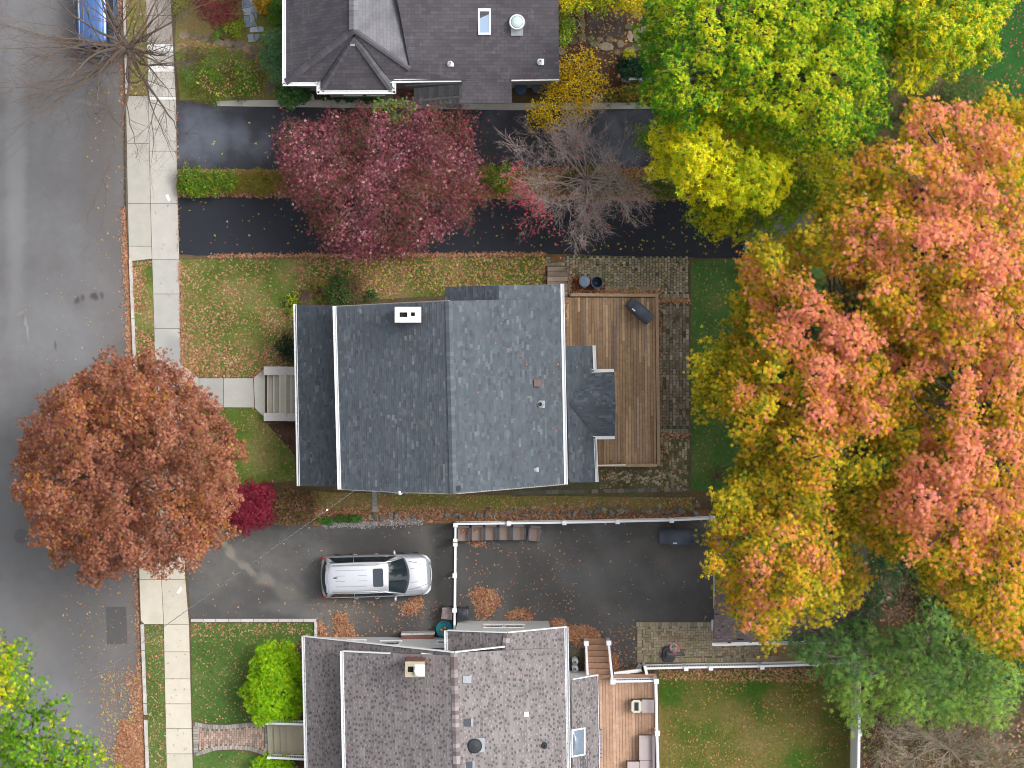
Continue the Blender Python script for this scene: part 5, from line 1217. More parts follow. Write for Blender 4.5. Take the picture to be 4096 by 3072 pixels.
# ================================================================== vehicles
def carpaint(name, c, k=1.0):
    m, t, b = newmat(name); b.inputs['Base Color'].default_value = rgba(c, k)
    b.inputs['Metallic'].default_value = .6; b.inputs['Roughness'].default_value = .3; b.inputs['Coat Weight'].default_value = .8; b.inputs['Coat Roughness'].default_value = .06
    return m
def make_car(name, label, paint, L=4.98, half=.965, roof_half=.66, roof_z=1.74, wagon=True, sunroof=True, roof_mat=None):
    o = thing(name, label, 'car', (0, 0, 0)); k = L / 4.98
    # stations: x, half width, top z on the centre line, z at shoulder
    st = [(-2.49, .72, .62, .62), (-2.47, .80, .80, .78), (-2.42, .88, .98, .94), (-2.30, .945, 1.06, 1.02), (-2.05, .955, 1.07, 1.04), (-1.5, .965, 1.08, 1.05), (-.8, .965, 1.08, 1.05), (0, .965, 1.08, 1.04), (.7, .965, 1.09, 1.03),
          (1.10, .965, 1.11, 1.02), (1.42, .96, 1.12, 1.00), (1.75, .95, 1.09, .97), (2.05, .925, 1.04, .93), (2.25, .86, .99, .88), (2.38, .77, .90, .80), (2.45, .66, .78, .72), (2.49, .50, .62, .60)]
    rows = []
    for x, w_, zt, zs_ in st:
        w_ = w_ * half / .965; r_ = []
        prof = [(.90, .22), (.97, .36), (1.0, .62 * min(1, zs_ / .7)), (.985, zs_ * .86), (.95, zs_), (.84, zs_ + (zt - zs_) * .55), (.70, zs_ + (zt - zs_) * .8), (.45, zt - .012), (.2, zt - .002), (0, zt)]
        for a, z in prof: r_.append((x * k, w_ * a, z))
        for a, z in prof[-2::-1]: r_.append((x * k, -w_ * a, z))
        rows.append(r_)
    mb = MB(); mb.grid(rows, flip=False)
    for e, fl in ((0, False), (-1, True)):
        cxs = rows[e]; mb.add(cxs, [tuple(range(len(cxs)))[::(1 if fl else -1)]])
    body = mb.build('body', paint, o, True)
    rz_ = roof_z; rh = roof_half
    # roof panel, slightly crowned, with rounded plan
    rx = [-2.20, -2.14, -1.9, -1.2, -.4, .3, .52, .60]; rw = [.90, .97, 1.0, 1.02, 1.02, 1.0, .97, .93]; rzz = [-.10, -.06, -.02, .01, .0, -.03, -.055, -.075]
    def rrow(x, w_, dz, edge=.0):
        return [(x * k, s_ * w_ * rh, rz_ + dz - .10 * abs(s_) ** 3.2) for s_ in (-1, -.97, -.9, -.7, -.4, 0, .4, .7, .9, .97, 1)]
    rr = [rrow(*q_) for q_ in zip(rx, rw, rzz)]
    mb = MB(); mb.grid(rr, flip=True); ro = mb.build('roof', roof_mat or paint, o, True)
    mb = MB()
    for y_ in (-.36, -.12, .12, .36): mb.bar((-1.75 * k, y_, rz_ - .004), (-.35 * k, y_, rz_ - .004), .018, .012)
    mb.build('roof_grooves', plain('groove_grey', (136, 142, 150), .5), ro)
    # glass house: side glass, windscreen, rear window
    def sh_z(x): return float(np.interp(x, [s_[0] for s_ in st], [s_[3] for s_ in st]))
    for s_ in (-1, 1):
        mb = MB(); xs_ = np.linspace(-2.12, .98, 14); lo, hi = [], []
        for x in xs_:
            top_x = min(max(x, -2.1), .52); tz = rz_ - .16
            f_ = np.interp(x, [-2.12, -1.7, .45, .98], [.2, 1, 1, .1])
            lo.append((x * k, s_ * half * .93, sh_z(x) - .01)); hi.append((np.interp(x, [-2.12, -1.7, .45, .98], [-2.05, -1.72, .35, .92]) * k, s_ * (half * .93 + (rh * .985 - half * .93) * f_), sh_z(x) + (tz - sh_z(x)) * f_))
        mb.grid([lo, hi], flip=(s_ > 0)); mb.build('side_window', M['glass'], o, True)
        # pillars / cant rail
        mb = MB(); mb.tube([(-2.2 * k, s_ * rh * .92, rz_ - .22), (-2.05 * k, s_ * rh * .985, rz_ - .15), (-.5 * k, s_ * rh * 1.03, rz_ - .12), (.45 * k, s_ * rh * 1.0, rz_ - .15), (.70 * k, s_ * (rh * 1.05), rz_ - .26), (1.30 * k, s_ * half * .86, 1.08)], [.03, .035, .035, .035, .035, .03], 8); mb.tube([(-2.08 * k, s_ * rh * .99, rz_ - .16), (-2.28 * k, s_ * half * .9, 1.04)], .045, 8)
        mb.tube([(-2.2 * k, s_ * half * .92, 1.04), (1.25 * k, s_ * half * .92, 1.02)], .02, 6)
        mb.tube([(-.95 * k, s_ * rh * 1.02, rz_ - .15), (-.98 * k, s_ * half * .93, 1.04)], .018, 6)
        mb.build('pillar', paint, o, True)
        mb = MB(); mb.tube([(-1.92 * k, s_ * rh * .88, rz_ - .06), (-1.85 * k, s_ * rh * .9, rz_ + .04), (.1 * k, s_ * rh * .92, rz_ + .03), (.2 * k, s_ * rh * .91, rz_ - .05)], [.012, .022, .022, .012], 8); mb.build('roof_rail', M['metal'], o, True)
        # mirror
        mb = MB(); mb.lathe(.86 * k, s_ * (half + .08), [(.01, .98), (.07, 1.0), (.085, 1.08), (.06, 1.15), (.01, 1.17)], 12, sx=.8, sy=1.6); mb.bar((.9 * k, s_ * half * .92, 1.02), (.87 * k, s_ * (half + .06), 1.04), .06, .05); mb.build('wing_mirror', paint, o, True)
        for x in (-.92, .03):
            mb = MB(); mb.tube([((x - .1) * k, s_ * (half + .005), .93), ((x - .06) * k, s_ * (half + .035), .94), ((x + .06) * k, s_ * (half + .035), .94), ((x + .1) * k, s_ * (half + .005), .93)], .017, 8); mb.build('door_handle', M['metal'], o, True)
        for x in (-1.45, 1.45):
            w_o = None
            mb = MB(); yy = s_ * (half - .12); mb.tube([(x * k, yy - .115, .37), (x * k, yy + .115, .37)], .375, 26); w_o = mb.build('wheel', M['black'], o)
            mb = MB(); mb.tube([(x * k, yy + s_ * .10, .37), (x * k, yy + s_ * .122, .37)], .26, 20); mb.build('rim', M['metal'], w_o)
            mb = MB(); arc = [(x * k + .43 * math.cos(t_), s_ * (half - .004), .37 + .43 * math.sin(t_)) for t_ in np.linspace(-.1, math.pi + .1, 14)]; mb.tube(arc, .035, 6); mb.build('wheel_arch', M['black'], o, True)
        # lamps
        mb = MB(); mb.tube([(2.10 * k, s_ * half * .93, .86), (2.27 * k, s_ * half * .85, .87), (2.40 * k, s_ * half * .70, .83), (2.455 * k, s_ * half * .55, .79)], [.02, .045, .05, .02], 8); mb.build('headlight', plain('lamp_glass', (214, 220, 224), .1), o, True)
        mb = MB(); mb.tube([(-2.24 * k, s_ * half * .965, .97), (-2.40 * k, s_ * half * .9, .97), (-2.455 * k, s_ * half * .78, .92)], [.03, .045, .03], 8); mb.build('tail_light', plain('tail_red', (176, 22, 34), .2), o, True)
    def arcrow(x0, bow, w_, z, n=9, zb=0.0):
        return [((x0 - bow * (abs(s_) ** 2)) * k, s_ * w_, z - zb * s_ * s_) for s_ in np.linspace(-1, 1, n)]
    mb = MB(); mb.grid([arcrow(.58, .12, rh * .90, rz_ - .085, zb=.06), arcrow(1.02, .16, (rh + half * .86) / 2 * .96, 1.42, zb=.04), arcrow(1.46, .22, half * .84, 1.125, zb=.03)], flip=True); mb.build('windscreen', M['glass'], o, True)
    mb = MB(); mb.grid([arcrow(1.44, .22, half * .82, 1.135, zb=.03), arcrow(1.53, .22, half * .83, 1.118, zb=.03)], flip=True); mb.build('cowl', M['black'], o, True)
    mb = MB(); mb.grid([arcrow(-2.20, -.10, rh * .90, rz_ - .12, zb=.05), arcrow(-2.36, -.14, half * .80, 1.38, zb=.03), arcrow(-2.44, -.16, half * .86, 1.07, zb=.03)], flip=False); mb.build('rear_window', M['glass'], o, True)
    mb = MB(); mb.grid([arcrow(-2.10, -.08, rh * .96, rz_ - .045, zb=.06), arcrow(-2.24, -.12, rh * .96, rz_ - .085, zb=.06)]); mb.grid([arcrow(-2.24, -.12, rh * .96, rz_ - .085, zb=.06), arcrow(-2.24, -.12, rh * .95, rz_ - .12, zb=.06)]); mb.build('spoiler', paint, o, True)
    # bonnet creases, grille bar, bumper line
    mb = MB()
    for s_ in (-1, 1): mb.tube([(1.5 * k, s_ * half * .66, 1.105), (2.0 * k, s_ * half * .55, 1.06), (2.3 * k, s_ * half * .42, .97)], [.012, .018, .01], 6); mb.tube([(1.55 * k, s_ * half * .34, 1.115), (2.25 * k, s_ * half * .22, 1.0)], [.008, .012], 6)
    mb.build('bonnet_crease', paint, o, True)
    mb = MB(); mb.tube([(2.43 * k, -half * .5, .8), (2.485 * k, -half * .25, .78), (2.5 * k, 0, .78), (2.485 * k, half * .25, .78), (2.43 * k, half * .5, .8)], .03, 8); mb.build('grille_bar', M['metal'], o, True)
    mb = MB(); mb.tube([(-2.30 * k, -half * .93, .60), (-2.46 * k, -half * .7, .60), (-2.50 * k, 0, .60), (-2.46 * k, half * .7, .60), (-2.30 * k, half * .93, .60)], .035, 8); mb.build('rear_bumper_strip', M['metal'], o, True)
    if sunroof:
        mb = MB(); mb.prism([(-.08 * k, -.36), (-.03 * k, -.41), (.33 * k, -.41), (.38 * k, -.36), (.38 * k, .36), (.33 * k, .41), (-.03 * k, .41), (-.08 * k, .36)], rz_ - .03, rz_ + .004); mb.build('sunroof', plain('sunroof_glass', (62, 70, 80), .25), ro)
    mb = MB(); mb.tube([(-1.86 * k, .04, rz_ - .01), (-1.75 * k, .04, rz_ + .02), (-1.66 * k, .04, rz_ + .0)], [.02, .03, .012], 8); mb.build('aerial_fin', M['black'], ro)
    return o
suv = make_car('parked_car', 'silver car with sunroof and roof rails parked on the lower driveway', carpaint('silver_paint', (196, 200, 208)), L=4.96, roof_mat=carpaint('roof_sky_sheen', (222, 225, 232)))  # roof paler than the body: sky reflection put into its colour
q_ = P(1505, 2303, .8); suv.location = (q_[0], q_[1], .014); suv.rotation_euler = (0, 0, math.radians(1.6))
bc = make_car('parked_car', 'blue car parked at the kerb under the bare street tree', carpaint('blue_paint', (84, 124, 188)), L=4.7, half=.93, roof_half=.60, sunroof=False)
q_ = P(378, 8, .9); bc.location = (q_[0], q_[1], -.12); bc.rotation_euler = (0, 0, math.radians(91.2))

# ================================================================== rocks
def rock_mesh(name, seed, rx, ry, rz):
    rng = np.random.default_rng(seed); bm = bmesh.new(); bmesh.ops.create_icosphere(bm, subdivisions=2, radius=1)
    ax = rng.normal(0, 1, (5, 3)); am = rng.uniform(.1, .3, 5)
    for v_ in bm.verts:
        d = np.array(v_.co); f_ = 1 + sum(a * math.sin(2.2 * float(d @ x)) for a, x in zip(am, ax))
        v_.co = Vector((d[0] * rx * f_, d[1] * ry * f_, max(-.25, d[2]) * rz * f_))
    me = bpy.data.meshes.new(name); bm.to_mesh(me); bm.free()
    col = c4([(132, 122, 106), (112, 106, 96), (148, 140, 124), (104, 100, 88), (122, 108, 98), (128, 130, 128)][seed % 6], .06)
    a = me.attributes.new('Col', 'FLOAT_COLOR', 'CORNER'); a.data.foreach_set('color', np.tile(np.array(col, np.float32), len(me.loops)))
    me.materials.append(M['stone']); return me
import bmesh
rms = [rock_mesh('rock', k, R.uniform(.13, .24), R.uniform(.10, .17), R.uniform(.09, .16)) for k in range(12)]
def put_rock(px, py, s_, lab, grp):
    o = bpy.data.objects.new('rock', rms[R.integers(12)]); COL.objects.link(o)
    q_ = P(px, py, .1); o.location = (q_[0], q_[1], .03); o.rotation_euler = (0, 0, R.uniform(0, 6.28)); o.scale = (s_, s_, s_)
    tag(o, lab, 'rock', grp)
x_ = 1500
while x_ < 2800:
    yb_ = np.interp(x_, [1500, 1820, 2400, 2800], [2066, 2062, 2050, 2046])
    put_rock(x_, yb_ + R.normal(0, 5), R.uniform(.55, 1.0), 'rough brown-grey rock in the retaining row above the long picket fence', 'rocks in the row above the picket fence'); 
    if R.random() < .45 and x_ > 1900: put_rock(x_ + R.normal(0, 6), yb_ - 24 + R.normal(0, 7), R.uniform(.4, .8), 'rough brown-grey rock in the retaining row above the long picket fence', 'rocks in the row above the picket fence')
    x_ += R.uniform(20, 40)
for x_ in np.arange(1500, 1640, 14): put_rock(x_, 1975 + R.normal(0, 3), R.uniform(.25, .45), 'small pale rock below the south eave of the middle house', 'small rocks below the south eave')
# gravel shoulder beside the lower driveway
mb = MB()
for _ in range(1900):
    u = R.random(); x_ = 1290 + u * 400; y_ = np.interp(x_, [1290, 1450, 1600, 1850], [2098, 2098, 2090, 2078]) + R.normal(0, 7); q_ = P(x_, y_, .02); s_ = R.uniform(.015, .045)
    mb.box(q_[0], q_[1], 0.012, .02 + s_ * .6, s_ * 1.4, s_, R.uniform(0, 3), c4([(148, 148, 150), (126, 126, 128), (166, 165, 164), (112, 108, 104)][R.integers(4)], .1), top=1)
tag(mb.build('gravel', M['stone']), 'grey gravel strip along the upper edge of the lower driveway', 'gravel', kind='stuff')

# ================================================================== fallen leaves
TANL = [(4, (206, 160, 126)), (3, (192, 138, 106)), (2, (172, 118, 90)), (2, (220, 182, 144)), (1, (148, 106, 80)), (.5, (196, 122, 106))]
YELL = [(3, (214, 196, 62)), (2, (196, 206, 84)), (1, (220, 176, 70))]
REDL = [(3, (206, 118, 100)), (2, (196, 96, 88)), (1, (214, 150, 112))]
def flat_leaves(n, poly, pal, smin, smax, z, fn=None, tilt=.45, h=.02):
    p = sample_poly(poly, n)
    if fn is not None:
        kx_ = fn(p[:, 0], p[:, 1]); p = p[R.random(len(p)) < kx_]
    m_ = len(p); zz = np.full(m_, z) + R.random(m_) * h
    k = (H - zz) / H / S; pos = np.stack([(p[:, 0] - 2048) * k, -(p[:, 1] - 1536) * k, zz], 1)
    nr = np.stack([R.normal(0, tilt, m_), R.normal(0, tilt, m_), np.ones(m_)], 1); d = R.normal(0, 1, (m_, 3)); sz = R.uniform(smin, smax, m_) * 1.3
    return pos, nr, d, sz, pal_pick(pal, m_)
def cat_(ls): return [np.concatenate([l[i] for l in ls]) for i in range(5)]
def patches(seed, sc_=.006, lo=.35, hi=.75):
    rng = np.random.default_rng(seed); ks = rng.normal(0, sc_ * 6.28, (9, 2)); ph = rng.uniform(0, 6.28, 9)
    def f(x, y):
        v_ = sum(np.sin(x * k[0] + y * k[1] + p_) for k, p_ in zip(ks, ph)) / 3.6
        return np.clip((v_ * .5 + .5 - lo) / (hi - lo), .04, 1)
    return f
sc_l = []
fl1 = lawns[0][1]
sc_l.append(flat_leaves(5200, fl1, TANL, .045, .085, .02, patches(1, .003, .3, .8)))
sc_l.append(flat_leaves(2600, [(1180, 1036), (2186, 1030), (2190, 1140), (1900, 1150), (1180, 1215)], TANL, .05, .09, .02))
sc_l.append(flat_leaves(360, [(1350, 1030), (2190, 1030), (2190, 1140), (1350, 1200)], YELL, .05, .09, .03))
sc_l.append(flat_leaves(1100, [(722, 1040), (1100, 1040), (780, 1500), (727, 1460)], TANL, .045, .085, .02))
sc_l.append(flat_leaves(900, [(722, 1380), (1180, 1380), (1160, 1460), (1015, 1510), (795, 1510)], TANL, .045, .085, .02))
sc_l.append(flat_leaves(500, [(1040, 1230), (1180, 1230), (1180, 1470), (1060, 1460)], TANL, .045, .085, .02))
sc_l.append(flat_leaves(900, lawns[1][1], TANL, .04, .08, .02, patches(3)))
sc_l.append(flat_leaves(2600, lawns[5][1], TANL, .05, .09, .02, patches(4, .004, .2, .7)))
sc_l.append(flat_leaves(420, lawns[4][1], TANL, .05, .09, .02))
sc_l.append(flat_leaves(900, lawns[6][1], TANL, .045, .08, .02))
sc_l.append(flat_leaves(230, [(800, 230), (1030, 250), (1040, 380), (860, 390), (780, 330)], [(3, (222, 176, 140)), (1, (214, 200, 80))], .05, .085, .62)); sc_l.append(flat_leaves(1300, [(3450, 2850), (4200, 2850), (4200, 3150), (3450, 3150)], TANL + [(4, (120, 120, 50))], .06, .11, .02)); sc_l.append(flat_leaves(1500, [(3350, 2150), (4096, 2200), (4096, 2500), (3400, 2500)], TANL, .06, .1, .02)); sc_l.append(flat_leaves(900, lawns[2][1], TANL, .04, .075, .02)); sc_l.append(flat_leaves(260, [(770, 2492), (1250, 2492), (1250, 2540), (770, 2550)], TANL, .045, .08, .02))
sc_l.append(flat_leaves(400, lawns[3][1], TANL, .04, .08, .02))
sc_l.append(flat_leaves(420, [(2764, 1042), (2990, 1040), (2990, 1940), (2764, 1900)], TANL, .035, .07, .02))
sc_l.append(flat_leaves(2400, [(2635, 2678), (3400, 2670), (3430, 3072), (2640, 3072)], [(3, (206, 156, 104)), (2, (190, 176, 96)), (2, (168, 104, 66))], .035, .075, .02, patches(6, .003, .1, .9)))
sc_l.append(flat_leaves(900, [(2640, 2680), (3300, 2672), (3300, 2730), (2640, 2720)], TANL, .05, .09, .02))
sc_l.append(flat_leaves(3600, [(1250, 2024), (2300, 2026), (2400, 2000), (2790, 1992), (2840, 2078), (1820, 2090), (1250, 2100)], TANL, .04, .085, .025, patches(7, .004, .15, .6))); sc_l.append(flat_leaves(700, [(1250, 1975), (2700, 1990), (2700, 2030), (1250, 2030)], TANL, .04, .075, .025))
sc_l.append(flat_leaves(7000, [(706, 676), (1110, 680), (1700, 672), (2680, 676), (2700, 798), (1900, 792), (1100, 782), (714, 774)], TANL, .04, .08, .015))
sc_l.append(flat_leaves(500, [(1900, 672), (2700, 676), (2700, 800), (1900, 792)], YELL, .05, .09, .03))
# along kerb and drive edges
for ya, yb_, n_, wd in ((330, 900, 500, 14), (830, 1480, 2800, 26), (2250, 2900, 900, 24), (2700, 3300, 1900, 60), (-100, 420, 700, 26)):
    y = R.uniform(ya, yb_, n_); x = np.interp(y, [a for a, b in KX][::1], [b for a, b in KX]) - np.abs(R.normal(0, wd * .5, n_)) + 2
    kk = 1 / S; pos = np.stack([(x - 2048) * kk, -(y - 1536) * kk, np.full(n_, -.105) + R.random(n_) * .03], 1)
    sc_l.append((pos, np.stack([R.normal(0, .5, n_), R.normal(0, .5, n_), np.ones(n_)], 1), R.normal(0, 1, (n_, 3)), R.uniform(.06, .11, n_), pal_pick(TANL, n_)))
for a, b, n_ in (((838, 1024), (2180, 1018), 1600), ((1200, 676), (2640, 672), 700), ((713, 780), (2690, 798), 1500), ((722, 1044), (727, 1460), 240), ((1262, 2050), (2850, 2072), 900), ((2640, 1200), (2756, 1204), 260), ((2640, 1738), (2756, 1740), 160), ((2290, 1168), (2640, 1170), 500), ((2250, 1400), (2262, 1190), 200), ((2640, 1200), (2643, 1860), 260), ((720, 1060), (735, 1470), 200), ((705, 420), (712, 1010), 90)):
    t_ = R.random(n_); x = a[0] + (b[0] - a[0]) * t_ + R.normal(0, 4, n_); y = a[1] + (b[1] - a[1]) * t_ + R.normal(0, 5, n_); kk = 1 / S
    zb_ = .8 if a == (2250, 1400) else .03
    pos = np.stack([(x - 2048) * kk, -(y - 1536) * kk, np.full(n_, zb_) + R.random(n_) * .03], 1)
    sc_l.append((pos, np.stack([R.normal(0, .5, n_), R.normal(0, .5, n_), np.ones(n_)], 1), R.normal(0, 1, (n_, 3)), R.uniform(.06, .10, n_), pal_pick(TANL, n_)))
# sprinkled singly on drives, street, roofs
sc_l.append(flat_leaves(60, [(713, 440), (2640, 440), (2640, 660), (713, 660)], YELL + REDL, .05, .09, .02))
sc_l.append(flat_leaves(230, [(713, 790), (2690, 800), (2980, 1020), (713, 1010)], REDL + YELL, .035, .08, .02)); sc_l.append(flat_leaves(110, [(2200, 800), (2900, 800), (2900, 1020), (2200, 1000)], YELL + REDL, .04, .09, .02))
sc_l.append(flat_leaves(420, d3, TANL, .035, .085, .02)); sc_l.append(flat_leaves(260, [(1220, 2400), (1800, 2400), (1800, 2520), (1270, 2540)], TANL, .05, .085, .02))
sc_l.append(flat_leaves(220, [(1840, 2150), (2300, 2150), (2300, 2460), (1840, 2460)], TANL, .045, .08, .02)); sc_l.append(flat_leaves(140, [(2420, 2500), (2545, 2500), (2545, 2690), (2420, 2690)], TANL, .05, .09, .02))
sc_l.append(flat_leaves(80, [(60, 1100), (500, 1100), (500, 1500), (60, 1500)], YELL + TANL, .03, .06, -.115)); sc_l.append(flat_leaves(150, [(300, 0), (500, 0), (510, 1100), (380, 1100)], YELL + TANL, .04, .09, -.115))
sc_l.append(flat_leaves(420, [(200, 2200), (560, 2200), (570, 3072), (380, 3072)], YELL + TANL, .035, .075, -.115)); sc_l.append(flat_leaves(700, [(400, 2700), (580, 2650), (590, 3072), (400, 3072)], TANL + YELL, .04, .08, -.115))
sc_l.append(flat_leaves(130, [(600, 800), (720, 800), (760, 3072), (670, 3072)], TANL, .03, .06, .035))
sc_l.append(flat_leaves(260, [(2262, 1030), (2756, 1030), (2756, 1172), (2290, 1172)], TANL + YELL, .04, .08, .04)); sc_l.append(flat_leaves(130, [(2642, 1216), (2752, 1216), (2752, 1712), (2642, 1712)], TANL, .035, .07, .04))
sc_l.append(flat_leaves(90, [(2256, 1190), (2622, 1190), (2630, 1856), (2480, 1856), (2480, 1200)], TANL, .03, .06, .76)); sc_l.append(flat_leaves(500, [(2290, 1100), (2420, 1140), (2420, 1168), (2288, 1168)], [(1, (150, 84, 58)), (1, (130, 70, 50))], .05, .09, .03))
sc_l.append(flat_leaves(160, [(2568, 2508), (3080, 2580), (3080, 2626), (2568, 2630)], TANL, .04, .07, .045))
sc_l.append(flat_leaves(320, [(2400, 1745), (2757, 1745), (2757, 1960), (2400, 1960)], TANL, .04, .08, .04))
sc_l.append(flat_leaves(800, [(720, 140), (1060, 140), (1060, 395), (740, 395)], TANL, .045, .08, .03)); sc_l.append(flat_leaves(700, [(2240, 40), (2640, 40), (2640, 410), (2240, 410)], TANL + YELL, .05, .09, .04)); sc_l.append(flat_leaves(300, [(1200, 2560), (1262, 2560), (1225, 2890), (1130, 2870)], TANL, .05, .085, .03))
sc_l.append(flat_leaves(260, [(3860, 0), (4096, 0), (4096, 560), (3900, 560)], REDL, .05, .09, .03))
ROOFS = [(G0, G1, R1, R0, 12), (E0s, E1, R1, R0, 26), (F[3], F[2], F[1], F[0], 3), (Re0, V3(2276, 3060, 4.7), V3(1832, 3060, zr), Rg0, 8), (Dm0, V3(1378, 3060, 5.2), V3(1832, 3060, zr), Dr0, 5), (V3(1650, 318, ze), V3(2230, 312, ze), V3(2230, 0, ze + 1.6), V3(1600, 0, ze + 1.6), 26)]
for a_, b_, c_, d_, n_ in ROOFS:
    q_ = []
    nn = (b_ - a_).cross(d_ - a_).normalized(); nn = nn if nn.z > 0 else -nn
    for _ in range(n_):
        u, t_ = R.random(), R.random() ** 1.3; q_.append(a_.lerp(b_, u).lerp(d_.lerp(c_, u), t_) + nn * .04)
    q_ = np.array([tuple(v_) for v_ in q_]); sc_l.append((q_, np.tile(np.array(nn), (n_, 1)) + R.normal(0, .2, (n_, 3)), R.normal(0, 1, (n_, 3)), R.uniform(.05, .085, n_), pal_pick(REDL, n_)))
L_ = cat_(sc_l)
gl = []
for poly_, n_, pal_ in ((lawns[0][1], 26000, [(3, (84, 110, 38)), (2, (106, 122, 54)), (2, (60, 86, 30)), (1, (136, 128, 80))]), (lawns[1][1], 5000, [(3, (84, 110, 38)), (2, (136, 126, 80)), (1, (60, 86, 30))]),
                        (lawns[2][1], 16000, [(3, (76, 112, 42)), (2, (92, 124, 50)), (1, (56, 90, 30)), (.6, (126, 128, 68))]), (lawns[3][1], 2600, [(3, (64, 96, 36)), (2, (80, 110, 44))]),
                        (lawns[5][1], 3500, [(3, (76, 100, 36)), (2, (116, 110, 60))]), (lawns[6][1], 4500, [(3, (70, 104, 40)), (2, (84, 116, 46))]), (lawns[4][1], 3000, [(3, (96, 98, 46)), (2, (122, 110, 66))]),
                        ([(2764, 1042), (3000, 1040), (3000, 1960), (2764, 1940)], 11000, [(3, (74, 114, 50)), (2, (90, 126, 56)), (1, (116, 124, 66))]), (lawns[8][1], 8000, [(3, (116, 124, 54)), (2, (138, 132, 72)), (1, (88, 112, 42))]),
                        ([(2640, 2684), (3405, 2680), (3430, 3080), (2645, 3080)], 24000, [(3, (96, 106, 42)), (2, (114, 108, 56)), (1.5, (70, 106, 30)), (1, (130, 116, 72))]), ([(3850, 0), (4110, 0), (4110, 600), (3850, 600)], 7000, [(3, (40, 90, 34)), (2, (54, 102, 40)), (1, (30, 72, 28))])):
    p_ = sample_poly(poly_, n_); gz = np.full(n_, .012); kk = 1 / S
    pos = np.stack([(p_[:, 0] - 2048) * kk, -(p_[:, 1] - 1536) * kk, gz], 1); gl.append((pos, R.normal(0, .5, (n_, 3)) + np.array([0, 0, .8]), R.normal(0, 1, (n_, 3)), R.uniform(.03, .06, n_), pal_pick(pal_, n_, jit=.2)))
tag(leaves_mesh('grass', *cat_(gl), 'spray', M['leaf'], droop=-.5), 'short mown grass growing over the lawns and planting strips', 'grass', kind='stuff')
tag(leaves_mesh('fallen_leaves', *L_, 'maple', M['leaf'], droop=.1), 'dry tan, red and yellow leaves scattered over lawns, drives and street', 'fallen leaves', kind='stuff')
# leaves lying on the roofs
for par, z0_, pts in ((ho, 6.6, 38), (lh, 5.8, 10), (uh, 6.0, 14)):
    pass
# heaps of leaves
def leaf_pile(label, poly, n, z=.02, hh=.14, pal=TANL, big=.12):
    p = sample_poly(poly, n); d = edge_dist(poly, p[:, 0], p[:, 1]); d = np.clip(d / (d.max() + 1e-6) * 1.6, 0, 1)
    c_ = P(*np.mean(np.array(poly), 0)); o_loc = c_
    # frayed rim
    p = p + R.normal(0, 3, p.shape) * (1 + 1.2 * (d < .3)[:, None])
    zz = z + d * hh * R.uniform(.4, 1, n); k = (H - zz) / H / S
    pos = np.stack([(p[:, 0] - 2048) * k, -(p[:, 1] - 1536) * k, zz], 1)
    nr = np.stack([R.normal(0, .6, n), R.normal(0, .6, n), np.ones(n)], 1)
    o = leaves_mesh('leaf_pile', pos, nr, R.normal(0, 1, (n, 3)), R.uniform(.05, big, n), pal_pick(pal, n), 'maple', M['leaf'])
    tag(o, label, 'leaf pile')
leaf_pile('tall tan leaf pile on the driveway against the lower house roof corner', [(1340, 2455), (1385, 2452), (1396, 2500), (1432, 2552), (1330, 2552), (1338, 2500)], 1100)
leaf_pile('small leaf pile beside the front wheel of the silver car', [(1602, 2424), (1640, 2402), (1668, 2388), (1692, 2392), (1688, 2430), (1660, 2452), (1626, 2456), (1602, 2440)], 620, hh=.08)
leaf_pile('scattered tan leaf pile on the driveway right of the white gate fence', [(1878, 2380), (1905, 2345), (1952, 2350), (1990, 2370), (2010, 2410), (1985, 2440), (1950, 2476), (1915, 2472), (1900, 2430)], 1100, hh=.1)
leaf_pile('reddish leaf strip heaped along the wall of the lower house wing', [(2020, 2452), (2080, 2432), (2120, 2446), (2126, 2478), (2030, 2480)], 420)
leaf_pile('large brown leaf heap in the corner beside the deck stairs', [(2205, 2478), (2255, 2480), (2270, 2510), (2330, 2505), (2395, 2530), (2400, 2550), (2340, 2556), (2334, 2580), (2300, 2580), (2272, 2540), (2262, 2512), (2215, 2500)], 2300)
leaf_pile('leaf patch between the side of the deck stairs and the driveway', [(2446, 2600), (2470, 2620), (2475, 2680), (2540, 2670), (2530, 2692), (2452, 2692)], 480, hh=.06)
leaf_pile('wide tan leaf heap in the street gutter at the lower end', [(480, 2880), (520, 2890), (568, 2900), (582, 3072), (584, 3120), (470, 3120), (462, 3000)], 3600, z=-.11)
leaf_pile('small reddish leaf clump in front of the first patio chairs', [(1862, 2160), (1920, 2158), (1948, 2176), (1920, 2186), (1900, 2182), (1888, 2172)], 150, hh=.05)
leaf_pile('thin leaf strip beside the lawn edging and the lower house gutter', [(1250, 2480), (1290, 2500), (1310, 2550), (1272, 2552), (1268, 2490)], 420, hh=.06)
leaf_pile('leaf clump lying on the seat of the first patio chair', [(1845, 2119), (1870, 2120), (1872, 2134), (1848, 2136)], 60, z=.40, hh=.03, big=.06)
leaf_pile('small leaf clump lying on the seat of the second patio chair', [(1892, 2117), (1908, 2118), (1908, 2128), (1893, 2130)], 26, z=.40, hh=.02, big=.06)
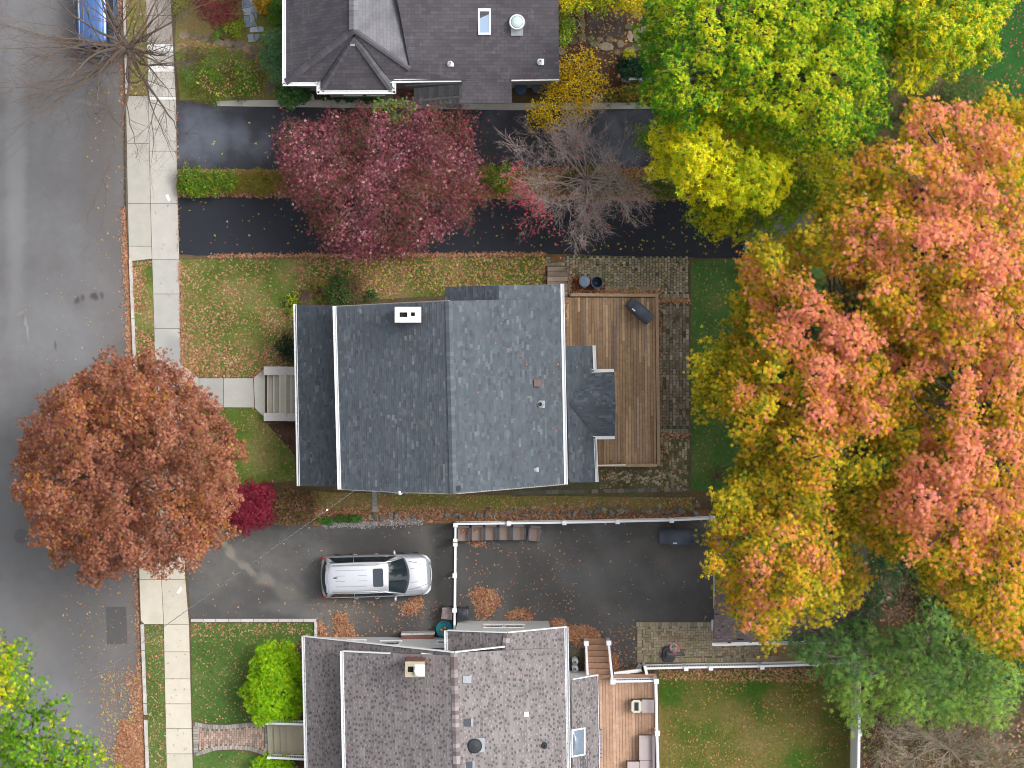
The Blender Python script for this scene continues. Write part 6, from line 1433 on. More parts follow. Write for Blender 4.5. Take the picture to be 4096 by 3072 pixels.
# ================================================================== trees and shrubs
KV = 4096 / 2212
def vw(pts): return [(x * KV, y * KV) for x, y in pts]
def smooth_poly(poly, amp=0, n=3):
    p = np.array(poly, float)
    for _ in range(n):
        q_ = np.empty((len(p) * 2, 2)); nx = np.roll(p, -1, 0); q_[0::2] = p * .75 + nx * .25; q_[1::2] = p * .25 + nx * .75; p = q_
    return p
def px2w(p, z):
    k = (H - z) / H / S; return np.stack([(p[:, 0] - 2048) * k, -(p[:, 1] - 1536) * k, z], 1)
def wave(seed, sc_):
    rng = np.random.default_rng(seed); ks = rng.normal(0, 1, (12, 2)); ks /= np.linalg.norm(ks, axis=1, keepdims=True); ks *= rng.uniform(.5, 1.6, (12, 1)) * sc_ * 6.28; ph = rng.uniform(0, 6.28, 12)
    return lambda x, y: sum(np.sin(x * k[0] + y * k[1] + p_) for k, p_ in zip(ks, ph)) / 5.0
def clumps_in(poly, spacing, z0, z1, inset, rng, edge_w, zj=.5, holes=None):
    """clump centres spread over the crown outline; the crown domes up from z0 at its rim to z1"""
    lo = np.min(poly, 0); hi = np.max(poly, 0); pts = []
    tries = int((hi - lo).prod() / spacing ** 2 * 30)
    c_ = rng.random((tries, 2)) * (hi - lo) + lo
    ok = inside(poly, c_[:, 0], c_[:, 1]); c_ = c_[ok]; d = edge_dist(poly, c_[:, 0], c_[:, 1])
    keep = d > inset * rng.uniform(.5, 1.1, len(d)); c_ = c_[keep]; d = d[keep]
    if holes is not None:
        for hx, hy, hr in holes:
            k = np.hypot(c_[:, 0] - hx, c_[:, 1] - hy) > hr; c_ = c_[k]; d = d[k]
    P_ = []; D_ = []
    for q_, dd in zip(c_, d):
        if all((q_[0] - a[0]) ** 2 + (q_[1] - a[1]) ** 2 > spacing ** 2 for a in P_): P_.append(q_); D_.append(dd)
    P_ = np.array(P_); D_ = np.array(D_)
    t_ = np.clip(D_ / edge_w, 0, 1); z = z0 + (z1 - z0) * np.sqrt(1 - (1 - t_) ** 2) + rng.normal(0, zj, len(P_))
    return P_, z
def make_tree(name, label, cat, poly, trunk_px, z0, z1, spacing, rc, per, size, shape, palf, seed, edge_w=None, flat=.7, trunk_r=.22, inset=None, under=.35, group=None, limbs=True, holes=None, zj=.5, droop=.25, tilt=.5, bark=(96, 84, 76), twigs=0, part='crown', per_branch=1.0, vis_twig=0, zg=0.0, loose=.0, fans=()):
    rng = np.random.default_rng(seed); poly = smooth_poly(poly, 0, 2)
    sp = spacing; r_px = rc * S
    inset = r_px * .8 if inset is None else inset
    edge_w = edge_w or 260
    cp_, cz = clumps_in(poly, sp, z0, z1, inset, rng, edge_w, zj, holes)
    n = len(cp_); CW = px2w(cp_, cz); tb_ = P(*trunk_px, zg)
    o = thing(name, label, cat, tb_, group=group)
    rr = rc * rng.uniform(.7, 1.3, n)
    m_ = (per * (rr / rc) ** 2).astype(int); idx = np.repeat(np.arange(n), m_); N = len(idx)
    th = rng.uniform(0, 2 * math.pi, N); u = rng.uniform(-.15, 1, N); s_ = np.sqrt(np.clip(1 - u * u, 0, 1))
    dv = np.stack([s_ * np.cos(th), s_ * np.sin(th), u], 1)
    # lumpy clumps: radius varies with direction
    ph = rng.uniform(0, 6.28, (n, 3)); lump = 1 + .22 * np.sin(3 * th + ph[idx, 0]) * s_ + .16 * np.sin(5 * th + ph[idx, 1]) + .1 * np.sin(7 * u + ph[idx, 2])
    rad = rr[idx] * lump * (rng.uniform(.55, 1.0, N) ** .6)
    if loose: rad *= 1 + loose * rng.random(N) ** 3
    pos = CW[idx] + dv * rad[:, None] * np.array([1, 1, flat])
    rel = (pos[:, 2] - CW[idx, 2]) / (rr[idx] * flat)
    nr = dv * .55 + np.array([0, 0, .75]) + rng.normal(0, tilt, (N, 3)); di = dv + rng.normal(0, .6, (N, 3)); di[:, 2] -= .1
    sz = rng.uniform(size[0], size[1], N)
    hrel = (CW[idx, 2] - z0) / max(.1, z1 - z0)
    cols = palf(pos, rel, hrel, rng, idx, n)
    # a looser lower layer of leaves, seen through the gaps
    if under > 0:
        K_ = int(N * under); q_ = sample_poly(poly, K_, rng); d = edge_dist(poly, q_[:, 0], q_[:, 1]); kp = d > inset * .5; q_ = q_[kp]; d = d[kp]
        if holes is not None:
            for hx, hy, hr in holes: k = np.hypot(q_[:, 0] - hx, q_[:, 1] - hy) > hr * rng.uniform(.75, 1.2, len(q_)); q_ = q_[k]; d = d[k]
        z = z0 - .6 + (z1 - z0) * .55 * np.sqrt(1 - (1 - np.clip(d / edge_w, 0, 1)) ** 2) + rng.normal(0, .5, len(q_))
        p2 = px2w(q_, z); n2 = rng.normal(0, .5, (len(q_), 3)) + np.array([0, 0, .9]); c2 = palf(p2, np.full(len(q_), -.6), np.full(len(q_), .15), rng, None, n)
        pos = np.vstack([pos, p2]); nr = np.vstack([nr, n2]); di = np.vstack([di, rng.normal(0, 1, (len(q_), 3))]); sz = np.concatenate([sz, rng.uniform(size[0], size[1], len(q_))]); cols = np.vstack([cols, c2])
    leaves_mesh(part, pos, nr, di, sz, cols, shape, M['leaf'], o, droop)
    if limbs:
        mb = MB(); tz = max(z0 * .75, .4); top = np.array([CW[:, 0].mean() * .35 + tb_[0] * .65, CW[:, 1].mean() * .35 + tb_[1] * .65, max(tz, z0 * .8)])
        bc_ = c4(bark, 0)
        mb.tube([tb_, tb_ + (top - tb_) * .4 + np.array([.06, .04, 0]), top], [trunk_r * 1.25, trunk_r, trunk_r * .85], 12, bc_)
        # scaffold limbs: group the clumps by direction, then branch out
        nl = max(3, min(9, n // 5)); ang = np.arctan2(CW[:, 1] - top[1], CW[:, 0] - top[0]); grp = ((ang + math.pi) / (2 * math.pi) * nl).astype(int) % nl
        for g_ in range(nl):
            mem = np.where(grp == g_)[0]
            if len(mem) == 0: continue
            cen = CW[mem].mean(0); fork = top + (cen - top) * .55 + np.array([0, 0, -.4]); fork[2] = min(fork[2], cen[2] - .4)
            midp = top + (fork - top) * .5 + rng.normal(0, .15, 3)
            mb.tube([top - np.array([0, 0, .2]), midp, fork], [trunk_r * .6, trunk_r * .48, trunk_r * .36], 7, bc_)
            for k in mem:
                e = CW[k] - np.array([0, 0, rr[k] * .15]); m1 = fork + (e - fork) * .35 + rng.normal(0, .18, 3); m2 = fork + (e - fork) * .7 + rng.normal(0, .18, 3)
                mb.tube([fork, m1, m2, e], [trunk_r * .26, trunk_r * .2, trunk_r * .13, trunk_r * .05], 5, bc_)
                for _ in range(vis_twig):
                    a = m2 + (e - m2) * rng.random(); v_ = rng.normal(0, 1, 3); v_[2] = abs(v_[2]) * .5; v_ /= np.linalg.norm(v_); mb.tube([a, a + v_ * rr[k] * .5 + rng.normal(0, .05, 3), a + v_ * rr[k] * rng.uniform(.8, 1.15)], [.022, .014, .006], 4, bc_, cap=False)
        for (ox, oy, oz), tg in fans:                       # big bare limbs that show in the gaps of the crown
            fo = np.array(P(ox, oy, oz))
            for (tx, ty, tz_) in tg:
                e = np.array(P(tx, ty, tz_)); m1 = fo + (e - fo) * .4 + rng.normal(0, .12, 3); m2 = fo + (e - fo) * .75 + rng.normal(0, .12, 3); mb.tube([fo, m1, m2, e], [.085, .06, .04, .015], 6, c4((140, 128, 118), .05))
                for _ in range(5):
                    a = m1 + (e - m1) * rng.random(); v_ = (e - fo) / np.linalg.norm(e - fo) + rng.normal(0, .5, 3); L_t = rng.uniform(.5, 1.2); mb.tube([a, a + v_ * L_t * .5, a + v_ * L_t + rng.normal(0, .08, 3)], [.03, .02, .008], 4, c4((150, 138, 128), .06), cap=False)
            mb.tube([tb_ + (top - tb_) * .6, (tb_ + (top - tb_) * .9 + fo) / 2, fo], [.2, .14, .1], 8, bc_)
        mb.build('trunk', M['bark'], o, True)
    return o
def pal_simple(pal, wave_pal=None, seed=0, sc_=.12, j=.13, clump_j=.1):
    A = np.array([lin(c) for w_, c in pal]); w0 = np.array([w_ for w_, c in pal], float); w0 /= w0.sum()
    if wave_pal: wf = wave(seed, sc_)
    def f(pos, rel, hrel, rng, idx, n):
        N = len(pos); c = A[rng.choice(len(A), N, p=w0)]
        if wave_pal:
            B = np.array([lin(c_) for w_, c_ in wave_pal]); w1 = np.array([w_ for w_, c_ in wave_pal], float); w1 /= w1.sum()
            t_ = np.clip(wf(pos[:, 0], pos[:, 1]) * .9 + .35 + rng.normal(0, .2, N), 0, 1)
            pick = rng.random(N) < t_; c = np.where(pick[:, None], B[rng.choice(len(B), N, p=w1)], c)
        c = c * (1 + rng.normal(0, j, (N, 1))) * (1 + rng.normal(0, j * .35, (N, 3)))
        if idx is not None: cj = 1 + rng.normal(0, clump_j, n); c = c * cj[idx][:, None]
        return np.clip(c, .003, .95)
    return f
def pal_height(tops, mids, lows, seed=0, sc_=.1, j=.12, bias=0.0, pinkwave=.35, spots=(), relw=.55, cn=.22):
    """upper, exposed leaves have turned furthest; leaves lower inside the crown are still green-yellow"""
    T, Mi, Lo = [np.array([lin(c) for w_, c in q_]) for q_ in (tops, mids, lows)]; W_ = [np.array([w_ for w_, c in q_], float) / sum(w_ for w_, c in q_) for q_ in (tops, mids, lows)]
    wf = wave(seed, sc_)
    def f(pos, rel, hrel, rng, idx, n):
        N = len(pos); t_ = relw * np.clip(rel, -1, 1) + .35 * hrel + pinkwave * wf(pos[:, 0], pos[:, 1]) + bias + rng.normal(0, .2, N)
        kx_ = H / (H - pos[:, 2]) * S / KV; vx_ = pos[:, 0] * kx_ + 1106; vy_ = -pos[:, 1] * kx_ + 829.5
        for sx_, sy_, sr_, sa_ in spots: t_ = t_ + .75 * sa_ * np.exp(-((vx_ - sx_) ** 2 + (vy_ - sy_) ** 2) / (sr_ * sr_))
        if idx is not None: t_ = t_ + rng.normal(0, cn, n)[idx]
        c = np.where((t_ > .55)[:, None], T[rng.choice(len(T), N, p=W_[0])], np.where((t_ > .22)[:, None], Mi[rng.choice(len(Mi), N, p=W_[1])], Lo[rng.choice(len(Lo), N, p=W_[2])]))
        c = c * (1 + rng.normal(0, j, (N, 1))) * (1 + rng.normal(0, j * .3, (N, 3)))
        return np.clip(c, .003, .95)
    return f

# ---- russet street tree over the pavement
T1 = vw([(165,800),(215,785),(270,770),(330,768),(370,785),(385,815),(440,840),(470,880),(500,915),(515,960),(505,1000),(520,1040),(505,1080),(505,1130),(470,1150),(450,1180),(410,1205),(340,1225),(260,1235),(215,1260),(185,1240),(180,1215),(120,1190),(75,1160),(45,1100),(40,1030),(30,980),(50,930),(80,900),(90,870),(140,850),(160,820)])
make_tree('street_tree', 'large round russet-brown tree overhanging the street and pavement', 'tree', T1, (560, 1820), 3.6, 8.6, 64, .52, 280, (.08, .15), 'oak',
          pal_simple([(4, (158, 102, 80)), (3, (178, 122, 98)), (2, (138, 84, 64)), (1, (166, 100, 62))], [(3, (144, 72, 54)), (2, (180, 114, 54)), (1, (164, 124, 40)), (3, (190, 132, 106))], 5, .2), 11, edge_w=300, trunk_r=.25, inset=14, loose=.35, vis_twig=2, zj=.8, under=.6)
# ---- purple-pink tree between the upper driveways
T2 = vw([(605,300),(650,275),(690,250),(720,262),(755,228),(800,232),(850,240),(880,262),(905,230),(960,240),(1000,258),(1030,285),(1020,330),(1038,370),(1035,410),(1030,450),(1015,480),(975,490),(950,525),(900,530),(880,552),(830,555),(790,572),(745,545),(700,530),(675,480),(640,440),(615,410),(600,350)])
make_tree('ornamental_tree', 'wide purple-pink ornamental tree spreading over the two upper driveways', 'tree', T2, (1520, 726), 2.4, 6.0, 60, .44, 270, (.08, .18), 'spray',
          pal_simple([(3, (132, 66, 80)), (3, (152, 80, 96)), (1.6, (186, 112, 128)), (2.4, (98, 56, 54)), (2, (102, 78, 52)), (.8, (222, 168, 176))], [(3, (108, 70, 60)), (2, (96, 80, 46)), (1.5, (124, 80, 80)), (.8, (186, 62, 98))], 9, .22), 12, edge_w=280, trunk_r=.18, inset=6, loose=1.3, vis_twig=6, bark=(116, 96, 92), tilt=.8, under=1.0, zj=.9)
# ---- small yellow tree by the upper house
T4 = vw([(1165,215),(1185,190),(1200,150),(1225,135),(1240,112),(1262,108),(1270,125),(1288,140),(1303,165),(1305,195),(1290,225),(1262,245),(1240,262),(1200,270),(1170,278),(1145,262),(1140,235)])
make_tree('yellow_shrub', 'small golden yellow tree at the corner of the upper house', 'tree', T4, (2270, 350), 1.0, 3.0, 44, .36, 170, (.07, .13), 'oval',
          pal_simple([(4, (236, 200, 24)), (2, (214, 178, 20)), (1, (238, 214, 50))], [(2, (188, 168, 28)), (1, (220, 168, 26))], 3, .3), 13, edge_w=140, trunk_r=.07, inset=8, loose=.6, vis_twig=4, tilt=.9, under=.1)
# ---- big green-gold maple
GRN = [(4, (104, 156, 22)), (3, (84, 140, 20)), (2, (140, 178, 26)), (1.0, (200, 198, 26))]
GLD = [(4, (230, 214, 16)), (3, (206, 208, 20)), (1.5, (238, 220, 40)), (1, (150, 182, 20))]
T5A = vw([(1395,60),(1400,-90),(1900,-90),(1950,0),(1960,60),(1925,130),(1945,170),(1925,230),(1900,290),(1860,330),(1800,335),(1740,330),(1680,300),(1620,280),(1540,265),(1450,285),(1400,240),(1395,170),(1388,110)])
make_tree('maple_tree', 'huge green and gold maple crown filling the top right of the view', 'tree', T5A, (3080, 330), 7, 13, 58, .48, 220, (.09, .165), 'maple', pal_height([(4, (206, 208, 22)), (2, (160, 190, 26)), (1, (232, 214, 30))], [(4, (104, 160, 20)), (3, (130, 178, 24)), (1.5, (196, 200, 24))], [(4, (58, 118, 20)), (3, (78, 140, 22))], 21, .09, bias=-.10, pinkwave=.3, relw=.42, cn=.12), 14, edge_w=330, trunk_r=.4, inset=26, under=.3, loose=.2)  # lows: unturned leaves, darkened further to paint shade inside the crown
T5C = vw([(1880,-90),(2180,-70),(2185,0),(2178,50),(2150,90),(2120,145),(2060,160),(2010,180),(1960,200),(1928,190),(1930,120),(1900,50)])
make_tree('maple_tree', 'golden yellow maple in the upper right corner beside the dark lawn', 'tree', T5C, (3760, 60), 7, 12, 58, .50, 190, (.10, .19), 'maple', pal_simple(GLD + [(1.0, (232, 186, 60))], GRN, 22, .12), 15, edge_w=260, trunk_r=.3, inset=24, under=.3, loose=.2)
T5D = vw([(1640,320),(1840,320),(1835,390),(1790,430),(1720,470),(1700,490),(1620,505),(1560,500),(1510,480),(1490,440),(1560,400)])
make_tree('maple_tree', 'lower green maple beneath the bright yellow one at the dark driveway end', 'tree', T5D, (3100, 740), 3.5, 6.5, 62, .6, 220, (.10, .17), 'maple', pal_simple([(3, (104, 146, 22)), (2, (136, 160, 24)), (1, (176, 170, 26))], GLD, 23, .15), 16, edge_w=200, trunk_r=.2, inset=20, under=.3, loose=.5)
T5B = vw([(1412,300),(1418,275),(1460,252),(1530,250),(1600,255),(1650,280),(1698,320),(1705,380),(1685,430),(1640,458),(1600,450),(1540,435),(1480,420),(1430,375),(1412,335)])
make_tree('maple_tree', 'bright yellow maple above the right end of the two upper driveways', 'tree', T5B, (2870, 640), 6.0, 10.5, 58, .52, 210, (.11, .19), 'maple', pal_simple([(5, (242, 226, 14)), (3, (224, 220, 18)), (1.5, (246, 230, 60)), (1, (168, 190, 18))], [(1, (160, 188, 18)), (1, (222, 214, 20))], 24, .2), 17, edge_w=260, trunk_r=.3, inset=24, under=.35, loose=.25)
make_tree('green_sapling', 'sparse green sapling branches hanging over the end of the dark driveway', 'sapling', vw([(1490,460),(1540,440),(1600,470),(1580,500),(1540,505),(1500,490)]), (2830, 880), 2.5, 3.5, 34, .3, 60, (.07, .13), 'maple', pal_simple([(2, (92, 128, 40)), (2, (120, 146, 46))]), 18, edge_w=60, trunk_r=.04, inset=4, under=.0, loose=1.2)
make_tree('green_sapling', 'small green twig tuft above the upper driveway beside the maple', 'sapling', vw([(1375,285),(1400,278),(1425,300),(1420,325),(1385,318)]), (2620, 560), 2.5, 3.2, 26, .25, 60, (.07, .13), 'maple', pal_simple([(2, (92, 128, 40)), (2, (120, 146, 46))]), 19, edge_w=50, trunk_r=.04, inset=4, under=.0, loose=1.0)
# ---- tall hedge strip along the top
make_tree('yellow_hedge', 'yellow-leaved hedge along the top edge beside the upper house', 'hedge', vw([(1208,-60),(1420,-60),(1420,24),(1370,30),(1330,20),(1290,26),(1250,18),(1235,30),(1208,28)]), (2450, -20), 1.6, 3.2, 40, .38, 170, (.08, .14), 'oval', pal_simple([(3, (220, 200, 22)), (2, (186, 184, 22)), (1, (228, 176, 40))], [(1, (132, 158, 26))], 8, .3), 20, edge_w=90, trunk_r=.08, inset=6, under=.3)
make_tree('green_hedge', 'green and yellow bush squeezed against the right wall of the upper house', 'hedge', vw([(1208,25),(1228,32),(1236,60),(1230,85),(1215,98),(1206,96)]), (2260, 110), 1.2, 2.4, 32, .28, 170, (.07, .12), 'oval', pal_simple([(3, (110, 142, 36)), (2, (150, 164, 40)), (1, (72, 110, 40))]), 21, edge_w=50, trunk_r=.05, inset=4, under=.3)
# ---- orange and pink oaks
PNK = [(3, (238, 150, 112)), (3, (240, 150, 130)), (2.5, (236, 160, 92)), (1, (228, 124, 116))]
ORG = [(4, (230, 166, 44)), (3, (216, 164, 30)), (2, (236, 152, 60)), (2, (208, 178, 28))]
OLV = [(3, (192, 174, 28)), (2, (140, 152, 28)), (2.5, (212, 180, 30)), (.8, (98, 130, 30))]
T6A = vw([(1850,350),(1890,330),(1930,320),(1950,270),(1945,235),(1985,215),(2020,228),(2060,240),(2120,210),(2190,232),(2260,250),(2290,780),(2150,800),(2040,760),(1960,700),(1880,650),(1800,600),(1740,530),(1755,480),(1760,450),(1830,420)])
make_tree('oak_tree', 'tall salmon-pink and orange tree at the upper right edge', 'tree', T6A, (3830, 980), 9.5, 15, 62, .46, 190, (.10, .19), 'oak', pal_height(PNK, ORG, OLV, 31, .12, bias=-.27, pinkwave=.3, spots=[(2010, 270, 90, .3), (1860, 500, 80, .25), (2120, 480, 130, .35), (2150, 620, 110, .3), (2100, 260, 60, .25)]), 22, edge_w=380, trunk_r=.35, inset=12, under=.36, loose=.9, vis_twig=3, holes=[(3660, 780, 60), (3440, 800, 46), (3560, 640, 36), (3330, 1130, 90), (3430, 1180, 70), (3560, 1150, 40)], fans=[((3700, 860, 11), [(3640, 740, 12), (3680, 720, 12.5), (3600, 780, 12)])], zj=1.3)
T6B = vw([(1590,560),(1640,520),(1700,500),(1760,500),(1850,560),(1970,620),(2050,700),(2030,800),(2000,880),(2010,960),(1980,1020),(1920,1090),(1850,1150),(1865,1230),(1835,1300),(1790,1340),(1730,1335),(1690,1370),(1640,1380),(1600,1345),(1580,1290),(1530,1240),(1525,1190),(1545,1130),(1535,1080),(1590,1040),(1615,980),(1590,930),(1560,890),(1500,880),(1490,820),(1520,760),(1560,750),(1590,700),(1600,640)])
make_tree('oak_tree', 'broad olive, gold and orange tree in the centre right, over the back lawn', 'tree', T6B, (3230, 1640), 6.8, 13, 62, .46, 190, (.10, .19), 'oak', pal_height(PNK, ORG, OLV, 33, .12, bias=-.50, pinkwave=.25, spots=[(1700, 620, 110, .35), (1790, 540, 90, .4), (1930, 690, 110, .5), (1800, 760, 110, .3), (1690, 1000, 70, .28), (1840, 870, 80, .35), (1720, 1290, 110, .38), (1650, 1350, 60, .4), (1600, 1180, 60, .15), (1520, 850, 90, -.2)]), 23, edge_w=420, trunk_r=.4, inset=12, under=.36, loose=.9, vis_twig=3, holes=[(3310, 1130, 96), (3410, 1190, 74), (3240, 1310, 66), (3430, 1790, 56), (3180, 1700, 36), (3320, 1870, 40), (3120, 1500, 30)], fans=[((3440, 1330, 8.5), [(3210, 1215, 9.5), (3260, 1150, 10), (3330, 1080, 10), (3400, 1050, 10.5), (3470, 1080, 10.5), (3220, 1300, 9.5), (3200, 1340, 9)]), ((3560, 1440, 8.5), [(3400, 1440, 9.5), (3420, 1500, 9)])], zj=1.3)
T6C = vw([(1950,650),(2060,640),(2160,680),(2290,700),(2290,1500),(2200,1425),(2140,1400),(2110,1350),(2050,1290),(1990,1250),(1965,1210),(1900,1195),(1875,1140),(1885,1060),(1930,1000),(1990,960),(1960,900),(1940,780)])
make_tree('oak_tree', 'tall pink and amber tree along the lower right edge above the conifer', 'tree', T6C, (3920, 1880), 8.8, 14.5, 62, .46, 190, (.10, .19), 'oak', pal_height(PNK, ORG, OLV, 37, .12, bias=-.34, pinkwave=.28, spots=[(2100, 800, 150, .4), (2010, 1080, 120, .35), (2070, 1160, 80, .3), (2160, 1000, 90, .3), (2120, 1350, 120, -.15), (2200, 1400, 60, .2)]), 24, edge_w=380, trunk_r=.38, inset=12, under=.34, loose=.9, vis_twig=3, holes=[(3740, 1580, 92), (3690, 1670, 70), (3950, 1640, 64), (3990, 1860, 54), (3560, 2330, 50), (4020, 2250, 36)], fans=[((3850, 1640, 10), [(3700, 1560, 10), (3660, 1640, 9.5), (3740, 1720, 9.5), (3960, 1700, 11), (3960, 1590, 11)])], zj=1.3)
# ---- conifers
make_tree('conifer', 'feathery green conifer at the lower right beside the white fence', 'tree', vw([(1712,1402),(1750,1376),(1820,1372),(1862,1335),(1900,1380),(1960,1370),(2010,1300),(2060,1330),(2120,1400),(2200,1440),(2210,1500),(2170,1560),(2100,1545),(1990,1555),(1900,1535),(1850,1572),(1800,1500),(1790,1450),(1735,1420)]), (3690, 2560), 2.6, 6.6, 60, .46, 125, (.16, .30), 'spray',
          pal_simple([(3, (106, 150, 76)), (3, (88, 130, 70)), (2, (126, 164, 76)), (1, (68, 108, 60))], [(3, (142, 174, 70)), (1, (108, 148, 64))], 41, .12), 25, edge_w=300, trunk_r=.2, inset=8, under=.25, loose=1.0, vis_twig=6, bark=(168, 156, 142), tilt=.6)
make_tree('conifer', 'dark green conifer in the gap between garage roof and orange trees', 'tree', vw([(1880,1190),(1930,1185),(1925,1260),(1890,1330),(1840,1400),(1800,1400),(1850,1330),(1872,1290)]), (3560, 2400), 2.0, 4.0, 58, .5, 130, (.14, .24), 'spray', pal_simple([(3, (54, 96, 58)), (2, (66, 108, 56))]), 26, edge_w=120, trunk_r=.12, inset=10, under=.2, loose=.6, vis_twig=4, bark=(140, 128, 112))
make_tree('conifer', 'shaded olive conifer under the golden maple beside the dark lawn', 'tree', vw([(1925,200),(2000,185),(2080,160),(2140,165),(2150,230),(2120,290),(2040,320),(1950,300),(1900,270)]), (3800, 440), 2.0, 5.0, 60, .55, 170, (.12, .2), 'spray', pal_simple([(3, (84, 96, 46)), (2, (70, 84, 42)), (1, (104, 108, 54))]), 27, edge_w=160, trunk_r=.15, inset=10, under=.3)
# undergrowth below the big trees
make_tree('undergrowth_shrub', 'dark green undergrowth beneath the orange trees at the right', 'shrub', vw([(1700,620),(1850,600),(2260,760),(2260,1500),(2080,1420),(1960,1280),(1900,1150),(1840,1100),(1720,1050),(1660,950),(1650,760)]), (3700, 1800), .3, 1.6, 120, .8, 120, (.16, .30), 'maple', pal_simple([(3, (58, 84, 36)), (2, (76, 96, 40)), (1, (96, 92, 48))]), 28, edge_w=200, inset=20, under=.8, limbs=False)
# ---- left bottom tree
T10 = vw([(-60,1385),(5,1388),(35,1402),(42,1450),(55,1490),(60,1530),(100,1515),(130,1525),(135,1560),(165,1575),(195,1600),(215,1650),(225,1740),(-60,1740)])
make_tree('street_tree', 'leafy green and yellow tree reaching over the street at the lower left corner', 'tree', T10, (-90, 2980), 5.0, 9.0, 66, .6, 170, (.10, .18), 'oak', pal_simple([(3, (92, 146, 20)), (3, (120, 168, 24)), (1, (66, 116, 22))], [(3, (204, 198, 22)), (2, (156, 180, 24))], 44, .22), 29, edge_w=240, trunk_r=.25, inset=16, under=.12, loose=.8, vis_twig=3, holes=[(70, 2880, 55), (200, 2700, 34)])
# ---- rounded garden shrubs
def shrub(name, label, cat, poly, zt, size, shape, pal, seed, per=240, sp=34, rc=.34, z0=.25, under=.25, loose=.15, wp=None, tilt=.6, limbs=True, flat=.7, inset=None, edge_w=None):
    pa = np.array(poly); c_ = pa.mean(0)
    return make_tree(name, label, cat, poly, tuple(c_), z0, zt, sp, rc, per, size, shape, pal_simple(pal, wp, seed, .5, clump_j=.07), seed + 100, edge_w=edge_w or 80, trunk_r=.05, inset=rc * S * .55 if inset is None else inset, under=under, loose=loose, tilt=tilt, limbs=limbs, zj=.08, flat=flat)
LIME = [(4, (152, 200, 10)), (3, (130, 186, 12)), (2, (176, 212, 20)), (1, (96, 152, 18))]
shrub('lime_shrub', 'big rounded lime-green shrub in front of the lower house', 'shrub', vw([(575,1392),(615,1380),(645,1392),(657,1430),(655,1480),(645,1530),(610,1560),(560,1560),(535,1545),(528,1505),(535,1450),(550,1415)]), 1.7, (.10, .18), 'spray', LIME, 1, wp=[(1, (112, 176, 12)), (1, (184, 210, 16))])
shrub('lime_shrub', 'lime-green shrub at the bottom edge below the white railing', 'shrub', vw([(545,1650),(570,1632),(610,1632),(630,1650),(630,1700),(545,1700)]), 1.1, (.10, .17), 'spray', LIME, 2)
CRIM = [(4, (134, 28, 54)), (3, (154, 38, 66)), (2, (104, 28, 48)), (1, (172, 66, 80))]
shrub('red_maple_shrub', 'crimson shrub at the upper edge of the lower driveway', 'shrub', vw([(505,1045),(550,1038),(580,1055),(592,1085),(585,1125),(560,1140),(510,1145),(490,1120),(492,1070)]), 1.6, (.07, .13), 'spray', CRIM, 3, per=380, inset=12, loose=.1)
shrub('red_maple_shrub', 'crimson shrub at the top edge beside the slate path', 'shrub', vw([(415,-40),(525,-40),(528,10),(505,40),(470,58),(435,48),(412,10)]), 1.8, (.05, .10), 'spray', [(4, (112, 34, 48)), (3, (130, 42, 58)), (2, (90, 32, 44))], 4, per=330)
shrub('brown_shrub', 'brownish thinning shrub between the crimson shrub and the driveway', 'shrub', vw([(592,1065),(640,1050),(675,1060),(690,1090),(670,1120),(630,1135),(595,1130)]), 1.0, (.06, .11), 'maple', [(3, (128, 96, 66)), (2, (104, 90, 50)), (2, (150, 106, 84)), (1, (84, 92, 40))], 5, per=150)
shrub('evergreen_shrub', 'dark blue-green evergreen shrub against the left wall of the upper house', 'shrub', [(1060, 110), (1140, 108), (1160, 180), (1162, 330), (1110, 330), (1065, 290), (1050, 200)], 2.2, (.09, .15), 'spray', [(3, (78, 128, 88)), (3, (98, 146, 98)), (1, (134, 170, 100))], 6)
shrub('evergreen_shrub', 'glossy dark green shrub at the lower corner of the upper house', 'shrub', [(1100, 345), (1150, 338), (1240, 340), (1235, 395), (1190, 428), (1130, 415), (1095, 380)], 1.1, (.09, .15), 'maple', [(3, (66, 118, 72)), (2, (90, 138, 76)), (1, (140, 170, 66))], 7, sp=30, rc=.28)
shrub('low_hedge', 'low green hedge below the gutter of the upper house bay', 'hedge', [(1295, 372), (1530, 372), (1528, 402), (1420, 405), (1300, 405)], .8, (.06, .11), 'oval', [(3, (48, 88, 38)), (2, (64, 108, 42))], 8, sp=22, rc=.18, inset=8)
shrub('green_shrub', 'bright green upright shrub beside the slate path and upper house', 'shrub', [(1085, 10), (1135, -20), (1150, 40), (1140, 90), (1110, 95), (1078, 70)], 1.4, (.08, .14), 'spray', [(3, (62, 118, 30)), (2, (80, 138, 34))], 9)
shrub('yellow_shrub', 'small golden shrub right of the slate path', 'shrub', [(1030, -20), (1080, -20), (1085, 20), (1070, 48), (1040, 40), (1026, 10)], .9, (.07, .12), 'maple', [(3, (206, 164, 44)), (1, (224, 190, 80))], 10, sp=24, rc=.22, inset=6)
shrub('olive_shrub', 'pale olive shrub beside the pavement at the top', 'shrub', [(690, -20), (755, -20), (762, 40), (740, 78), (705, 70), (688, 30)], 1.0, (.08, .13), 'spray', [(3, (138, 140, 66)), (2, (120, 126, 56)), (1, (158, 152, 84))], 11, per=150)
shrub('lime_shrub', 'small round yellow-green shrub below the crimson one', 'shrub', [(906, 88), (940, 78), (972, 90), (976, 122), (958, 142), (925, 144), (904, 120)], .8, (.07, .11), 'oval', [(3, (142, 160, 36)), (2, (120, 146, 34)), (1, (170, 178, 60))], 12, sp=24, rc=.22, inset=6)
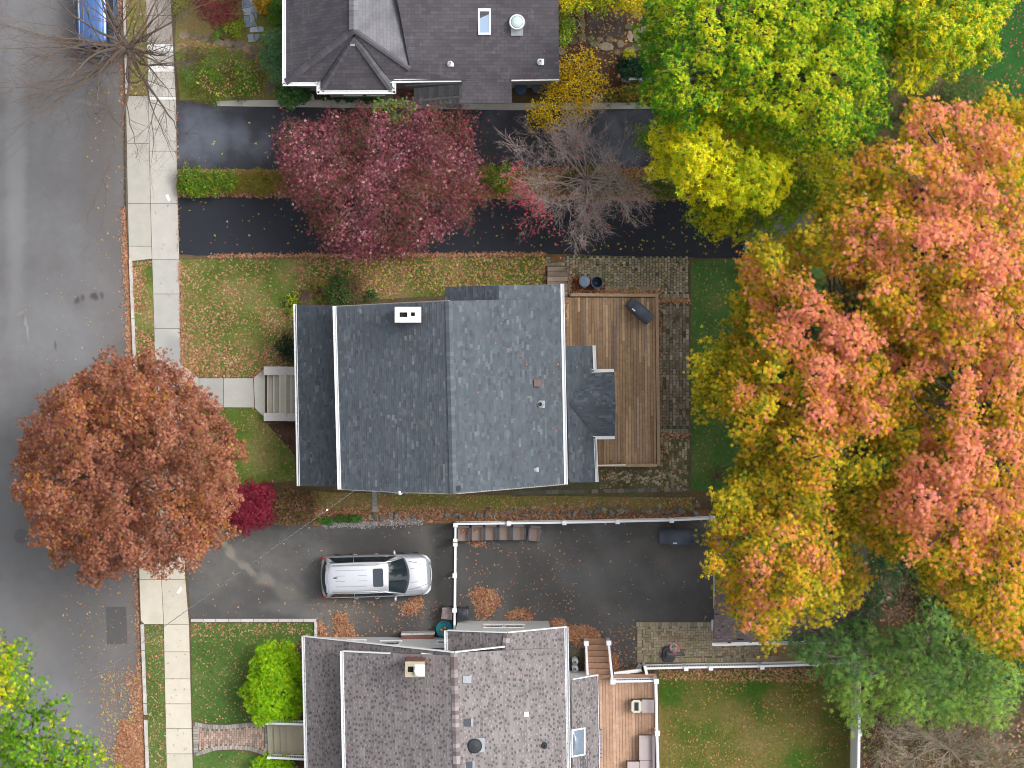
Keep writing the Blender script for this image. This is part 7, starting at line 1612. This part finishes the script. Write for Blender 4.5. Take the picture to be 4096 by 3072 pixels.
shrub('mounded_shrub', 'wide low green mound sprinkled with leaves beside the upper driveway', 'shrub', [(715, 190), (800, 170), (880, 200), (960, 230), (1030, 260), (1060, 310), (1055, 370), (1000, 402), (900, 408), (790, 402), (730, 370), (705, 280)], .55, (.05, .09), 'spray', [(3, (96, 150, 34)), (2, (76, 126, 36)), (1, (136, 152, 44))], 13, sp=34, rc=.36, z0=.3, flat=.6, per=380, edge_w=120, wp=[(2, (62, 92, 38)), (2, (128, 124, 52)), (1, (132, 98, 62))])
shrub('leafy_plant', 'small bright green plant below the crimson shrub by the stones', 'plant', [(850, 128), (880, 122), (884, 148), (862, 156), (846, 146)], .4, (.06, .1), 'maple', [(2, (96, 156, 34)), (1, (150, 168, 44))], 14, sp=16, rc=.14, inset=3, per=70)
shrub('dark_shrub', 'round dark green shrub against the front wall of the middle house', 'shrub', [(1112, 1345), (1150, 1332), (1185, 1345), (1192, 1420), (1180, 1450), (1130, 1445), (1108, 1400)], 1.0, (.05, .09), 'oval', [(3, (32, 58, 34)), (2, (44, 74, 40))], 15, sp=26, rc=.25)
shrub('dark_shrub', 'dark green shrub beside the upper wall of the middle house, left one', 'shrub', [(1310, 1120), (1375, 1095), (1400, 1120), (1402, 1200), (1340, 1214), (1305, 1180)], .9, (.06, .11), 'oval', [(3, (58, 94, 48)), (2, (80, 108, 50)), (1, (122, 104, 60))], 16, per=240, inset=14)
shrub('reddish_shrub', 'loose reddish-brown shrub between the two dark shrubs above the middle house', 'shrub', [(1395, 1110), (1440, 1100), (1462, 1135), (1448, 1200), (1405, 1206), (1388, 1160)], .8, (.06, .1), 'spray', [(3, (132, 92, 76)), (2, (110, 84, 68)), (1, (96, 108, 52))], 41, sp=24, rc=.24, per=110, inset=8)
shrub('perennial_bed', 'yellow-green perennials around the dark shrub above the middle house', 'plant', [(1215, 1150), (1290, 1108), (1330, 1112), (1320, 1180), (1290, 1212), (1250, 1205)], .45, (.07, .12), 'maple', [(2, (132, 136, 48)), (2, (158, 116, 70)), (1, (96, 122, 42))], 42, sp=26, rc=.22, per=70, inset=8)
shrub('dark_shrub', 'smaller dark green shrub beside the upper wall of the middle house, right one', 'shrub', [(1448, 1162), (1480, 1150), (1512, 1165), (1510, 1200), (1460, 1208)], .8, (.06, .1), 'oval', [(3, (46, 84, 42)), (2, (60, 98, 48))], 17, sp=22, rc=.2, per=110)
shrub('purple_shrub', 'small grey-purple shrub at the front corner of the middle house', 'shrub', [(1195, 1165), (1245, 1158), (1262, 1195), (1240, 1215), (1200, 1214)], .7, (.05, .09), 'spray', [(3, (112, 86, 84)), (2, (94, 76, 74))], 18, sp=24, rc=.2, per=110)
shrub('grass_tuft', 'bright yellow-green leafy tuft at the front corner of the middle house', 'plant', [(1150, 1185), (1200, 1165), (1205, 1215), (1180, 1262), (1160, 1240)], .5, (.12, .2), 'blade', [(3, (176, 184, 50)), (2, (130, 156, 44))], 19, sp=26, rc=.2, inset=4, per=60, tilt=1.0)
HG = [(3, (88, 132, 26)), (2, (68, 108, 30)), (2, (118, 150, 32)), (1, (160, 160, 38)), (1, (120, 110, 40))]
shrub('green_hedge', 'bright green rounded hedge end beside the pavement between the driveways', 'hedge', vw([(382,380),(400,364),(450,362),(500,366),(512,395),(505,418),(450,422),(400,422),(384,408)]), .7, (.06, .11), 'oval', HG, 20, sp=24, rc=.24, inset=20, loose=.5)
shrub('brown_hedge', 'olive-brown hedge section between the green hedge end and the purple tree', 'hedge', vw([(500,372),(545,362),(610,368),(640,400),(620,418),(545,420),(500,418)]), .65, (.06, .1), 'spray', [(3, (150, 128, 44)), (2, (126, 132, 40)), (1, (158, 108, 56)), (2.5, (96, 124, 34))], 21, sp=24, rc=.24, inset=18, loose=.4)
shrub('green_hedge', 'green hedge section between the purple tree and the bare pink-leaved tree', 'hedge', vw([(1020,362),(1060,354),(1105,352),(1108,400),(1075,415),(1030,395)]), .8, (.07, .12), 'oval', HG + [(1.5, (176, 170, 50))], 22, sp=24, rc=.25, inset=18, loose=.4)
shrub('ivy_patch', 'dark green ivy patch around the foot of the bare pink-leaved tree', 'ivy', [(2240, 690), (2320, 668), (2420, 690), (2560, 700), (2620, 740), (2520, 775), (2300, 778), (2240, 740)], .35, (.06, .1), 'maple', [(3, (66, 100, 38)), (2, (84, 104, 48)), (1, (110, 92, 54))], 23, sp=34, rc=.3, flat=.4, per=130)
shrub('ivy_patch', 'low green plants under the bright yellow maple between the driveways', 'ivy', [(2600, 690), (2700, 680), (2720, 790), (2640, 800), (2590, 760)], .6, (.06, .1), 'maple', [(3, (84, 118, 36)), (2, (120, 140, 42))], 24, sp=30, rc=.28, per=130)
shrub('dark_shrub', 'dark glossy green shrub beside the low iron fence in the upper garden', 'shrub', [(2465, 250), (2520, 235), (2600, 240), (2620, 300), (2560, 312), (2480, 300)], .8, (.09, .15), 'maple', [(3, (30, 68, 48)), (2, (44, 88, 54))], 25, sp=30, rc=.26, per=130)
shrub('leafy_plant', 'green and yellow perennials between the low iron fence and the driveway', 'plant', [(2410, 385), (2480, 345), (2600, 340), (2630, 400), (2520, 412), (2420, 410)], .5, (.08, .14), 'maple', [(3, (84, 112, 40)), (2, (174, 140, 56)), (2, (120, 124, 44)), (1, (190, 130, 70))], 26, sp=30, rc=.28, per=100)
shrub('leafy_plant', 'small yellow-green plant at the corner of the upper garden stones', 'plant', [(2500, 215), (2520, 205), (2534, 230), (2522, 252), (2504, 245)], .7, (.07, .12), 'maple', [(3, (196, 180, 40)), (2, (130, 160, 40))], 27, sp=16, rc=.15, inset=3, per=70)
shrub('ground_ivy', 'bright green ground ivy strip above the gravel of the lower driveway', 'ivy', [(1262, 2076), (1340, 2072), (1460, 2066), (1462, 2078), (1340, 2092), (1266, 2090)], .2, (.05, .08), 'maple', [(3, (70, 140, 44)), (2, (56, 118, 40))], 28, sp=18, rc=.15, inset=3, per=70, limbs=False)
shrub('green_climber', 'fresh green leafy climber between the purple tree and the brick landing', 'plant', [(1490, 400), (1560, 398), (1650, 412), (1665, 450), (1610, 500), (1560, 490), (1500, 440)], 5.2, (.08, .14), 'maple', [(3, (108, 150, 46)), (2, (84, 124, 40)), (1, (140, 130, 50))], 29, sp=40, rc=.26, z0=4.4, inset=14, per=50, loose=1.3, under=0)
shrub('bare_shrub', 'reddish bare shrub below the mossy paving at the orange tree', 'shrub', [(2830, 1870), (2880, 1860), (2910, 1900), (2900, 1950), (2840, 1950)], .8, (.05, .08), 'spray', [(2, (104, 66, 58)), (1, (122, 84, 66))], 30, sp=28, rc=.26, per=60)

# ================================================================== bare trees
def bare_tree(name, label, base_px, z_top, reach_poly, seed, r0, n_limb, depth, bark, spread=1.0, zf=2.2, fork_px=None, len0=2.0, leafpal=None, leaf_poly=None, nleaf=0, sub=3, lf=.54):
    rng = np.random.default_rng(seed); o = thing(name, label, 'tree', P(*base_px)); b0 = np.array(P(*base_px)); fk = np.array(P(*(fork_px or base_px), zf))
    poly = np.array(reach_poly, float); tips = []
    mb = MB(); bc_ = [c4(bark, .08) for _ in range(6)]
    mb.tube([b0, (b0 + fk) / 2 + np.array([.03, .02, 0]), fk], [r0 * 1.3, r0, r0 * .9], 10, bc_[0])
    def grow(p, d, L, r, k):
        ns = 4; pts = [p]; rad = [r]; q_ = p.copy(); dd = d.copy()
        for i in range(ns):
            dd = dd + rng.normal(0, .13, 3) + np.array([0, 0, .02]); dd /= np.linalg.norm(dd); q_ = q_ + dd * L / ns; pts.append(q_.copy()); rad.append(r * (1 - .55 * (i + 1) / ns))
        mb.tube(pts, rad, 6 if r > .03 else 4 if r > .012 else 3, bc_[rng.integers(6)], cap=False)
        if k == 0: tips.append(pts[-1]); tips.append(pts[-2]); return
        for j in range(sub + (rng.random() < .5)):
            t_ = rng.uniform(.25, 1.0); i = min(ns - 1, int(t_ * ns)); st_p = pts[i] + (pts[i + 1] - pts[i]) * (t_ * ns - i if i < ns else 0)
            nd = dd + rng.normal(0, .45, 3) * np.array([1, 1, .7]); nd /= np.linalg.norm(nd)
            grow(st_p, nd, L * rng.uniform(.5, .78), max(.0045, r * (1 - .5 * t_) * .55), k - 1)
        grow(pts[-1], dd, L * .66, max(.0045, r * .45), k - 1)
    # main limbs aim at points on the crown outline so that the crown has the shape it has
    per = np.linspace(0, len(poly), n_limb, endpoint=False)
    for t_ in per:
        i = int(t_) % len(poly); j = (i + 1) % len(poly); tgt = poly[i] + (poly[j] - poly[i]) * (t_ - int(t_))
        fr = rng.uniform(.6, 1.0); zt = zf + (z_top - zf) * rng.uniform(.35, 1.0); c_ = np.array(fork_px or base_px, float); tp = c_ + (tgt - c_) * fr; e = px2w(tp[None], np.array([zt]))[0]
        v_ = e - fk; L = np.linalg.norm(v_); st_ = fk + np.array([0, 0, rng.uniform(-.6, .5)]) * min(1, zf / 3)
        grow(st_, (v_ / L) + np.array([0, 0, .12]), L * lf, r0 * rng.uniform(.32, .5), depth)
    mb.build('trunk', M['bark'], o, False)
    if leafpal:
        tp = np.array(tips); kx_ = (H / (H - tp[:, 2])) * S; px = tp[:, 0] * kx_ + 2048; py = -tp[:, 1] * kx_ + 1536
        ins_ = inside(leaf_poly, px, py); t1 = tp[ins_]
        if len(t1) < 5: t1 = tp[:5]
        pos = t1[rng.integers(0, len(t1), nleaf)] + rng.normal(0, .10, (nleaf, 3)); t2 = tp[rng.integers(0, len(tp), nleaf // 6)] + rng.normal(0, .05, (nleaf // 6, 3)); pos = np.vstack([pos, t2]); n_ = len(pos)
        leaves_mesh('leaves', pos, rng.normal(0, .6, (n_, 3)) + np.array([0, 0, 1]), rng.normal(0, 1, (n_, 3)), rng.uniform(.07, .13, n_), pal_pick(leafpal, n_, rng), 'maple', M['leaf'], o)
    return o
bare_tree('bare_tree', 'bare grey tree with a few pink-red leaves between the upper driveways', (2345, 722), 5.0, vw([(1105,330),(1130,285),(1180,268),(1240,262),(1300,268),(1350,300),(1385,350),(1380,400),(1365,460),(1330,510),(1290,535),(1230,540),(1170,540),(1130,500),(1108,440),(1100,380)]), 51, .10, 19, 5, (170, 154, 148), fork_px=(2345, 722), zf=1.0, lf=.50,
          leafpal=[(3, (206, 74, 96)), (2, (190, 60, 80)), (1, (222, 120, 124))], leaf_poly=vw([(1085,340),(1122,350),(1135,400),(1165,430),(1200,480),(1225,550),(1110,550),(1090,480)]), nleaf=430, sub=2)
bare_tree('bare_tree', 'leafless street tree reaching over the blue car at the upper left', (518, 195), 8.0, vw([(20,-20),(-10,60),(0,120),(30,170),(60,230),(130,310),(220,330),(300,310),(370,280),(410,200),(430,130),(430,60),(410,-40),(300,-90),(150,-110)]), 52, .2, 24, 4, (108, 94, 84), zf=2.6, fork_px=(512, 190), sub=2, lf=.66)
bare_tree('bare_shrub', 'leafless tangled shrub in the lower right corner', (3800, 3000), 3.6, vw([(1875,1560),(1960,1530),(2060,1545),(2160,1555),(2240,1540),(2260,1640),(2200,1720),(2040,1740),(1900,1720),(1870,1640)]), 53, .08, 14, 4, (158, 146, 128), zf=.5, sub=3)
bare_tree('bare_shrub', 'leafless twiggy shrub right of the lower white fence', (3560, 2960), 2.6, vw([(1850,1540),(1900,1550),(1960,1560),(1980,1640),(1950,1720),(1860,1720),(1850,1640)]), 54, .05, 9, 3, (150, 138, 122), zf=.4, sub=3)
bare_tree('bare_shrub', 'bare twigs in the dark gap beside the garage roof', (3600, 2420), 2.4, vw([(1880,1200),(1950,1190),(1990,1250),(1960,1330),(1900,1350),(1870,1290)]), 55, .05, 8, 3, (134, 116, 98), zf=.4, sub=3)
shrub('weedy_patch', 'green weeds growing through the leafless shrubs at the lower right', 'weeds', [(3480, 2900), (3620, 2850), (3900, 2960), (4096, 2900), (4110, 3090), (3500, 3090)], .5, (.08, .14), 'maple', [(3, (96, 112, 50)), (2, (124, 110, 62)), (1, (80, 104, 46))], 33, sp=90, rc=.5, per=60, limbs=False)
print('OBJECTS', len(bpy.data.objects), 'POLYS', sum(len(o.data.polygons) for o in bpy.data.objects if o.type == 'MESH'))
